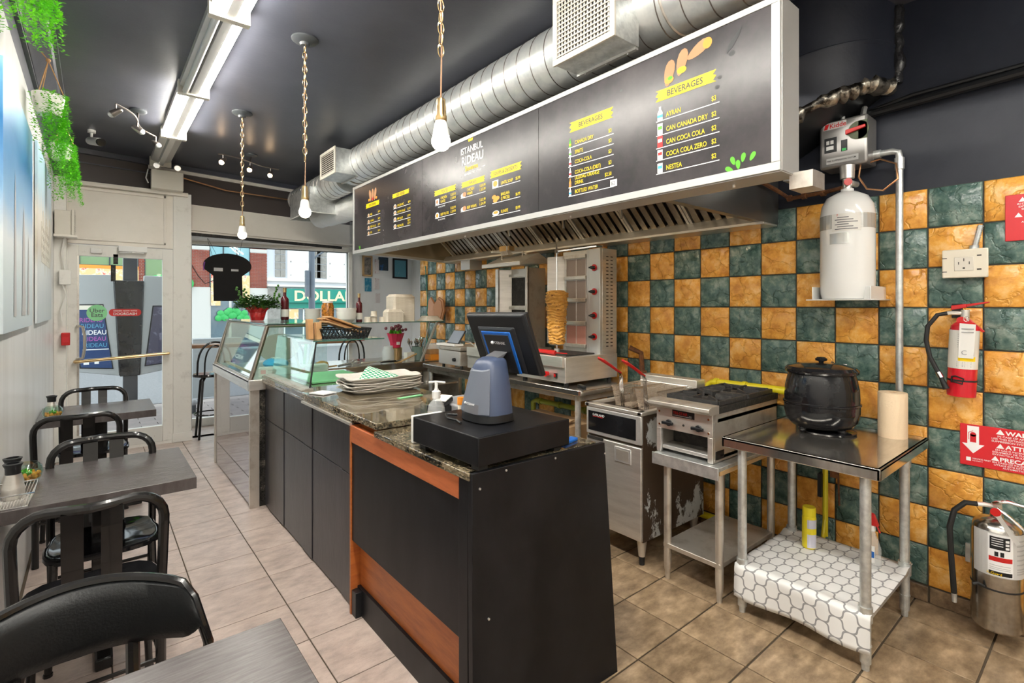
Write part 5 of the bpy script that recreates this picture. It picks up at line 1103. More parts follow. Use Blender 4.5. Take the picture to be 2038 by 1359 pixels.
# meat cone: displaced stacked slices
b = B(); rr = random.Random(4); seg, rings = 64, 110; vs = []
for j in range(rings+1):
    f = j/rings; z = 1.207+.41*f; base = .058+.028*f**1.1; base *= 1.0 if f < .93 else math.sqrt(max(.02, 1-((f-.93)/.07)**2*.75))
    for i in range(seg):
        a = 2*math.pi*i/seg; lay = math.sin(z*260+2.2*math.sin(a*2+z*30)+1.3*math.sin(a*5))*.0045+math.sin(z*90+a*3)*.004+math.sin(a*7+z*55)*.003+rr.uniform(-.002, .002)
        q = base+lay; vs.append((mx_+q*math.cos(a), my_+q*math.sin(a), z))
b.add(vs, [(j*seg+i, j*seg+(i+1) % seg, (j+1)*seg+(i+1) % seg, (j+1)*seg+i) for j in range(rings) for i in range(seg)]+[tuple(range(seg))[::-1], tuple(range(rings*seg, (rings+1)*seg))])
o = b.build('kebab_meat', 'meat', None, ang=80); tag(o, 'column of browned sliced kebab meat on the vertical spit', 'meat')
b = B(); b.tube([(2.56, 2.80, 1.165), (2.60, 2.66, 1.155)], [.014, .017], 10); b.tube([(2.60, 2.66, 1.155), (2.66, 2.60, 1.15)], .004, 5); o = b.build('kebab_knife_handle', 'red', None); tag(o, 'red knife handle lying on the front of the kebab grill base', 'knife')
o = B().obox((0,0,0), (.03, .11, .016), Matrix.Rotation(-.5, 3, 'Z')).build('kitchen_knife', 'black_plastic', None, local=True, bevel=.003); o.location = (2.62, 2.42, .939); tag(o, 'small black handled tool on the rounded corner of the steel table', 'knife')
# --- kebab machine 2 (empty)
k2 = kebab(3.22, 3.70, 3.10, 'empty steel kebab grill with a roof flap, left of the one with meat', False)
b = B(); b.box(2.95, 3.10, 3.30, 3.62, 1.135, 1.83); b.build('tower', 'steel_dirty', k2, bevel=.003)
b = B(); b.box(2.84, 3.05, 3.245, 3.26, 1.135, 1.825); b.box(2.835, 2.86, 3.245, 3.275, 1.135, 1.835); b.build('side_wing', 'steel_dirty', k2, bevel=.006)
b = B(); b.hexa([(2.84,3.66,1.135),(2.85,3.675,1.135),(2.96,3.60,1.135),(2.95,3.59,1.135)], [(2.84,3.66,1.825),(2.85,3.675,1.825),(2.96,3.60,1.825),(2.95,3.59,1.825)]); b.box(2.83, 2.85, 3.64, 3.68, 1.135, 1.83); b.build('side_wing', 'steel', k2, bevel=.002)
for z0, z1 in ((1.22, 1.46), (1.5, 1.75)):
    B().box(2.943, 2.951, 3.34, 3.58, z0, z1).build('burner', 'soot_shade', k2)
for z in (1.2, 1.48, 1.77): B().box(2.925, 2.95, 3.32, 3.60, z-.012, z+.012).build('burner_ledge', 'steel_dirty', k2)
b = B(); b.hexa([(2.72,3.20,1.845),(3.10,3.20,1.87),(3.10,3.73,1.87),(2.72,3.73,1.845)], [(2.73,3.20,1.86),(2.93,3.20,1.95),(2.93,3.73,1.95),(2.73,3.73,1.86)]); b.box(2.712, 2.725, 3.20, 3.73, 1.835, 1.87); b.build('roof_flap', 'steel', k2, bevel=.003)
b = B(); b.box(2.82, 2.90, 3.50, 3.60, 1.985, 2.03); b.build('spit_motor', 'alu', k2, bevel=.003); b = B(); b.box(2.815, 2.82, 3.51, 3.60, 1.985, 2.03); b.box(2.83, 2.89, 3.48, 3.5, 1.99, 2.028); b.build('motor_cover', 'brass', k2); b = B(); b.prism([(2.84, 1.95), (2.88, 1.95), (2.9, 1.985), (2.82, 1.985)], 3.5, 3.6, 1); b.tube([(2.80, 3.70, 1.99), (2.92, 3.4, 1.97), (2.9, 3.33, 1.95)], .010, 6); b.tube([(2.86, 3.62, 1.99), (2.86, 3.62, 1.86)], .008, 6); b.tube([(2.9, 3.38, 1.98), (2.9, 3.38, 1.9)], .006, 6); b.build('motor_bracket', 'steel_dirty', k2)
B().box(2.60, 2.64, 3.05, 3.68, 1.1, 1.22).build('splash_guard', 'steel', k2)
# --- contact grill + tablet
t = thing('contact_grill', 'small white fronted contact grill at the far end of the steel table', 'grill', (2.73, 3.97, .93))
b = B(); b.box(2.53, 2.92, 3.80, 4.16, .955, 1.08); b.build('housing', 'steel_dirty', t, bevel=.004); b = B(); b.box(2.522, 2.53, 3.80, 4.16, .958, 1.085); b.build('front_panel', 'alu', t, bevel=.003)
for x in (2.56, 2.89):
    for y in (3.83, 4.13): B().cyl((x, y, .93), (x, y, .955), .014).build('foot', 'rubber', t)
b = B(); b.cyl((2.522, 3.88, 1.01), (2.5, 3.88, 1.01), .018, .015); b.build('knob', 'black_plastic', t); b = B(); b.box(2.53, 2.90, 3.81, 4.15, 1.09, 1.12); b.build('upper_plate', 'steel_dirty', t, bevel=.004)
b = B(); b.tube([(2.72, 3.84, 1.12), (2.68, 3.86, 1.16), (2.68, 4.02, 1.165), (2.72, 4.04, 1.12)], .007, 8); b.build('handle', 'steel', t)
b = B()
for i in range(4): b.tube([(2.62+.06*i, 3.80, 1.0), (2.64+.06*i, 3.795, 1.03)], .006, 5)
b.build('louvres', 'soot_shade', t)
o = B().obox((0,0,0), (.10, .30, .02), Matrix.Rotation(.05, 3, 'Z')).build('notepad', 'white', None, local=True, bevel=.002); o.location = (2.50, 4.06, 1.135); o.location.x = 2.58; tag(o, 'white papers lying on the contact grill under the tablet', 'paper')
t = thing('tablet', 'small black tablet propped on the contact grill', 'tablet', (2.66, 4.02, 1.145)); b = B(); b.hexa([(2.58,3.91,1.147),(2.59,3.91,1.147),(2.59,4.11,1.147),(2.58,4.11,1.147)], [(2.66,3.91,1.265),(2.67,3.91,1.265),(2.67,4.11,1.265),(2.66,4.11,1.265)]); b.build('case', 'black_plastic', t, bevel=.002)
b = B(); b.quad((2.580,3.92,1.153), (2.580,4.10,1.153), (2.656,4.10,1.262), (2.656,3.92,1.262)); b.build('screen', flat('tablet_screen', (.22,.26,.32), .1), t)
# --- prep counter along the far side
t = thing('prep_counter', 'steel prep counter at the far end with open shelves', 'counter', (2.2, 5.15, 0))
b = B(); b.box(1.56, 3.24, 4.78, 5.5, .865, .90); b.box(1.56, 3.24, 4.772, 4.80, .845, .905); b.build('worktop', 'steel_h', t, bevel=.003)
b = B(); b.box(1.56, 3.24, 5.46, 5.5, .10, .86); b.box(1.56, 1.6, 4.84, 5.5, .1, .86); b.box(3.2, 3.24, 4.84, 5.5, .1, .86); b.box(2.44, 2.46, 4.84, 5.5, .1, .86); b.box(1.56, 3.24, 4.84, 5.5, .08, .12); b.build('carcass', 'steel_dirty', t)
for z in (.38, .62): B().box(1.6, 3.2, 4.86, 5.46, z, z+.018).build('shelf', 'steel', t)
for k, (x, z) in enumerate(((2.62, .638), (2.75, .638), (2.88, .638), (2.70, .398))):
    t2 = thing('steel_container', 'shiny steel pan on the open shelves under the prep counter', 'container', (x, 5.0, z), 0, 'steel pans under the prep counter'); B().lathe([(.05, 0), (.055, .005), (.058, .13), (.056, .13), (.0001, .02)], (x, 5.0, z), 20).build('pan', 'steel', t2)
def utensil(x, y, ang, L_, m1, m2, label, name='spoon', cat='utensil'):
    t = thing(name, label, cat, (x, y, .906), ang, 'utensils lying on the prep counter')
    b = B(); b.tube([(-L_/2, 0, .01), (L_*.1, 0, .012)], .009, 6); b.build('handle', m1, t, local=True); b = B(); b.tube([(L_*.1, 0, .012), (L_*.38, 0, .02)], .004, 6); b.ball((L_*.42, 0, .02), .028, 12, 6, sc3=(1.2,.8,.3)); b.build('head', m2, t, local=True)
for k, (x, y, a, L_, m1, m2) in enumerate(((1.78, 4.86, .3, .3, 'raw_wood', 'steel'), (1.95, 4.92, .6, .34, 'grey_mid', 'steel'), (2.12, 4.86, .2, .34, 'steel', 'steel'), (2.25, 4.95, -.2, .3, 'steel', 'steel'), (2.42, 4.90, .1, .3, 'black_plastic', 'steel'), (2.02, 5.05, .9, .32, 'steel', 'steel'))):
    utensil(x, y, a, L_, m1, m2, 'long serving utensil among the jumble lying on the prep counter')
t = thing('wooden_spoon', 'wooden handled tool sloping beside the cutlery tin', 'spoon', (2.57, 4.85, .905), 0); b = B(); b.tube([(2.46, 4.82, .915), (2.66, 4.84, .985)], .010, 8); b.build('handle', 'raw_wood', t); b = B(); b.ball((2.45, 4.82, .913), .02, 10, 6, sc3=(1.3,1,.3)); b.build('head', 'raw_wood', t)
t = thing('cutlery_tin', 'green-grey tin packed with upright steel cutlery', 'tin', (2.75, 4.97, .901)); B().lathe([(.065, 0), (.07, .004), (.07, .15), (.066, .15), (.064, .02), (.0001, .02)], (2.75, 4.97, .901), 24).build('tin', flat('sage', (.17,.24,.22), .4), t)
rr = random.Random(9)
for i in range(22):
    a = rr.random()*6.28; q = .05*rr.random()**.5; x, y = 2.75+q*math.cos(a), 4.97+q*math.sin(a); dx, dy = (x-2.75)*1.3, (y-4.97)*1.3; h_ = rr.uniform(.19, .235)
    tt = B(); tt.tube([(x, y, .93), (x+dx, y+dy, .901+h_-.03)], .003, 5); tt.ball((x+dx*1.1, y+dy*1.1, .901+h_), .016, 8, 6, sc3=(.9,.6,1.7)); o = tt.build('steel_spoon', 'chrome', None); tag(o, 'steel spoon standing upright in the green-grey tin', 'cutlery', 'cutlery in the tin')
t = thing('glass_jar', 'clear glass jar under the red tulip bag', 'jar', (2.42, 5.02, .901)); B().lathe([(.06, 0), (.065, .01), (.065, .12), (.05, .15), (.052, .17), (.048, .17), (.046, .15), (.061, .12), (.061, .012), (.0001, .012)], (2.42, 5.02, .901), 24).build('glass_body', 'plastic_clear', t)
t = thing('flower_bouquet', 'potted plant in pink-red wrapping with dark leaves below the glass shelf', 'plant', (2.52, 5.05, .901))
B().lathe([(.06, 0), (.07, .01), (.07, .14), (.065, .145), (.0001, .14)], (2.52, 5.05, .901), 20).build('tin', 'brass', t)
b = B(); b.lathe([(.055, .145), (.062, .2), (.085, .27), (.095, .30), (.07, .28), (.0001, .2)], (2.52, 5.05, .901), 10); b.build('wrapping', flat('pinkred', (.62,.03,.09), .4), t, smooth=False)
b = B()
for i in range(10): a = i*.63; b.add([(2.52+.03*math.cos(a), 5.05+.03*math.sin(a), 1.14), (2.52+.07*math.cos(a+.4), 5.05+.07*math.sin(a+.4), 1.2), (2.52+.05*math.cos(a), 5.05+.05*math.sin(a), 1.27), (2.52+.02*math.cos(a-.3), 5.05+.02*math.sin(a-.3), 1.2)], [(0,1,2,3)])
b.build('leaves', 'green_leaf', t, smooth=False); b = B()
for i in range(16): a = rr.random()*6.28; q = rr.uniform(.03, .12); b.ball((2.52+q*math.cos(a), 5.05+q*math.sin(a), 1.25+rr.uniform(-.02, .04)), .018, 7, 5)
b.build('dark_blooms', flat('plum', (.20,.05,.07), .5), t); B().box(2.50, 2.54, 4.985, 4.987, 1.08, 1.11).build('tag', 'white', t)
boxpart('snack_box', 'clear topped box of orange food on the prep counter, lower of two', 'box', 2.85, 3.10, 4.86, 5.0, .901, .96, 'orange', 0, .004, 'orange food boxes'); boxpart('snack_box', 'small orange box stacked on the orange food box by the tiles', 'box', 2.86, 3.0, 4.9, 5.0, .961, 1.01, 'kraft', 0, .004, 'orange food boxes'); boxpart('paper_box', 'small white box beside the glass jar on the prep counter', 'box', 2.56, 2.66, 4.88, 4.94, .901, 1.0, 'white', .2, .003)
boxpart('plastic_bag', 'translucent plastic container by the tiled wall on the prep counter', 'container', 3.02, 3.18, 5.05, 5.25, .901, 1.06, 'plastic_clear', .3, .02)
t = thing('bread_roll', 'round golden bread roll behind the glass guard', 'bread', (1.70, 4.70, .905)); 
B().lathe([(.0001, 0), (.05, .005), (.062, .03), (.05, .06), (.02, .072), (.0001, .073)], (1.66, 4.84, .905), 20).build('crust', flat('crust', (.62,.33,.08), .5), t)
# cardboard boxes under the long table
t = thing('cardboard_box', 'open brown cardboard box under the steel table', 'box', (2.45, 2.75, 0)); 
b = B(); b.box(2.30, 2.80, 2.45, 3.05, .0, .66); b.build('carton', 'cardboard', t, bevel=.003)
o = B().obox((0,0,0), (.55, .42, .012), Matrix.Rotation(.35, 3, 'Z')).build('pizza_box', 'cardboard', None, local=True, bevel=.002); o.location = (2.32, 2.62, .68); tag(o, 'flat printed cardboard sheet lying on the brown box', 'cardboard')
b = B(); b.text('PIZZA', .035, (0, 0, 0), (1,0,0), (0,1,0), off=.004); o2 = b.build('print', 'grey_dark', o, local=True); o2.location = (-.1, -.08, .0065)
# yellow gas pipes
b = B(); b.tube([(3.20, 1.80, .90), (3.20, 1.80, .97), (3.195, 1.77, .985), (3.19, 1.70, .99), (3.19, 1.0, .99), (3.19, .96, .97), (3.19, .95, .93)], .024, 14)
for y in (1.74, 1.55, 1.06): b.cyl((3.19, y-.012, .99), (3.19, y+.012, .99), .029, seg=16)
o = b.build('gas_pipe', 'yellow_paint'); tag(o, 'yellow gas pipe running along the tiles behind the kettle', 'pipe')
b = B(); b.tube([(3.19, 1.09, .93), (3.19, 1.09, .2)], .014, 10); b.tube([(3.19, 1.09, .30), (3.15, 1.09, .18)], .012, 8); b.box(3.16, 3.20, 1.10, 1.12, .42, .55, 1); o = b.build('gas_riser', ['yellow_paint', 'black_plastic']); tag(o, 'thin vertical yellow pipe with a black valve behind the steel table', 'pipe')
b = B(); b.tube([(3.15, 1.5, .10), (3.15, 2.6, .10)], .022, 12); o = b.build('floor_pipe', 'yellow_paint'); tag(o, 'yellow pipe near the floor behind the fryer', 'pipe')
flat('lime_paint', (.36,.38,.02), .35, coat=.3)
b = B(); b.tube([(3.18, 3.55, .45), (3.18, 3.55, .60), (3.18, 3.50, .62), (3.18, 3.3, .62), (3.18, 2.5, .62)], .024, 12)
for y in (3.45, 3.2, 2.9): b.cyl((3.18, y-.015, .62), (3.18, y+.015, .62), .03, seg=14)
o = b.build('green_gas_pipe', 'lime_paint'); tag(o, 'lime green gas pipe under the long steel table', 'pipe')
b = B(); b.tube([(3.20, 2.33, .9), (3.19, 2.33, 1.0), (3.2, 2.35, 1.14), (3.15, 2.42, 1.18)], .020, 10); b.cyl((3.195, 2.33, .98), (3.195, 2.33, 1.01), .03); o = b.build('gas_connector', 'rust'); tag(o, 'grimy metal gas connector beside the kebab grill', 'pipe')
t = thing('outlet_box', 'grimy double metal outlet box low on the tiles behind the steel table', 'outlet', (3.24, 1.0, .74)); B().box(3.215, 3.25, .94, 1.05, .70, .78).build('box', 'galv', t, bevel=.004); B().box(3.205, 3.215, .95, 1.04, .71, .77).build('plate', 'steel_dirty', t, bevel=.003)
for k, (y, z) in enumerate(((1.08, .74), (.74, .70))):
    t = thing('outlet_box', ('grimy metal box beside the yellow riser behind the steel table', 'small round metal outlet under the right end of the steel table')[k], 'outlet', (3.24, y, z)); B().box(3.22, 3.25, y-.03, y+.03, z-.035, z+.035).build('box', 'galv' if k else 'steel_dirty', t, bevel=.006); B().cyl((3.22, y, z), (3.214, y, z), .018).build('socket_face', 'alu', t)
t = thing('paint_brush', 'dirty hanging scraper brush behind the steel table', 'brush', (3.22, 1.04, .6)); b = B(); b.box(3.215, 3.235, 1.035, 1.075, .53, .72); b.build('blade', 'rust', t); B().tube([(3.22, 1.035, .55), (3.22, 1.03, .38)], .005, 6).build('handle', 'rust', t)
t = thing('wall_bracket', 'small metal plate on the tiles beside the silver extinguisher', 'plate', (3.24, .45, .3)); B().box(3.235, 3.247, .43, .50, .27, .36).build('plate', 'galv', t, bevel=.002)
# hanging wooden paddles
t = thing('cutting_paddles', 'two overlapping brown paper sleeves hanging on the far tiled wall', 'paddle', (3.2, 5.2, 1.5))
for k, pts in enumerate(([(5.50,1.40),(5.47,1.56),(5.42,1.605),(5.34,1.53),(5.27,1.42),(5.27,1.31),(5.42,1.33)], [(5.30,1.50),(5.18,1.60),(5.09,1.56),(5.06,1.44),(5.12,1.32),(5.22,1.29),(5.29,1.36)])):
    c_ = flat('paddle_%d' % k, (.58,.30,.16) if k == 0 else (.48,.22,.09), .5)
    B().prism(pts, 3.17-.03*k, 3.19-.03*k, 0).build('sleeve', c_, t, bevel=.002)
    B().prism([(y*.86+5.28*.14, z*.9+1.46*.1) for y, z in pts], 3.163-.03*k, 3.17-.03*k, 0).build('sleeve_fold', c_, t, bevel=.002)
b = B(); b.tube([(3.235, 5.66, 2.0), (3.23, 5.6, 1.6), (3.235, 5.62, 1.0)], .005, 6); o = b.build('wall_cable', 'teal'); tag(o, 'thin dark green cable running down the far tiles', 'cable')
# pictures on the far white wall
def wallpic(u0, u1, z0, z1, m, frame, label, tilt=0):
    y = lambda x: PY(x)-.012
    t = thing('framed_picture' if frame else 'picture_card', label, 'picture', ((u0+u1)/2, y((u0+u1)/2), (z0+z1)/2))
    if frame:
        b = B(); e = .025
        for a in ((u0, u1, z0, z0+e), (u0, u1, z1-e, z1), (u0, u0+e, z0, z1), (u1-e, u1, z0, z1)): b.hexa([(a[0], y(a[0])-.012, a[2]), (a[1], y(a[1])-.012, a[2]), (a[1], y(a[1])+.012, a[2]), (a[0], y(a[0])+.012, a[2])], [(a[0], y(a[0])-.012, a[3]), (a[1], y(a[1])-.012, a[3]), (a[1], y(a[1])+.012, a[3]), (a[0], y(a[0])+.012, a[3])])
        b.build('picture_frame', frame, t)
    b = B(); a = (u0+.01, u1-.01, z0+.01, z1-.01); b.hexa([(a[0], y(a[0])-.006, a[2]), (a[1], y(a[1])-.006, a[2]), (a[1], y(a[1])+.012, a[2]), (a[0], y(a[0])+.012, a[2])], [(a[0], y(a[0])-.006, a[3]), (a[1], y(a[1])-.006, a[3]), (a[1], y(a[1])+.012, a[3]), (a[0], y(a[0])+.012, a[3])]); b.build('print', m, t)
flat('pic_brown', (.10,.09,.08), .4, var=(14., (.35,.30,.25), .4, .7)); flat('pic_blue', (.02,.22,.36), .3, var=(12., (.35,.55,.62), .5, .7)); flat('pic_dark', (.03,.05,.07), .3, var=(9., (.02,.16,.5), .55, .65)); flat('pic_teal', (.10,.30,.38), .3, var=(6., (.5,.5,.45), .6, .75))
wallpic(3.03, 3.19, 1.93, 2.235, 'pic_brown', 'raw_wood', 'small wooden framed picture, leftmost in the upper row on the white wall')
wallpic(3.06, 3.185, 1.70, 1.915, 'pic_blue', None, 'small bright blue card below the wooden framed picture')
wallpic(3.29, 3.475, 2.02, 2.24, 'pic_dark', None, 'dark picture card with a blue splash on the white wall')
wallpic(3.55, 3.815, 1.92, 2.23, 'pic_teal', 'black_plastic', 'larger black framed picture at the right end of the white wall')
flat('magnet', (.72,.66,.64), .4, var=(40., (.45,.10,.12), .58, .66))
for (a, z0, z1, l) in ((3.23, 1.97, 2.20, 'narrow pale decorated plaque between the upper pictures'), (3.225, 1.735, 1.915, 'small square pale plaque with red writing on the white wall'), (3.24, 1.53, 1.69, 'lowest small pale hanging plaque on the white wall')): wallpic(a, a+.09, z0, z1, 'magnet', None, l)
wallpic(2.95, 3.06, .99, 1.13, 'pic_blue', 'red', 'small blue picture leaning low on the white wall above the window ledge')
# ================= HOOD + MENU BOX =================
HX = 1.90
hd = thing('extractor_hood', 'long stainless steel extractor hood with baffle filters above the cooking line', 'hood', (2.65, 3.0, 2.0))
yn, yf = 1.374, 4.62
b = B(); b.hexa([(2.05, yn-.004, 2.0), (3.25, yn-.004, 2.0), (3.25, yn+.0, 2.0), (2.05, yn+.0, 2.0)], [(2.05, yn-.004, 2.60), (3.25, yn-.004, 2.45), (3.25, yn, 2.45), (2.05, yn, 2.60)])
b.box(2.05, 3.25, yn, yn+.05, 2.0, 2.006); b.box(2.05, 3.25, yn-.003, yn+.003, 1.997, 2.04); b.build('end_panel', flat('steel_mid', (.20,.20,.20), .35, metal=.85), hd)
b = B(); b.hexa([(2.05, 4.60, 2.0), (3.25, 5.02, 2.0), (3.25, 5.03, 2.0), (2.05, 4.61, 2.0)], [(2.05, 4.60, 2.6), (3.25, 5.02, 2.45), (3.25, 5.03, 2.45), (2.05, 4.61, 2.6)]); b.build('end_panel', 'brass_sheet' if 'brass_sheet' in M else flat('brass_sheet', (.68,.60,.46), .25, metal=.9), hd)
b = B(); b.hexa([(2.05, 4.585, 1.985), (3.25, 5.0, 1.985), (3.25, 5.03, 1.985), (2.05, 4.62, 1.985)], [(2.05, 4.585, 2.01), (3.25, 5.0, 2.01), (3.25, 5.03, 2.01), (2.05, 4.62, 2.01)]); b.build('lower_rim', 'alu', hd)
b = B(); b.hexa([(2.05, yn, 2.60), (3.25, yn, 2.45), (3.25, 5.03, 2.45), (2.05, 4.61, 2.60)], [(2.05, yn, 2.61), (3.25, yn, 2.46), (3.25, 5.03, 2.46), (2.05, 4.61, 2.61)]); b.build('roof_sheet', 'steel_dirty', hd)
b = B(); b.box(2.045, 2.055, yn, 4.60, 2.0, 2.60); b.build('front_sheet', 'steel_dirty', hd)
b = B(); b.prism([(3.06, 1.985), (3.245, 1.985), (3.245, 2.06), (3.12, 2.06), (3.10, 2.05), (3.06, 2.0)], yn, 4.98, 1); b.build('grease_trough', 'steel', hd, bevel=.002); b = B(); b.box(3.235, 3.25, yn, 4.98, 2.0, 2.45); b.build('back_sheet', 'steel_dirty', hd)
# filters: each a frame with baffles
fa = Vector((3.15, 0, 2.05)); fb_ = Vector((2.62, 0, 2.52)); fd = (fb_-fa).normalized(); fn = Vector((-fd.z, 0, fd.x)); fn = fn if fn.x < 0 else -fn; FL = (fb_-fa).length
nf = 7; fw = (4.84-yn-.03)/nf; baf = None
for k in range(nf):
    y0 = yn+.02+k*fw; b = B()
    def fbx(b, s0, s1, ya, yb_, n0, n1, mi=0):
        P_ = [fa+fd*s0+fn*n0, fa+fd*s1+fn*n0, fa+fd*s1+fn*n1, fa+fd*s0+fn*n1]; vs = [(p.x, ya, p.z) for p in P_]+[(p.x, yb_, p.z) for p in P_]
        return b.add(vs, [(0,3,2,1),(4,5,6,7),(0,1,5,4),(1,2,6,5),(2,3,7,6),(3,0,4,7)], mi)
    fbx(b, 0, .03, y0, y0+fw-.006, 0, .03); fbx(b, FL-.03, FL, y0, y0+fw-.006, 0, .03); fbx(b, .03, FL-.03, y0, y0+.018, 0, .03); fbx(b, .03, FL-.03, y0+fw-.024, y0+fw-.006, 0, .03); fbx(b, 0, FL, y0, y0+fw-.006, -.02, -.012, 1)
    fl_ = b.build('filter', ['steel_dirty', 'soot_shade'], hd)
    nb = 6; p_b = (fw-.05)/nb
    for i in range(nb):
        yb0 = y0+.022+p_b*i+p_b*.28
        if baf is None:
            b = B(); fbx(b, .03, FL-.03, yb0, yb0+p_b*.62, .002, .024); baf = b.build('baffle', 'steel_filter' if 'steel_filter' in M else flat('steel_filter', (.36,.31,.25), .3, metal=1., var=(8., (.20,.16,.12), .4, .7)), fl_, bevel=.003); by0 = yb0
        else: inst(baf, (0, yb0-by0, 0), fl_)
for k, y in enumerate((2.0, 3.0, 4.0)):  # unseen globes added to warm and brighten the hood interior
    t = thing('added_hood_light', 'added unseen globe light inside the extractor hood behind the menu board', 'light', (2.22, y, 2.5), 0, 'added hood globe lights')
    B().lathe([(.05, .0), (.05, .08)], (2.22, y, 2.5), 16).build('base', 'alu', t)
    B().ball((2.22, y, 2.46), .05, 16, 10).build('globe', M.get('added_hood_globe') or flat('added_hood_globe', (1,1,1), .4, emis=((1,.80,.52), 20)), t)
# spray nozzles, junction box, sprinkler under the hood
for k, (x, y) in enumerate(((2.75, 2.2), (2.75, 2.75), (2.7, 3.35))):
    b = B(); b.tube([(x-.1, y, 2.35), (x-.02, y, 2.3), (x+.02, y, 2.14)], .009, 8); b.cyl((x+.02, y, 2.15), (x+.025, y, 2.09), .014, .010, 10); o = b.build('spray_nozzle', 'chrome'); tag(o, 'thin metal fire nozzle hanging under the hood filters', 'nozzle', 'fire nozzles under the hood')
t = thing('hood_lamp_box', 'metal box with round cap and black label inside the near end of the hood', 'box', (2.45, 1.60, 2.2)); B().box(2.40, 2.56, 1.50, 1.72, 2.10, 2.22).build('box', 'steel_dirty', t, bevel=.003); B().box(2.44, 2.55, 1.497, 1.50, 2.11, 2.20).build('label_plate', 'black_plastic', t); B().cyl((2.41, 1.499, 2.16), (2.41, 1.49, 2.16), .025).build('cap', 'soot_shade', t)
t = thing('bracket_light', 'small pale metal bracket box under the far corner of the hood', 'box', (3.15, 4.6, 1.93)); B().box(3.08, 3.24, 4.45, 4.62, 1.885, 1.985).build('bracket', 'alu', t)
# menu box
mb = thing('menu_board', 'long dark restaurant menu board in an aluminium frame hanging over the kitchen', 'menu board', (1.97, 2.73, 2.3))
Ya, Yb, Za, Zb = .79, 4.67, 1.985, 2.615
b = B(); b.box(1.905, 2.04, Ya+.01, Yb-.01, Za+.01, Zb-.01); b.build('case', 'frame_alu', mb)
b = B(); e = .032
b.box(1.888, 1.905, Ya, Yb, Za, Za+e); b.box(1.888, 1.905, Ya, Yb, Zb-e*.8, Zb); b.box(1.888, 1.905, Ya, Ya+e, Za+e, Zb-e*.8); b.box(1.888, 1.905, Yb-e, Yb, Za+e, Zb-e*.8)
b.box(1.9, 2.045, Ya-.003, Ya+.012, Za, Zb); b.box(1.9, 2.045, Ya, Yb, Za-.004, Za+.01); b.build('frame', 'frame_alu', mb, bevel=.002)
b = B()
for y in (1.0, 1.9, 2.9, 3.9): b.cyl((1.97, y, Za-.015), (1.97, y, Za), .006)
b.build('bolt', 'steel', mb)
m_ = mat('menu_print', (.024,.021,.024), .25, var=(2.6, (.066,.056,.060), .42, .72), bump=(7,.10), spec=.45)
M['menu_print'] = m_
seams = [Yb-.032, 3.355, 2.07, Ya+.032]
pans = [B().box(1.893, 1.897, seams[i+1]+.0015, seams[i]-.0015, Za+e, Zb-e*.8).build('panel', 'menu_print', mb) for i in range(3)]
PX = 1.8925; RT = (0,-1,0); UP = (0,0,1)
W_, Yl, Bk = [B() for _ in range(3)], [B() for _ in range(3)], [B() for _ in range(3)]
def pi(y): return 0 if y > 3.355 else (1 if y > 2.07 else 2)
def rowline(y0, y1, z, w_=.0035): W_[pi(y0)].box(PX-.0006, PX, y1, y0, z-w_/2, z+w_/2)
def mt(s_, y, z, size, col='Y', off=.010, align='LEFT', sx=.74): (Yl if col == 'Y' else (W_ if col == 'W' else Bk))[pi(y)].text(s_, size, (PX-(.0006 if col != 'K' else .0014), y, z), RT, UP, off=off, align=align, sx=sx, depth=.0003)
def tagbar(y0, y1, z0, z1, s_, size):
    n = 6; L_ = [(y0-.012*((i*7) % 3-1)*.6, z0+(z1-z0)*i/n) for i in range(n+1)]; R_ = [(y1+.012*((i*5) % 3-1)*.6, z0+(z1-z0)*i/n) for i in range(n+1)][::-1]
    pts = L_+R_; vs = [(PX-.0008, p[0], p[1]) for p in pts]; B().add(vs, [tuple(range(len(vs)))[::-1]]).build('banner', 'menu_yellow', pans[pi(y0)], smooth=False)
    mt(s_, (y0+y1)/2, (z0+z1)/2-size*.35, size, 'K', .012, 'CENTER', .9)
# column 1,2
def col(y0, y1, rows, xt, size, pr):
    for (z, tx, price) in rows:
        rowline(y0, y1, z)
        for k, tl_ in enumerate(tx[::-1]): mt(tl_, y0-xt, z+.010+k*size*.95, size)
        for k, p in enumerate(price[::-1]): mt(p, y1+pr, z+.012+k*size*.95, size*.95, align='RIGHT')
tagbar(4.37, 4.10, 2.372, 2.412, 'SIDE DISHES', .030); tagbar(3.845, 3.565, 2.378, 2.412, 'SIDE DISHES', .030)
col(4.35, 4.08, [(2.290, ['RICE'], ['$4.99']), (2.232, ['HUMMUS'], ['$4.99']), (2.180, ['FRESH SALAD'], ['$7.99']), (2.128, ['PITA'], ['$1.49'])], .07, .026, .0)
col(3.83, 3.54, [(2.290, ['GOLDEN RICE'], ['$5.99']), (2.238, ['CHICKEN SALAD'], ['$13.99']), (2.184, ['BEEF SALAD'], ['$15.99']), (2.125, ['FREE FALAFEL'], ['S $5.99', 'L $7.99'])], .07, .024, .0)
tagbar(3.175, 2.905, 2.286, 2.322, 'PLATES', .030)
col(3.17, 2.90, [(2.216, ['CHICKEN', 'PLATES'], ['S $13.99', 'L $18.99']), (2.125, ['BEEF PLATES'], ['S $13.99', 'L $19.99'])], .075, .026, .0)
mt('WITH RICE OR FRIES', 3.13, 2.195, .014, 'W', .004); mt('WITH RICE OR FRIES', 3.13, 2.104, .014, 'W', .004)
tagbar(2.825, 2.575, 2.282, 2.318, 'WRAPS', .030)
col(2.84, 2.56, [(2.215, ['CHICKEN', 'WRAPS'], ['S $10.99', 'L $13.99']), (2.125, ['BEEF WRAPS'], ['S $12.99', 'L $14.99'])], .075, .026, .0)
tagbar(2.505, 2.22, 2.284, 2.328, 'SOUPS & DESSERTS', .030)
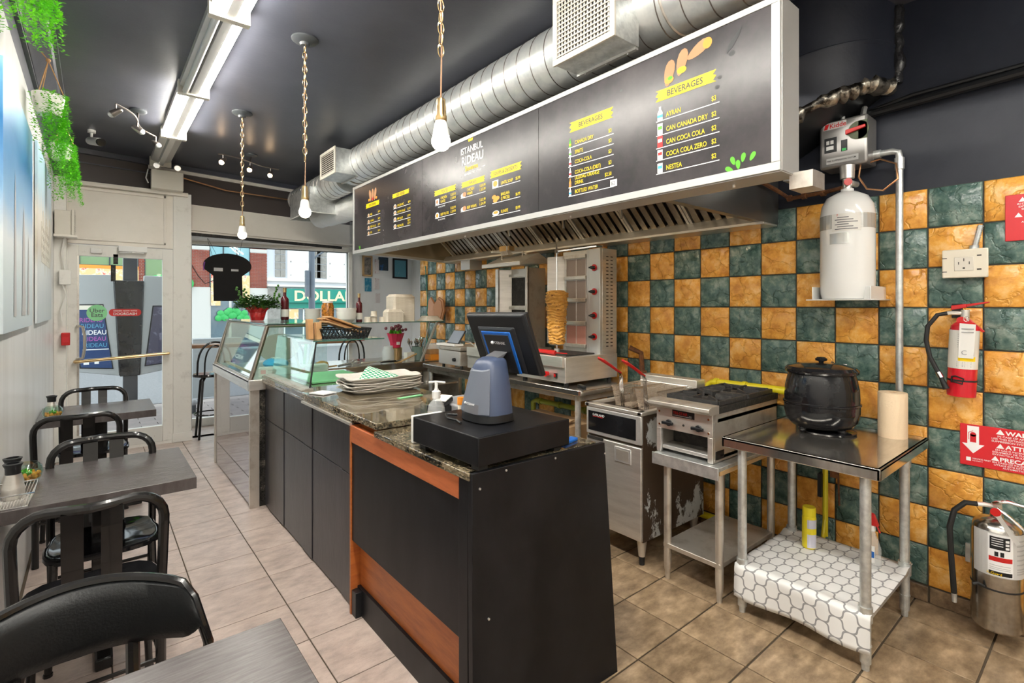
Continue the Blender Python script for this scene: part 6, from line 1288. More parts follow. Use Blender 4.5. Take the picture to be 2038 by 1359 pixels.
col(2.49, 2.225, [(2.219, ['LENTIL SOUP'], ['$5.99']), (2.127, ['BAKLAVA', '(2 PIECES)'], ['$6.99']), (2.048, ['KUNEFE'], ['$9.99'])], .085, .026, .0)
mt('ISTANBUL', 2.715, 2.502, .060, 'W', .012, 'CENTER', .92); mt('RIDEAU', 2.705, 2.430, .078, 'W', .02, 'CENTER', .92); mt('Shawarma', 2.715, 2.385, .048, 'Y', .006, 'CENTER'); mt('277H RIDEAU STREET, OTTAWA', 2.70, 2.357, .018, 'W', .004, 'CENTER')
W_[1].box(PX-.0006, PX, 2.565, 2.60, 2.378, 2.382)
def fan(b, c, pts): b.add([(PX-.0009, c[0]+y, c[1]+z) for y, z in pts], [tuple(range(len(pts)))])
fan(Yl[1], (2.725, 2.572), [(.022,0),(-.022,0),(-.03,.022),(-.012,.012),(0,.03),(.012,.012),(.03,.022)])
tagbar(1.825, 1.555, 2.390, 2.440, 'BEVERAGES', .034); tagbar(1.305, 1.04, 2.385, 2.432, 'BEVERAGES', .036)
col(1.84, 1.545, [(2.312, ['CANADA DRY'], ['$3']), (2.264, ['SPRITE'], ['$3']), (2.214, ['COCA-COLA'], ['$3']), (2.161, ['COCA-COLA (DIET)'], ['$3']), (2.107, ['ULUDAG ORANGE', 'DRINK'], ['$2.50']), (2.062, ['BOTTLED WATER'], [])], .045, .026, .012)
col(1.31, 1.02, [(2.299, ['AYRAN'], ['$3']), (2.237, ['CAN CANADA DRY'], ['$2']), (2.182, ['CAN COCA COLA'], ['$2']), (2.129, ['COCA COLA ZERO'], ['$2']), (2.071, ['NESTEA'], ['$2'])], .05, .029, .012)
W_[2].box(PX-.0008, PX, 1.525, 1.565, 2.062, 2.095); Bk[2].text('$2', .024, (PX-.0014, 1.560, 2.070), RT, UP, off=.002)
# printed pictures: rounds, bottles, wraps, herbs
Pm = ['bread', 'orange', 'menu_white', 'red', 'green_leaf', 'blue_light', 'yellow', 'paper_brown']
Pp = [B() for _ in range(3)]
def disc(y, z, ry, rz_, mi, d=.0009, n=16):
    Pp[pi(y)].add([(PX-d, y-ry*math.cos(2*math.pi*i/n), z+rz_*math.sin(2*math.pi*i/n)) for i in range(n)], [tuple(range(n))[::1]], mi)
def rectp(y0, y1, z0, z1, mi, d=.0009): Pp[pi(y0)].add([(PX-d, y0, z0), (PX-d, y1, z0), (PX-d, y1, z1), (PX-d, y0, z1)], [(0,1,2,3)], mi)
for z in (2.300, 2.243, 2.190, 2.140): disc(4.315, z+.004, .020, .017, 7); disc(4.315, z+.004, .012, .010, 0, .0012)
for z in (2.300, 2.248, 2.194, 2.138): disc(3.80, z+.006, .024, .018, 2); disc(3.80, z+.006, .016, .012, 0, .0012)
rectp(3.165, 3.115, 2.220, 2.260, 2); disc(3.14, 2.24, .016, .014, 0, .0012); disc(3.14, 2.142, .028, .022, 2); disc(3.14, 2.142, .017, .014, 1, .0012)
for z in (2.235, 2.143): disc(2.81, z-.005, .028, .017, 2); disc(2.795, z, .022, .016, 0, .0012)
rectp(2.49, 2.43, 2.222, 2.265, 2); disc(2.46, 2.244, .022, .018, 1, .0012)
for dy, dz in ((0, 0), (-.02, .012), (.012, .022)): disc(2.46+dy, 2.142+dz, .022, .013, 1, .001+abs(dy)*.01)
disc(2.455, 2.064, .034, .016, 2); disc(2.455, 2.068, .024, .009, 1, .0012)
def drink(y, z, w_, h_, mi, cap=None, tall=True):
    if tall: Pp[pi(y)].add([(PX-.0009, y+w_/2, z), (PX-.0009, y-w_/2, z), (PX-.0009, y-w_/2, z+h_*.55), (PX-.0009, y-w_*.2, z+h_*.8), (PX-.0009, y-w_*.2, z+h_), (PX-.0009, y+w_*.2, z+h_), (PX-.0009, y+w_*.2, z+h_*.8), (PX-.0009, y+w_/2, z+h_*.55)], [tuple(range(8))], mi); rectp(y+w_/2, y-w_/2, z+h_*.2, z+h_*.4, cap if cap is not None else 2, .0012)
    else: rectp(y+w_/2, y-w_/2, z, z+h_, mi); rectp(y+w_*.4, y-w_*.4, z+h_*.45, z+h_*.75, cap if cap is not None else 2, .0012)
for z, mi, cp in ((2.314, 4, 6), (2.266, 2, 4), (2.216, 2, 3), (2.163, 2, 3), (2.109, 1, 0), (2.064, 2, 5)): drink(1.828, z, .016, .045, mi, cp)
drink(1.29, 2.302, .026, .058, 2, 5); drink(1.29, 2.240, .026, .048, 2, 4, False); drink(1.29, 2.185, .026, .048, 3, 2, False); drink(1.29, 2.132, .026, .042, 2, 3, False); drink(1.29, 2.074, .026, .042, 2, 5, False)
def wrapshape(y, z, ang, L_, w_, mi=0):
    c_, s_ = math.cos(ang), math.sin(ang); pts = []
    for i in range(14):
        a = 2*math.pi*i/14; p, q = L_*math.cos(a)*(1), w_*math.sin(a)*(1.0+.25*math.cos(a)); pts.append((PX-.0009, y-(p*c_-q*s_), z+(p*s_+q*c_)))
    Pp[pi(y)].add(pts, [tuple(range(14))], mi)
for i, dy in enumerate((-.05, 0, .05)): wrapshape(4.23-dy, 2.475, math.radians(90+(-1)*(i-1)*16), .055, .022); disc(4.23-dy*1.5, 2.440, .018, .012, 1+2*(i == 1), .0012)
for y, z, a in ((1.245, 2.49, 78), (1.185, 2.515, 75), (1.11, 2.54, 25)): wrapshape(y, z, math.radians(a), .055, .024); 
disc(1.245, 2.462, .022, .016, 1, .0012); disc(1.185, 2.483, .022, .014, 6, .0012); disc(1.07, 2.55, .020, .022, 1, .0012); disc(1.24, 2.468, .012, .008, 4, .0014)
for dy, dz, a in ((.04, .03, 110), (0, .035, 80), (-.035, .032, 60), (.055, .0, 150), (.02, .012, 95)): wrapshape(.925+dy, 2.025+dz, math.radians(a), .018, .009, 4)
for dy in (0, .012, .024): wrapshape(4.50+dy, 2.035, math.radians(90+dy*900), .018, .005, 4)
# blobs of printed droplets and the black pepper leaf
for (y, z, r_) in ((.97, 2.47, .012), (1.5, 2.50, .008), (1.60, 2.46, .006), (2.48, 2.50, .010), (1.72, 2.47, .009), (1.03, 2.36, .010), (1.02, 2.395, .009), (2.44, 2.47, .006)): Bk[pi(y)].add([(PX-.0007, y-r_*math.cos(2*math.pi*i/12), z+r_*.8*math.sin(2*math.pi*i/12)) for i in range(12)], [tuple(range(12))])
Bk[2].add([(PX-.0008, .99, 2.475), (PX-.0008, .965, 2.495), (PX-.0008, .94, 2.53), (PX-.0008, .93, 2.56), (PX-.0008, .945, 2.545), (PX-.0008, .985, 2.51)], [tuple(range(6))])
for i in range(3):
    if W_[i].v: W_[i].build('white_print', 'menu_white', pans[i], smooth=False)
    if Yl[i].v: Yl[i].build('yellow_print', 'menu_yellow', pans[i], smooth=False)
    if Bk[i].v: Bk[i].build('dark_print', 'black_plastic', pans[i], smooth=False)
    if Pp[i].v: Pp[i].build('picture_print', Pm, pans[i], smooth=False)
b = B(); b.box(1.99, 2.1, .72, .80, 1.93, 1.99); o = b.build('control_box', 'steel_dirty'); tag(o, 'small metal plate box at the lower right corner of the menu board', 'box')
# ================= DUCTS =================
def spiral(cx, cz, r, y0, y1, label, pitch=.115):
    t = thing('spiral_duct', label, 'duct', (cx, (y0+y1)/2, cz))
    b = B(); b.cyl((cx, y0, cz), (cx, y1, cz), r, seg=48); b.build('pipe', 'galv_duct' if 'galv_duct' in M else flat('galv_duct', (.80,.81,.79), .30, metal=.65, var=(9., (.66,.68,.68), .4, .6)), t)
    b = B(); pts = []; n = int((y1-y0)/pitch*28)
    for i in range(n): a = 2*math.pi*i/28; pts.append((cx+(r+.0005)*math.cos(a), y0+pitch*i/28, cz+(r+.0005)*math.sin(a)))
    b.tube(pts, .0030, 5); b.build('seam', 'nickel', t)
    return t
dk = spiral(2.02, 2.885, .165, -.6, 5.02, 'big galvanised spiral duct running along the top of the menu board')
spiral(2.03, 2.83, .155, 5.12, 6.72, 'short galvanised duct continuing beyond the small register box')
for y in (1.28, 4.9): 
    b = B(); b.tube([(2.02+.168*math.cos(i/24*2*math.pi), y, 2.885+.168*math.sin(i/24*2*math.pi)) for i in range(24)], .006, 5, closed=True); b.build('strap', 'steel_dirty', dk)
def register(x0, x1, y0, y1, z0, z1, label, nl, dbl):
    t = thing('air_register', label, 'air vent', ((x0+x1)/2, (y0+y1)/2, (z0+z1)/2))
    b = B(); b.box(x0+.012, x1, y0+.006, y1-.006, z0+.006, z1-.006); b.build('box', 'galv', t, bevel=.002)
    b = B(); e = .028; b.box(x0, x0+.012, y0, y1, z0, z0+e); b.box(x0, x0+.012, y0, y1, z1-e, z1); b.box(x0, x0+.012, y0, y0+e, z0+e, z1-e); b.box(x0, x0+.012, y1-e, y1, z0+e, z1-e); b.build('front_frame', 'ivory', t, bevel=.002)
    B().box(x0+.008, x0+.013, y0+e, y1-e, z0+e, z1-e).build('shade_backing', 'soot_shade', t)  # dark sheet paints the shade seen between the louvres
    n = nl
    for i in range(n):
        z = z0+e+(z1-z0-2*e)*(i+.5)/n; b = B(); b.hexa([(x0+.001,y0+e,z-.006),(x0+.003,y0+e,z-.006),(x0+.003,y1-e,z-.006),(x0+.001,y1-e,z-.006)], [(x0+.008,y0+e,z+.006),(x0+.010,y0+e,z+.006),(x0+.010,y1-e,z+.006),(x0+.008,y1-e,z+.006)]); b.build('louvre', 'ivory', t)
    if dbl:
        b = B(); k = int((y1-y0-2*e)/.02)
        for i in range(k): y = y0+e+(y1-y0-2*e)*(i+.5)/k; b.box(x0+.006, x0+.008, y-.004, y+.004, z0+e, z1-e)
        b.build('rear_vanes', 'ivory', t)
    b = B(); b.box(x1-.02, x1, y0+.01, y1-.01, z0-.006, z0+.006)
    for y in (y0+.06, (y0+y1)/2, y1-.06): b.cyl((x1-.01, y, z0-.006), (x1-.01, y, z0-.010), .005, seg=8)
    b.build('flange', 'alu', t)
register(1.72, 1.90, 1.40, 1.78, 2.66, 2.99, 'large cream louvered air register on the spiral duct above the menu board', 13, True)
register(1.72, 1.95, 4.68, 5.08, 2.735, 2.985, 'small cream louvered air register at the far end of the spiral duct', 10, False)
t = thing('duct_drop_box', 'square galvanised box hanging open under the end of the far duct', 'duct', (2.0, 6.2, 2.62))
b = B()
ya, yb_ = 5.75, 6.45; xa, xb_ = 1.83, 2.18; zt_, zb_ = 2.82, 2.54
for q0, q1 in (((xa, ya), (xb_, ya)), ((xb_, ya), (xb_, yb_)), ((xb_, yb_), (xa, yb_)), ((xa, yb_), (xa, ya))): b.add([(q0[0], q0[1], zb_), (q1[0], q1[1], zb_), (q1[0], q1[1], zt_), (q0[0], q0[1], zt_)], [(0,1,2,3)])
o = b.build('box', 'galv', t, smooth=False); sm = o.modifiers.new('s', 'SOLIDIFY'); sm.thickness = .003
b = B()
for q0, q1 in (((xa, ya), (xb_, ya)), ((xb_, ya), (xb_, yb_)), ((xb_, yb_), (xa, yb_)), ((xa, yb_), (xa, ya))): b.tube([(q0[0], q0[1], zb_), (q1[0], q1[1], zb_)], .006, 5)
b.build('rim', 'white', t)
flat('foil_wrap', (.76,.76,.74), .38, metal=.35, bump=(22,.9))
def lump(name, pts, r, label, seed, m='foil_wrap'):
    rr = random.Random(seed); P_ = [Vector(p) for p in pts]; out = []; rad = []
    for i in range(len(P_)-1):
        for k in range(10): out.append(P_[i].lerp(P_[i+1], k/10)); rad.append(r*(1+rr.uniform(-.07, .07)))
    out.append(P_[-1]); rad.append(r)
    b = B(); b.tube(out, rad, 22); b.v = [(p[0]+rr.uniform(-.006, .006), p[1]+rr.uniform(-.006, .006), p[2]+rr.uniform(-.006, .006)) for p in b.v]
    o = b.build(name, m, ang=70); tag(o, label, 'duct')
lump('wrapped_duct', [(2.16, 6.35, 2.60), (2.24, 5.8, 2.60), (2.32, 5.2, 2.62), (2.34, 4.75, 2.64)], .135, 'silvery foil wrapped duct beside the far end of the menu board', 2)
lump('wrapped_duct', [(2.34, 5.5, 2.52), (2.42, 5.55, 2.42), (2.62, 5.65, 2.30), (2.8, 5.8, 2.2)], .095, 'crumpled foil flexible duct bending down behind the far end of the menu board', 5)
# black exhaust drum on the right wall
t = thing('exhaust_duct', 'big black painted round exhaust duct against the navy wall', 'duct', (3.1, 1.3, 2.75))
dc = (3.28, 1.32); Rr = .55
def zbot(y): return 2.67-.30*min(1, max(0, (y-.78)/.55))
def slantz(b): b.v = [(min(q[0], 3.255), q[1], q[2]+(zbot(q[1])-2.6)*max(0, (3.07-q[2])/.47)) for q in b.v]; return b
b = B(); b.lathe([(Rr, 2.60), (Rr, 2.80), (Rr+.004, 2.805), (Rr+.004, 2.82), (Rr, 2.825), (Rr, 3.07)], (dc[0], dc[1], 0), 64); slantz(b).build('drum', 'navy_wall', t)
b = B(); b.lathe([(Rr*.99, 2.60), (Rr*.9, 2.58), (Rr*.7, 2.57), (.0001, 2.57)], (dc[0], dc[1], 0), 56); slantz(b).build('drum_bottom', 'black_plastic', t)
flat('foil_dirty', (.45,.41,.34), .3, metal=.9, var=(9., (.03,.027,.024), .46, .56), bump=(16,1.))
rr = random.Random(8); b = B(); pts = []
for i in range(60): a = math.radians(95+(i/59)*172); y = dc[1]+(Rr*.95)*math.sin(a); pts.append((min(dc[0]+(Rr*.95)*math.cos(a), 3.235), y, zbot(y)-.01+rr.uniform(-.012, .012)))
b.tube(pts, [.036+rr.uniform(-.010, .012) for _ in pts], 12); b.build('foil_collar', 'foil_dirty', t)
flat('foil_black', (.016,.016,.018), .25, var=(14., (.4,.38,.33), .70, .76), bump=(20,1.))
b = B(); pts = [(3.24, dc[1]-Rr+rr.uniform(-.008, .008), 2.66+.40*i/14) for i in range(15)]; b.tube(pts, [.030+rr.uniform(-.008, .008) for _ in pts], 10); b.build('foil_edge', 'foil_black', t)
# ================= RIGHT WALL FITTINGS =================
b = B(); b.tube([(3.225, 1.35, 2.435), (3.225, .9, 2.53), (3.225, -.6, 2.58)], .022, 10); b.tube([(3.225, 1.3, 2.48), (3.225, .7, 2.575), (3.225, -.6, 2.60)], .012, 8); o = b.build('black_conduit', 'black_plastic'); tag(o, 'black painted conduits running along the navy wall above the suppression box', 'conduit')
t = thing('suppression_tank', 'tall white fire suppression cylinder on a wall bracket', 'tank', (3.1, .954, 1.53)); c3 = (3.10, .954, 0)
B().lathe([(.115, 1.535), (.122, 1.56), (.125, 1.62), (.125, 1.98), (.118, 2.03), (.095, 2.075), (.05, 2.10), (.03, 2.108), (.03, 2.12)], c3, 40).build('cylinder', 'white_gloss', t)
b = B(); b.cyl((3.10, .954, 2.12), (3.10, .954, 2.175), .022); b.cyl((3.10, .954, 2.175), (3.10, .954, 2.245), .033, .036); b.cyl((3.10, .94, 2.15), (3.16, .93, 2.15), .016); b.build('valve', 'steel', t); b = B(); b.cyl((3.07, .942, 2.152), (3.062, .938, 2.152), .019); b.build('gauge', 'red', t)
def cylpatch(c, r, a0, a1, z0, z1, b, mi=0, n=10):
    for k in range(n):
        p, q = math.radians(a0+(a1-a0)*k/n), math.radians(a0+(a1-a0)*(k+1)/n)
        b.quad((c[0]+r*math.cos(p), c[1]+r*math.sin(p), z0), (c[0]+r*math.cos(q), c[1]+r*math.sin(q), z0), (c[0]+r*math.cos(q), c[1]+r*math.sin(q), z1), (c[0]+r*math.cos(p), c[1]+r*math.sin(p), z1), mi=mi)
b = B(); cylpatch(c3, .1262, 100, 300, 1.90, 1.975, b, 0, 20); cylpatch(c3, .127, 165, 225, 1.885, 1.975, b, 1); cylpatch(c3, .1275, 160, 200, 1.82, 1.875, b, 0); b.build('label_band', [flat('silver_label', (.60,.60,.58), .25, metal=.6), 'bowl'], t)
b = B()
for k in range(6): cylpatch(c3, .1278, 172+(k % 2)*5, 218-(k % 3)*9, 1.893+.012*k, 1.897+.012*k, b, 0, 6)
b.build('fine_print', 'grey_dark', t)
b = B(); an = math.radians(190); 
b.text('Fire Systems', .016, (3.10+.1285*math.cos(math.radians(176)), .954+.1285*math.sin(math.radians(176)), 1.962), (.35,-.94,0), (0,0,1), off=.004); b.build('print', 'red', t)
b = B(); b.box(2.97, 3.25, .80, 1.11, 1.527, 1.533); b.box(3.0, 3.25, 1.085, 1.09, 1.53, 1.60); b.box(3.0, 3.25, .82, .825, 1.53, 1.60); b.box(3.03, 3.035, .82, .86, 1.53, 1.60); b.build('bracket', 'white_gloss', t, bevel=.002)
t = thing('control_box', 'grey metal fire suppression release box with a red handle', 'control box', (3.17, .97, 2.38))
B().box(3.09, 3.25, .86, 1.085, 2.245, 2.50).build('housing', 'steel_grey' if 'steel_grey' in M else flat('steel_grey', (.33,.32,.31), .32, metal=.7), t, bevel=.012)
b = B(); b.cyl((3.088, .90, 2.42), (3.094, .90, 2.42), .048, seg=24); b.box(3.088, 3.094, .86, .90, 2.372, 2.468); b.build('recess', flat('moss', (.10,.12,.07), .5), t)
b = B(); b.hexa([(3.07,.865,2.425),(3.085,.865,2.425),(3.085,.955,2.405),(3.07,.955,2.405)], [(3.07,.865,2.44),(3.085,.865,2.44),(3.085,.955,2.43),(3.07,.955,2.43)]); b.build('pull_handle', 'red', t, bevel=.003)
b = B(); b.box(3.0885, 3.09, .955, 1.065, 2.455, 2.49, 0); b.text('Kidde', .034, (3.0878, 1.035, 2.461), RT, UP, mi=1, off=.012); b.add([(3.0879, 1.062, 2.458), (3.0879, 1.045, 2.458), (3.0879, 1.035, 2.488), (3.0879, 1.055, 2.484)], [(0,1,2,3)], 1)
b.box(3.0885, 3.09, .90, 1.05, 2.268, 2.298, 0); b.text('FIRE SUPPRESSION SYSTEM', .0115, (3.0878, 1.046, 2.279), RT, UP, mi=2, off=.006); b.box(3.0885, 3.09, 1.00, 1.06, 2.33, 2.41, 2); b.box(3.0875, 3.0885, 1.035, 1.05, 2.375, 2.395, 0); b.box(3.0875, 3.0885, 1.015, 1.03, 2.375, 2.395, 0); b.box(3.0875, 3.0885, 1.015, 1.05, 2.345, 2.365, 0)
b.box(3.0885, 3.09, .95, .98, 2.325, 2.385, 2); b.box(3.0878, 3.0885, .955, .975, 2.327, 2.340, 3); b.build('labels', [flat('silver_plain', (.55,.55,.54), .3), 'red', 'black_plastic', 'green'], t, smooth=False)
b = B(); b.tube([(3.17, .90, 2.49), (3.17, .90, 2.53), (3.19, .90, 2.56)], .014, 8); b.tube([(3.15, .99, 2.50), (3.15, .99, 2.60)], .011, 8); b.cyl((3.13, .995, 2.60), (3.11, .995, 2.60), .025); b.build('top_fitting', 'galv', t)
b = B(); b.tube([(3.20, .86, 2.30), (3.20, .78, 2.30), (3.20, .755, 2.29), (3.20, .75, 2.26), (3.20, .75, .86)], .0165, 12); b.cyl((3.2, .86, 2.3), (3.2, .83, 2.3), .022); b.cyl((3.2, .75, 2.26), (3.2, .75, 2.20), .022); o = b.build('grey_conduit', 'galv'); tag(o, 'vertical galvanised conduit running down the tiles to the steel table', 'conduit')
b = B(); pts = [(3.14, .905, 2.24), (3.14, .905, 2.20)]+[(3.13, .83+.085*math.cos(math.radians(a)), 2.17+.085*math.sin(math.radians(a))) for a in range(170, 500, 15)]; b.tube([(3.14, .905, 2.245), (3.13, .91, 2.18), (3.12, .87, 2.11), (3.12, .80, 2.09), (3.13, .74, 2.14), (3.14, .75, 2.22), (3.15, .82, 2.26), (3.15, .89, 2.25)], .005, 8); o = b.build('copper_tube', 'copper'); tag(o, 'thin looped copper tube below the suppression box', 'pipe')
b = B(); b.tube([(3.09, .97, 2.13), (3.19, 1.1, 2.14), (3.19, 1.28, 2.135), (3.15, 1.34, 2.19), (2.6, 1.36, 2.26)], .012, 8)
for y in (1.1, 1.2, 1.28): b.cyl((3.19, y-.012, 2.137), (3.19, y+.012, 2.137), .018, seg=12)
o = b.build('rusty_pipe', 'rust'); tag(o, 'rusty pipe leading from the white cylinder under the hood', 'pipe')
b = B(); b.tube([(3.12, 1.05, 2.50), (3.0, 1.16, 2.50), (2.9, 1.2, 2.40), (2.95, 1.19, 2.3), (3.0, 1.16, 2.22)], .007, 8); o = b.build('flex_conduit', 'galv'); tag(o, 'thin flexible metal conduit curving left of the suppression box', 'conduit')
o = B().obox((0,0,0), (.10, .16, .05), Matrix.Rotation(.1, 3, 'X')).build('conduit_box', 'galv', None, local=True, bevel=.003); o.location = (2.98, 1.13, 2.20); tag(o, 'small metal junction box left of the suppression box', 'box')
# outlet
t = thing('power_outlet', 'cream double-size power outlet plate on the tiles with a metal flex above', 'outlet', (3.24, .50, 1.70))
B().box(3.195, 3.25, .42, .57, 1.637, 1.763).build('box', 'galv', t); B().box(3.185, 3.197, .412, .578, 1.632, 1.768).build('face_plate', 'cream', t, bevel=.005)
b = B(); b.box(3.182, 3.186, .462, .532, 1.665, 1.73); b.build('socket', 'ivory', t, bevel=.003)
b = B(); b.box(3.1815, 3.183, .4955, .4985, 1.71, 1.724); b.box(3.1815, 3.183, .514, .517, 1.695, 1.708); b.box(3.1815, 3.183, .476, .479, 1.695, 1.708); b.box(3.1815, 3.183, .493, .501, 1.674, 1.681)
for y, z in ((.445, 1.735), (.445, 1.67)): b.box(3.1845, 3.1855, y-.010, y+.006, z-.003, z+.003)
for y, z in ((.565, 1.727), (.565, 1.662)): b.box(3.1845, 3.1855, y-.006, y+.012, z-.002, z+.002)
b.build('slots', 'soot_shade', t)
b = B(); pts = [(3.23, .466, 1.77), (3.232, .455, 1.83), (3.238, .445, 1.88)]; b.tube(pts, .010, 10)
for i in range(14): f = i/14; p = Vector(pts[0]).lerp(Vector(pts[2]), f); b.cyl(p, p+Vector((0,0,.003)), .0125, seg=10)
b.cyl((3.23, .468, 1.765), (3.23, .467, 1.785), .018, seg=12); b.build('flex_conduit', 'galv', t)
# warning signs
t = thing('warning_sign', 'red fire sign with white text at the right edge, upper of two', 'sign', (3.245, .28, 1.91))
B().box(3.239, 3.244, .12, .362, 1.795, 2.005).build('plate', 'sign_red', t, bevel=.002)
b = B(); yy = .255
def wt(s_, z, size, off=.01, y=yy, al='CENTER', sx=1.15): b.text(s_, size, (3.2386, y, z), RT, UP, off=off, align=al, depth=.0004, sx=sx)
def tri(y, z, r_):
    b.add([(3.2383, y+r_, z-r_*.6), (3.2383, y-r_, z-r_*.6), (3.2383, y, z+r_)], [(0,1,2)])
wt('WARNING', 1.972, .022, .03, .23); tri(.305, 1.978, .013); wt('IN CASE OF APPLIANCE FIRE', 1.957, .0105, y=.25, sx=1.1); wt('EXTINGUISHER ONLY AFTER', 1.945, .0105, y=.24); wt('SUPPRESSION SYSTEM', 1.933, .0105, y=.25); wt('ATTENTION', 1.902, .022, .03, .22); tri(.318, 1.909, .013); wt('EN CAS D INCENDIE', 1.887, .0105, y=.24); wt('APARATO EXTINTOR', 1.875, .0105, y=.25); wt('SOLAMENTE', 1.863, .0105, y=.25); wt('SISTEMA', 1.851, .0105, y=.25); wt('AUTOMATICO', 1.839, .0105, y=.25); wt('FIRE AND SAFETY EQUIPMENT', 1.812, .006, .004, y=.25)
b.build('white_print', 'menu_white', t, smooth=False)
t = thing('warning_sign', 'red extinguisher warning sign with a white arrow, lower of two', 'sign', (3.245, .35, .84)); B().box(3.239, 3.244, .12, .520, .735, .932).build('plate', 'sign_red', t, bevel=.002)
b = B(); ya_ = .472
b.add([(3.2383, ya_+.021, .925), (3.2383, ya_+.021, .84), (3.2383, ya_+.040, .84), (3.2383, ya_, .795), (3.2383, ya_-.040, .84), (3.2383, ya_-.021, .84), (3.2383, ya_-.021, .925)], [tuple(range(7))])
wt('WARNING', .902, .027, .03, y=.36, al='LEFT'); tri(.378, .911, .015); wt('IN CASE OF APPLIANCE FIRE,', .889, .0115, y=.388, al='LEFT'); wt('USE THIS EXTINGUISHER ONLY AFTER', .877, .0115, y=.408, al='LEFT'); wt('SUPPRESSION SYSTEM HAS BEEN', .865, .0115, y=.408, al='LEFT')
wt('ATTENTION', .838, .026, .03, y=.36, al='LEFT'); tri(.378, .846, .014); wt('EN CAS D INCENDIE IMPLIQUANT', .826, .0105, y=.395, al='LEFT'); wt('EQUIPMENT DE CUISSON, UTILISER', .815, .0105, y=.405, al='LEFT'); wt('EXTINCTEUR SEULEMENT APRES', .804, .0105, y=.405, al='LEFT')
wt('PRECAUCION', .778, .026, .03, y=.38, al='LEFT'); tri(.395, .786, .014); wt('EN CASO DE INCENDIO DE APARATO', .767, .0105, y=.405, al='LEFT'); wt('UTILICE ESTE EXTINTOR SOLO DESPUES', .756, .0105, y=.40, al='LEFT'); wt('AUTOMATICO HAYA SIDO', .745, .0105, y=.37, al='LEFT'); wt('BADGER FIRE', .009, .005) if False else None
wt('SERVICE FIRST', .768, .009, .01, y=.475, al='LEFT'); wt('EQUIPMENT', .759, .006, .004, y=.475, al='LEFT'); b.box(3.2384, 3.2388, .480, .497, .757, .775); b.build('white_print', 'menu_white', t, smooth=False)
b = B(); b.box(3.2376, 3.2382, ya_-.011, ya_+.011, .848, .885); b.cyl((3.2376, ya_, .885), (3.2382, ya_, .885), .011, seg=12); b.tube([(3.2379, ya_+.015, .86), (3.2379, ya_+.016, .893), (3.2379, ya_, .903)], .0015, 4); b.build('extinguisher_symbol', 'sign_red', t)
# red extinguisher
ex, ey = 3.17, .505; lean = Matrix.Rotation(math.radians(2.2), 3, 'X')
t = thing('fire_extinguisher', 'red fire extinguisher with a white tag and black hose on the tiled wall', 'fire extinguisher', (ex, ey, 1.07)); c3 = (ex, ey, 1.07)
B().lathe([(.045, 0), (.053, .004), (.054, .02), (.054, .31), (.050, .335), (.035, .350), (.015, .357), (.015, .37)], c3, 32, rot=lean).build('cylinder', 'red_ext', t)
def lp(r_, a, z): p = lean@Vector((r_*math.cos(math.radians(a)), r_*math.sin(math.radians(a)), z)); return (ex+p.x, ey+p.y, 1.07+p.z)
b = B()
for k in range(24): a0, a1 = 95+8*k, 103+8*k; b.quad(lp(.0546, a0, .135), lp(.0546, a1, .135), lp(.0546, a1, .315), lp(.0546, a0, .315))
for k in range(7): a0, a1 = 170+10*k, 180+10*k; b.quad(lp(.0550, a0, .172), lp(.0550, a1, .172), lp(.0550, a1, .193), lp(.0550, a0, .193), mi=1)
for k in range(2):
    for q in range(2): a0 = 185+30*k+8*q; b.quad(lp(.0552, a0, .198), lp(.0552, a0+8, .198), lp(.0552, a0+8, .218), lp(.0552, a0, .218), mi=2)
for z in (.145, .15, .158, .165, .235, .245, .255, .265, .275, .285, .295): b.quad(lp(.0552, 165, z), lp(.0552, 190, z), lp(.0552, 190, z+.003), lp(.0552, 165, z+.003), mi=3); b.quad(lp(.0552, 195, z), lp(.0552, 222, z), lp(.0552, 222, z+.003), lp(.0552, 195, z+.003), mi=3)
b.build('paper_label', ['bowl', 'yellow', 'black_plastic', flat('pale_grey', (.40,.40,.40), .5)], t)
b = B(); b.lathe([(.056, .075), (.056, .083)], c3, 28, rot=lean); b.tube([lp(.058, 150, .07), lp(.060, 165, .072), lp(.060, 190, .065), lp(.060, 195, .09), lp(.059, 165, .10), lp(.058, 150, .095)], .0035, 5, closed=True); b.build('strap', 'rubber', t)
b = B(); b.cyl(lp(0, 0, .36), lp(0, 0, .41), .016); b.tube([lp(0, 0, .395), (ex-.0, ey+.035, 1.465), (ex, ey+.05, 1.463)], .010, 8); b.build('valve', 'steel', t)
b = B(); b.tube([(ex, ey+.05, 1.463), (ex-.01, ey+.085, 1.455), (ex-.02, ey+.12, 1.40), (ex-.03, ey+.125, 1.33), (ex-.03, ey+.11, 1.25), (ex-.04, ey+.075, 1.175)], .010, 10); b.build('hose', 'rubber', t); b = B(); b.cyl((ex-.04, ey+.077, 1.18), (ex-.043, ey+.065, 1.155), .0115); b.build('ferrule', 'chrome', t); b = B(); b.cyl((ex-.043, ey+.066, 1.157), (ex-.05, ey+.045, 1.105), .009, .013); b.build('nozzle', 'rubber', t)
b = B(); b.hexa([(ex-.01,ey+.035,1.478),(ex+.01,ey+.035,1.478),(ex+.01,ey-.02,1.49),(ex-.01,ey-.02,1.49)], [(ex-.01,ey+.035,1.50),(ex+.01,ey+.035,1.50),(ex+.01,ey-.02,1.508),(ex-.01,ey-.02,1.508)]); b.hexa([(ex-.008,ey-.02,1.493),(ex+.008,ey-.02,1.493),(ex+.008,ey-.10,1.513),(ex-.008,ey-.10,1.513)], [(ex-.008,ey-.02,1.507),(ex+.008,ey-.02,1.507),(ex+.008,ey-.10,1.519),(ex-.008,ey-.10,1.519)])
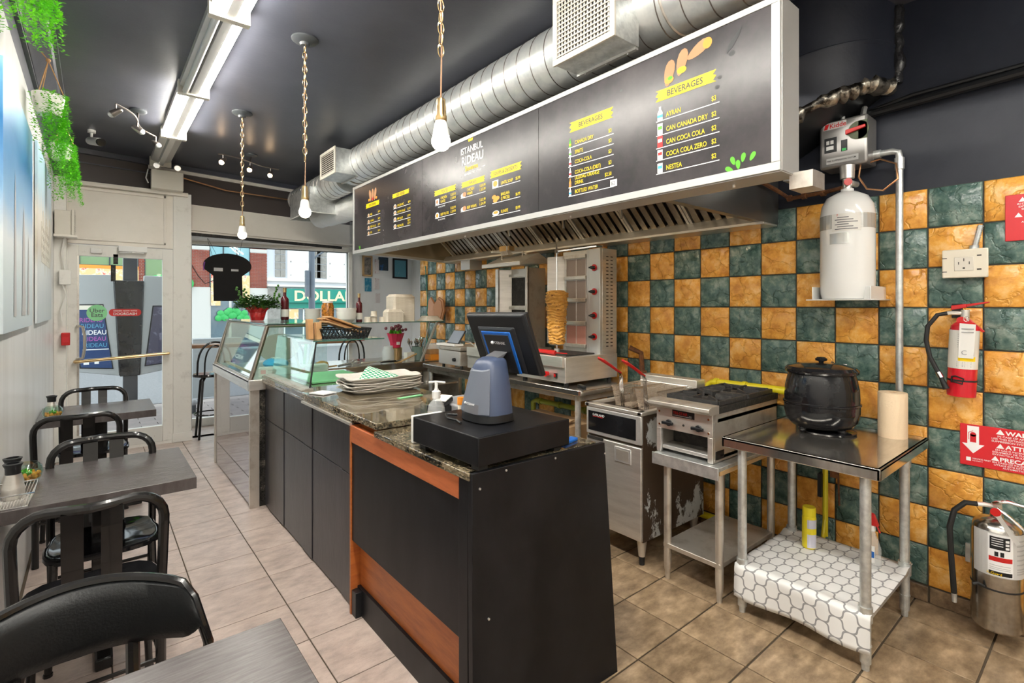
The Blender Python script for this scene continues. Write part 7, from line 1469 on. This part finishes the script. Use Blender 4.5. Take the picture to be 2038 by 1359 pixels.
b.hexa([(ex-.008,ey-.005,1.445),(ex+.008,ey-.005,1.445),(ex+.008,ey-.075,1.375),(ex-.008,ey-.075,1.375)], [(ex-.008,ey-.005,1.465),(ex+.008,ey-.005,1.465),(ex+.008,ey-.085,1.38),(ex-.008,ey-.085,1.38)]); b.build('lever', 'red', t, bevel=.003)
b = B(); b.lathe([(.018, 0), (.018, .004), (.0001, .004)], (ex-.02, ey-.005, 1.43), 16, rot=Matrix.Rotation(-math.pi/2, 3, 'Y')); b.build('gauge', 'red', t)
b = B(); b.tube([(ex-.055, ey-.028+.010*math.cos(i/10*2*math.pi), 1.437+.011*math.sin(i/10*2*math.pi)) for i in range(10)], .0015, 5, closed=True); b.build('pin_ring', 'chrome', t)
b = B(); b.add([(ex-.068, ey-.006, 1.418), (ex-.062, ey-.062, 1.413), (ex-.055, ey-.052, 1.255), (ex-.062, ey-.000, 1.258)], [(0,1,2,3)]); tg_ = b.build('inspection_tag', 'white', t, smooth=False); b = B(); b.text('C', .03, (ex-.064, ey-.01, 1.272), (.06,-1,0), (0,0,1)); 
for z in (1.39, 1.375): b.box(ex-.0665, ex-.0655, ey-.055, ey-.012, z, z+.004)
b.build('tag_print', 'grey', tg_)
b = B(); b.box(3.235, 3.25, ey+.005, ey+.045, 1.44, 1.51); b.build('wall_hook', 'black_plastic', t)
# silver K-class extinguisher
ex, ey = 3.115, .375
t = thing('fire_extinguisher', 'large silver wet-chemical fire extinguisher low by the right edge', 'fire extinguisher', (ex, ey, .07)); c3 = (ex, ey, .07)
B().lathe([(.078, .0), (.086, .01), (.088, .05), (.0875, .055), (.088, .06), (.088, .42), (.080, .455), (.055, .478), (.025, .488), (.022, .50)], c3, 40).build('cylinder', 'chrome_soft' if 'chrome_soft' in M else flat('chrome_soft', (.55,.53,.50), .22, metal=1., var=(20., (.42,.40,.37), .4, .6)), t)
b = B(); cylpatch(c3, .0886, 130, 300, .25, .44, b, 0, 20); cylpatch(c3, .0890, 168, 222, .255, .435, b, 1, 10)
cylpatch(c3, .0893, 172, 215, .37, .425, b, 2, 8); cylpatch(c3, .0893, 170, 220, .318, .338, b, 3, 8); cylpatch(c3, .0893, 170, 220, .258, .275, b, 2, 8)
for z in (.385, .395, .405, .415): cylpatch(c3, .0896, 176, 200, z, z+.003, b, 1, 5)
for z in (.375, .39, .405): cylpatch(c3, .0896, 205, 213, z, z+.010, b, 1, 3)
for z in (.345, .355): cylpatch(c3, .0896, 182, 190, z-.004, z+.006, b, 2, 3); cylpatch(c3, .0896, 194, 202, z-.004, z+.006, b, 2, 3)
for z in (.30, .29, .283): cylpatch(c3, .0893, 172, 216, z, z+.002, b, 4, 6)
for z in (.27, .28, .29, .31, .33, .35, .37, .39, .41): cylpatch(c3, .0890, 232, 262, z, z+.006, b, 4, 6)
b.v = [(p[0], p[1], p[2]) for p in b.v]; b.build('paper_label', ['silver_plain', 'menu_white', 'black_plastic', 'red', 'pale_grey'], t)
for m_o in [o for o in t.children if o.name.startswith('paper_label')]: m_o.location.z += .07
b = B(); b.text('K-Guard', .014, (ex-.0905+.0, ey+.022, .07+.261), (.06,-1,0), (0,0,1), off=.006, depth=.002); b.build('print', 'yellow', t, smooth=False)
b = B(); b.lathe([(.0895, .185), (.0895, .192)], c3, 30); b.tube([(ex-.085, ey+.03, .262), (ex-.10, ey+.05, .275), (ex-.11, ey+.065, .268)], .007, 6); b.build('strap', 'rubber', t)
b = B(); b.cyl((ex, ey, .56), (ex, ey, .615), .018); b.tube([(ex, ey, .60), (ex-.02, ey+.04, .605), (ex-.03, ey+.06, .603)], .010, 8); b.build('valve', 'steel', t); B().cyl((ex-.03, ey, .585), (ex-.036, ey, .585), .018).build('gauge', 'red', t)
b = B(); b.tube([(ex-.03, ey+.06, .603), (ex-.04, ey+.10, .60), (ex-.06, ey+.135, .56), (ex-.07, ey+.15, .48), (ex-.07, ey+.145, .36), (ex-.065, ey+.135, .18)], .0115, 10); b.build('hose', 'rubber', t); B().cyl((ex-.065, ey+.135, .185), (ex-.065, ey+.134, .14), .011, .009).build('hose_tip', 'galv', t)
b = B(); b.tube([(ex-.02, ey+.01, .62), (ex-.03, ey-.04, .64), (ex-.03, ey-.10, .635)], .008, 8); b.tube([(ex-.02, ey-.005, .60), (ex-.04, ey-.05, .575), (ex-.05, ey-.10, .53)], .007, 8); b.build('lever', 'chrome', t)
b = B(); b.add([(ex-.07, ey-.005, .575), (ex-.085, ey-.022, .59), (ex-.09, ey-.085, .49), (ex-.08, ey-.070, .475)], [(0,1,2,3)]); b.build('inspection_tag', 'white', t, smooth=False)
# window sign (back of a bread-shaped board)
t = thing('hanging_sign', 'black bread-slice shaped sign hanging in the shop window, seen from behind', 'sign', (1.26, 6.98, 1.8))
out = []
for i in range(17): a = math.radians(200-220*i/16); out.append((1.255+.262*math.cos(a), 1.985+.148*math.sin(a)))
out += [(1.41, 1.86), (1.42, 1.555), (1.105, 1.555), (1.10, 1.86)]
b = B(); b.prism(out, 6.97, 6.985, 1); b.build('board', flat('sign_black', (.012,.011,.011), .9), t, smooth=False)
b = B(); b.box(1.105, 1.20, 6.968, 6.97, 1.915, 1.955); b.box(1.29, 1.37, 6.968, 6.97, 1.92, 1.945); b.build('paper_sticker', 'silver_plain', t)
b = B(); b.tube([(1.09, 6.978, 2.10), (1.03, 6.978, 2.33)], .0025, 4); b.tube([(1.13, 6.978, 2.12), (1.03, 6.978, 2.33)], .0025, 4); b.tube([(1.38, 6.978, 2.12), (1.42, 6.978, 2.33)], .0025, 4); b.build('cord', 'rubber', t)
b = B(); b.tube([(1.00, 6.97, 1.92), (1.0, 6.965, 1.96), (1.01, 6.97, 2.02)], .006, 5); b.build('neon_edge', 'purple', t)
b = B(); b.tube([(.87, 7.0, 2.0), (.95, 7.0, 1.85), (1.02, 7.0, 1.76), (1.10, 6.98, 1.80)], .005, 5); o = b.build('sign_cable', 'rubber'); tag(o, 'black cable drooping from the post to the bread-shaped sign', 'cable')
# door stickers
t = thing('door_sticker', 'round green delivery sticker on the door glass', 'sticker', (.02, 6.683, 1.42)); b = B(); b.cyl((.02, 6.684, 1.425), (.02, 6.6855, 1.425), .083, seg=30); b.build('disc', 'mint', t); b = B(); b.text('Uber', .058, (.02, 6.6835, 1.43), (1,0,0), (0,0,1), off=.006, align='CENTER', depth=.0005); b.text('Eats', .058, (.02, 6.6835, 1.385), (1,0,0), (0,0,1), off=.012, align='CENTER', depth=.0005); b.build('print', 'grey_dark', t, smooth=False)
t = thing('door_sticker', 'long red rounded delivery sticker on the door glass', 'sticker', (.26, 6.683, 1.43)); b = B(); b.prism(rrect(.115, .385, 1.39, 1.465, .035), 6.684, 6.686, 1); b.build('strip', 'red', t); b = B(); b.text('ORDER NOW WITH', .022, (.25, 6.6835, 1.437), (1,0,0), (0,0,1), align='CENTER', depth=.0005); b.text('DOORDASH', .036, (.25, 6.6835, 1.402), (1,0,0), (0,0,1), off=.01, align='CENTER', depth=.0005); b.build('print', 'menu_white', t, smooth=False)
# ================= STREET =================
g = B(); g.quad((-14, 7.5, -.05), (26, 7.5, -.05), (26, 10.2, -.12), (-14, 10.2, -.12)); pv = struct(g.build('sidewalk', mat('paver_base', (.30,.26,.24), .85), smooth=False), 'brick paved sidewalk')
mp_ = mat('paver', (.27,.225,.21), .8, var=(3., (.18,.155,.15), .35, .7), rnd=True); M['paver'] = mp_
bk = B().box(-.18, .18, -.085, .085, .0, .018).build('brick', 'paver', pv, local=True, bevel=.003)
for j in range(12):
    for i in range(12):
        y = 7.62+.18*j; x = -1.2+.37*i+(.18 if j % 2 else 0); 
        if x > 3.3: continue
        inst(bk, (x, y, -.05-.026*(y-7.5)), pv)
bpy.data.objects.remove(bk)
g = B(); g.quad((-60, 10.2, -.26), (80, 10.2, -.26), (80, 29, -.70), (-60, 29, -.70)); g.box(-60, 80, 10.15, 10.3, -.4, -.11); rd = struct(g.build('road', mat('asphalt', (.17,.17,.175), .85, var=(30., (.22,.22,.225), .4, .6)), smooth=False), 'grey asphalt street')
g = B(); g.hexa([(-60,27,-.75),(80,27,-.75),(80,34,-.75),(-60,34,-.75)], [(-60,27,-.58),(80,27,-.58),(80,34,-.58),(-60,34,-.58)]); struct(g.build('far_sidewalk', 'silver_plain', smooth=False))
FY = 30.
flat('brick_red', (.30,.065,.035), .8, var=(2., (.20,.04,.025), .4, .7)); flat('mortar', (.50,.42,.38), .9); flat('stone_pale', (.60,.58,.54), .7); flat('bldg_grey', (.60,.62,.66), .7); flat('bldg_stone', (.33,.31,.28), .8, var=(6., (.24,.22,.20), .4, .7)); flat('glass_teal', (.20,.42,.46), .12, spec=1.); flat('glass_green2', (.20,.30,.14), .25); flat('glass_dark', (.12,.17,.20), .08, spec=1.); flat('mullion', (.03,.04,.05), .4); flat('shop_green', (.01,.26,.19), .5); flat('sign_cream', (.85,.78,.45), .5)
t = thing('brick_building', 'brick and green glass building across the street with tall panes', 'building', (2.5, 30.3, -.6))
B().box(-3.2, 7.3, FY+.15, FY+4, -.6, 9.).build('wall', 'mortar', t)
bw = [(3.65, 4.56), (6.45, 7.29), (1.62, 1.86), (-2.2, -1.6)]
for (a, c_) in bw:
    p = B().box(a, c_, FY-.02, FY+.16, -.6, 8.5).build('brick_pier', 'mortar', t)
    b = B(); rows = 50; 
    for j in range(rows):
        z = 2.46+.075*j*1.0; nb = max(1, int((c_-a)/.22)); wv = (c_-a)/nb
        for i in range(-1, nb):
            x0_ = a+wv*i+(wv/2 if j % 2 else wv*.0)+.0; x1_ = x0_+wv-.02; x0_, x1_ = max(x0_, a), min(x1_, c_)
            if x1_-x0_ > .03 and not (4.34 < z+.03 < 4.56): b.box(x0_, x1_, FY-.05, FY, z, z+.06)
    o = b.build('brick', 'brick_red', p); o['kind'] = 'stuff'
    B().box(a, c_, FY-.04, FY, 4.36, 4.55).build('stone_band', 'stone_pale', p); B().box(a-.03, c_+.03, FY-.06, FY, -.6, 2.44).build('stone_base', 'stone_pale', p)
def window(t, x0, x1, z0, z1, m, nx, nz, mul='mullion', w_=.05, dy=0.):
    f = B()
    for i in range(nx+1): x = x0+(x1-x0)*i/nx; f.box(x-w_/2, x+w_/2, FY-.03-dy, FY+.08, z0, z1)
    for j in range(nz+1): z = z0+(z1-z0)*j/nz; f.box(x0, x1, FY-.03-dy, FY+.08, z-w_/2, z+w_/2)
    fo = f.build('window', mul, t)
    for i in range(nx):
        for j in range(nz): B().box(x0+(x1-x0)*i/nx, x0+(x1-x0)*(i+1)/nx, FY+.02-dy, FY+.03, z0+(z1-z0)*j/nz, z0+(z1-z0)*(j+1)/nz).build('pane', m, fo)
    return fo
window(t, 4.56, 6.45, 2.46, 8.2, 'glass_teal', 3, 5); window(t, -1.6, 1.62, 3.35, 8.0, 'glass_green2', 3, 3); window(t, 1.86, 3.62, 2.9, 8.0, 'glass_green2', 2, 3); window(t, 4.56, 6.45, -.4, 2.35, 'glass_dark', 2, 1, 'stone_pale', .12)
flat('food_print', (.80,.55,.25), .5, var=(2.6, (.75,.10,.05), .5, .62), col3=(.85,.75,.6)); 
B().box(-1.6, 1.62, FY-.08, FY, 2.55, 3.35).build('food_banner', 'food_print', t); B().box(-1.6, 1.62, FY-.09, FY-.02, 3.2, 3.35).build('banner_edge', 'orange', t); B().box(1.86, 3.62, FY-.08, FY, 1.9, 2.8).build('food_banner', 'food_print', t)
for x in (4.62, 6.0): B().box(x, x+.42, FY-.12, FY-.04, 1.5, 3.1).build('side_poster', 'food_print', t)
b = B(); b.ball((2.5, FY-.25, 2.75), .5, 16, 10, sc3=(1., .25, .5)); b.build('leaf_sign', 'green', t); b = B(); b.ball((3.5, FY-.25, 2.6), .35, 16, 10, sc3=(1., .3, .9)); b.build('leaf_sign', 'green', t)
t = thing('grass_mural', 'green cartoonless leafy picture in the shop window across the street', 'poster', (5.4, FY-.2, 1.0)); t['label'] = 'bright green leafy picture low in the brick building window across the street'
b = B()
for i in range(14): b.ball((4.95+.1*i, FY-.15, .85+.18*math.sin(i*1.7)+.25*math.sin(i/13*3.14)), .17, 10, 6, sc3=(1,.3,1))
b.build('leafy_print', 'green', t)
t = thing('white_building', 'pale painted building with sash windows across the street', 'building', (11, 30.3, -.6)); B().box(7.31, 15.5, FY+.05, FY+4, -.6, 9.).build('wall', 'bldg_grey', t)
b = B(); b.box(7.28, 15.5, FY-.15, FY+.06, 2.86, 3.02); b.box(7.28, 15.5, FY-.30, FY+.06, 2.55, 2.66); b.box(7.28, 15.5, FY-.12, FY+.06, 3.35, 3.5) if False else None; b.build('cornice', 'white_paint', t)
for a in (7.72, 9.66, 11.86, 10.0):
    b = B(); rr_ = random.Random(int(a)); 
    for j in range(14):
        z = 3.1+.42*j; 
        for i in range(2): b.box(a+.28*i+(.0), a+.28*i+.26, FY+.0, FY+.06, z, z+.38)
    o = b.build('stone_block', 'bldg_stone', t); o['kind'] = 'stuff'
for a in (8.52, 10.72, 12.8): window(t, a, a+.9, 3.2, 4.75, 'glass_dark', 1, 2, 'white', .08); window(t, a, a+.9, 5.6, 7.1, 'glass_dark', 1, 2, 'white', .08); B().box(a-.16, a+1.06, FY-.02, FY+.055, 3.03, 5.0).build('surround', 'white', t)
B().box(8.12, 14.5, FY-.4, FY+.06, 1.66, 2.44).build('sign_band', 'shop_green', t, bevel=.02)
B().box(8.12, 14.5, FY-.2, FY+.06, 1.35, 1.66).build('awning', 'shop_green', t)
b = B(); b.text('DOLLARAMA', .80, (8.58, FY-.41, 1.775), (1,0,0), (0,0,1), off=.025, depth=.01, sx=1.12); o = b.build('sign_letters', 'sign_cream', t, smooth=False)
window(t, 8.2, 14.4, -.4, 1.35, 'glass_dark', 6, 1, 'white', .08); b = B(); b.box(8.3, 8.75, FY-.2, FY-.05, .3, .62); b.build('yellow_notice', 'green', t); b = B(); b.text('DOLLAR', .14, (8.34, FY-.21, .4), (1,0,0), (0,0,1)); b.build('notice_print', 'yellow', t)
B().box(8.3, 8.9, FY-.2, FY-.05, .75, 1.3).build('window_poster', 'food_print', t); B().box(7.32, 8.1, FY-.1, FY+.06, -.6, 2.5).build('side_pier', 'bldg_stone', t)
t = thing('street_lamp', 'dark grey street lamp post seen through the shop window', 'street lamp', (3.86, 12, -.3)); B().cyl((3.88, 12, -.3), (3.88, 12, 5.5), .075, .06, 16).build('pole', flat('slate', (.10,.12,.15), .4), t); b = B(); b.tube([(3.88, 12, 2.52), (4.0, 12, 2.66), (4.18, 12, 2.78), (4.24, 12, 2.76)], .02, 8); b.build('arm', 'slate', t); b = B(); b.box(3.72, 3.80, 11.9, 12.0, 1.7, 2.3); b.build('sign_box', 'slate', t); b = B(); b.add([(3.5, 11.9, 2.52), (3.78, 11.9, 2.35), (3.78, 11.9, 2.48)], [(0,1,2)]); b.build('flag', 'white', t)
# kiosk outside the door
KY = 9.5
t = thing('street_kiosk', 'grey steel information kiosk with dark post outside the door', 'kiosk', (.4, KY, -.1))
b = B(); b.box(.325, .50, KY-.08, KY+.08, -.12, 2.6); b.box(.27, .56, KY-.14, KY+.14, -.12, .06); b.build('post', 'slate2' if 'slate2' in M else flat('slate2', (.035,.037,.042), .3), t, bevel=.01)
b = B(); b.hexa([(.285,KY-.12,.46),(.525,KY-.12,.46),(.525,KY+.1,.46),(.285,KY+.1,.46)], [(.215,KY-.12,1.87),(.572,KY-.12,1.87),(.572,KY+.1,1.87),(.215,KY+.1,1.87)]); b.build('centre_panel', 'black_gloss', t, bevel=.01)
b = B(); b.hexa([(-.19,KY-.09,.56),(.285,KY-.09,.47),(.285,KY+.07,.47),(-.19,KY+.07,.56)], [(-.36,KY-.09,1.93),(.212,KY-.09,1.95),(.212,KY+.07,1.95),(-.36,KY+.07,1.93)]); b.build('side_panel', 'kiosk_grey' if 'kiosk_grey' in M else flat('kiosk_grey', (.36,.37,.37), .35, metal=.3), t, bevel=.008)
b = B(); b.hexa([(.525,KY-.09,.46),(.99,KY-.09,.54),(.99,KY+.07,.54),(.525,KY+.07,.46)], [(.575,KY-.09,1.95),(1.15,KY-.09,1.95),(1.15,KY+.07,1.95),(.575,KY+.07,1.95)]); b.build('side_panel', 'kiosk_grey', t, bevel=.008)
b = B(); b.hexa([(-.16,KY-.10,.61),(.215,KY-.10,.575),(.215,KY-.09,.575),(-.16,KY-.09,.61)], [(-.30,KY-.10,1.515),(.10,KY-.10,1.52),(.10,KY-.09,1.52),(-.30,KY-.09,1.515)]); sc_ = b.build('screen_bezel', 'black_plastic', t)
b = B(); b.hexa([(-.145,KY-.103,.625),(.20,KY-.103,.59),(.20,KY-.10,.59),(-.145,KY-.10,.625)], [(-.285,KY-.103,1.50),(.09,KY-.103,1.505),(.09,KY-.10,1.505),(-.285,KY-.10,1.50)]); b.build('screen', flat('screen_blue', (.02,.05,.15), .3), sc_)
b = B(); b.hexa([(-.28,KY-.106,1.44),(.095,KY-.106,1.44),(.095,KY-.103,1.44),(-.28,KY-.103,1.44)], [(-.285,KY-.106,1.50),(.09,KY-.106,1.505),(.09,KY-.103,1.505),(-.285,KY-.103,1.50)]); b.build('screen_header', 'cream', sc_)
b = [B(), B(), B()]
for i, (z, k) in enumerate(((1.265, 1), (1.18, 2), (1.085, 0), (.995, 1), (.905, 2))): b[k].text('RIDEAU', .092 if k == 0 else .086, (-.165+.013*i, KY-.107, z), (1,-.0,0), (0,0,1), off=.014 if k == 0 else 0, depth=.001, sx=.86)
b[0].box(-.13, .16, KY-.107, KY-.105, .865, .878); b[0].box(-.12, -.06, KY-.107, KY-.105, .66, .70); b[0].box(0, .05, KY-.107, KY-.105, .665, .70)
for q, mm in zip(b, ('menu_white', flat('magenta', (.45,.10,.42), .4), flat('cyan', (.10,.34,.52), .4))): q.build('print', mm, sc_, smooth=False)
b = B(); b.hexa([(.58,KY-.10,.585),(.90,KY-.10,.62),(.90,KY-.09,.62),(.58,KY-.09,.585)], [(.68,KY-.10,1.50),(1.05,KY-.10,1.50),(1.05,KY-.09,1.50),(.68,KY-.09,1.50)]); s2 = b.build('screen_bezel', 'black_plastic', t); b = B(); b.hexa([(.60,KY-.103,.60),(.89,KY-.103,.635),(.89,KY-.10,.635),(.60,KY-.10,.60)], [(.695,KY-.103,1.485),(1.04,KY-.103,1.485),(1.04,KY-.10,1.485),(.695,KY-.10,1.485)]); b.build('screen', flat('screen_dark', (.07,.065,.10), .3, var=(9., (.22,.22,.3), .55, .7)), s2)
t = thing('bollard', 'short grey bollard with a round cap outside the shop window', 'bollard', (1.11, 8.6, -.08)); B().cyl((1.11, 8.6, -.2), (1.11, 8.6, .06), .03, seg=14).build('post', 'slate2', t); B().ball((1.11, 8.6, .10), .05, 14, 8).build('cap', 'grey', t)
t = thing('green_electrical_cabinet', 'pale grey street utility panel beyond the bar ledge', 'cabinet', (1.5, 11.5, -.2)); B().box(1.45, 2.3, 11.4, 11.6, -.35, .86).build('panel', 'kiosk_grey', t, bevel=.01); t.name = 'utility_cabinet'
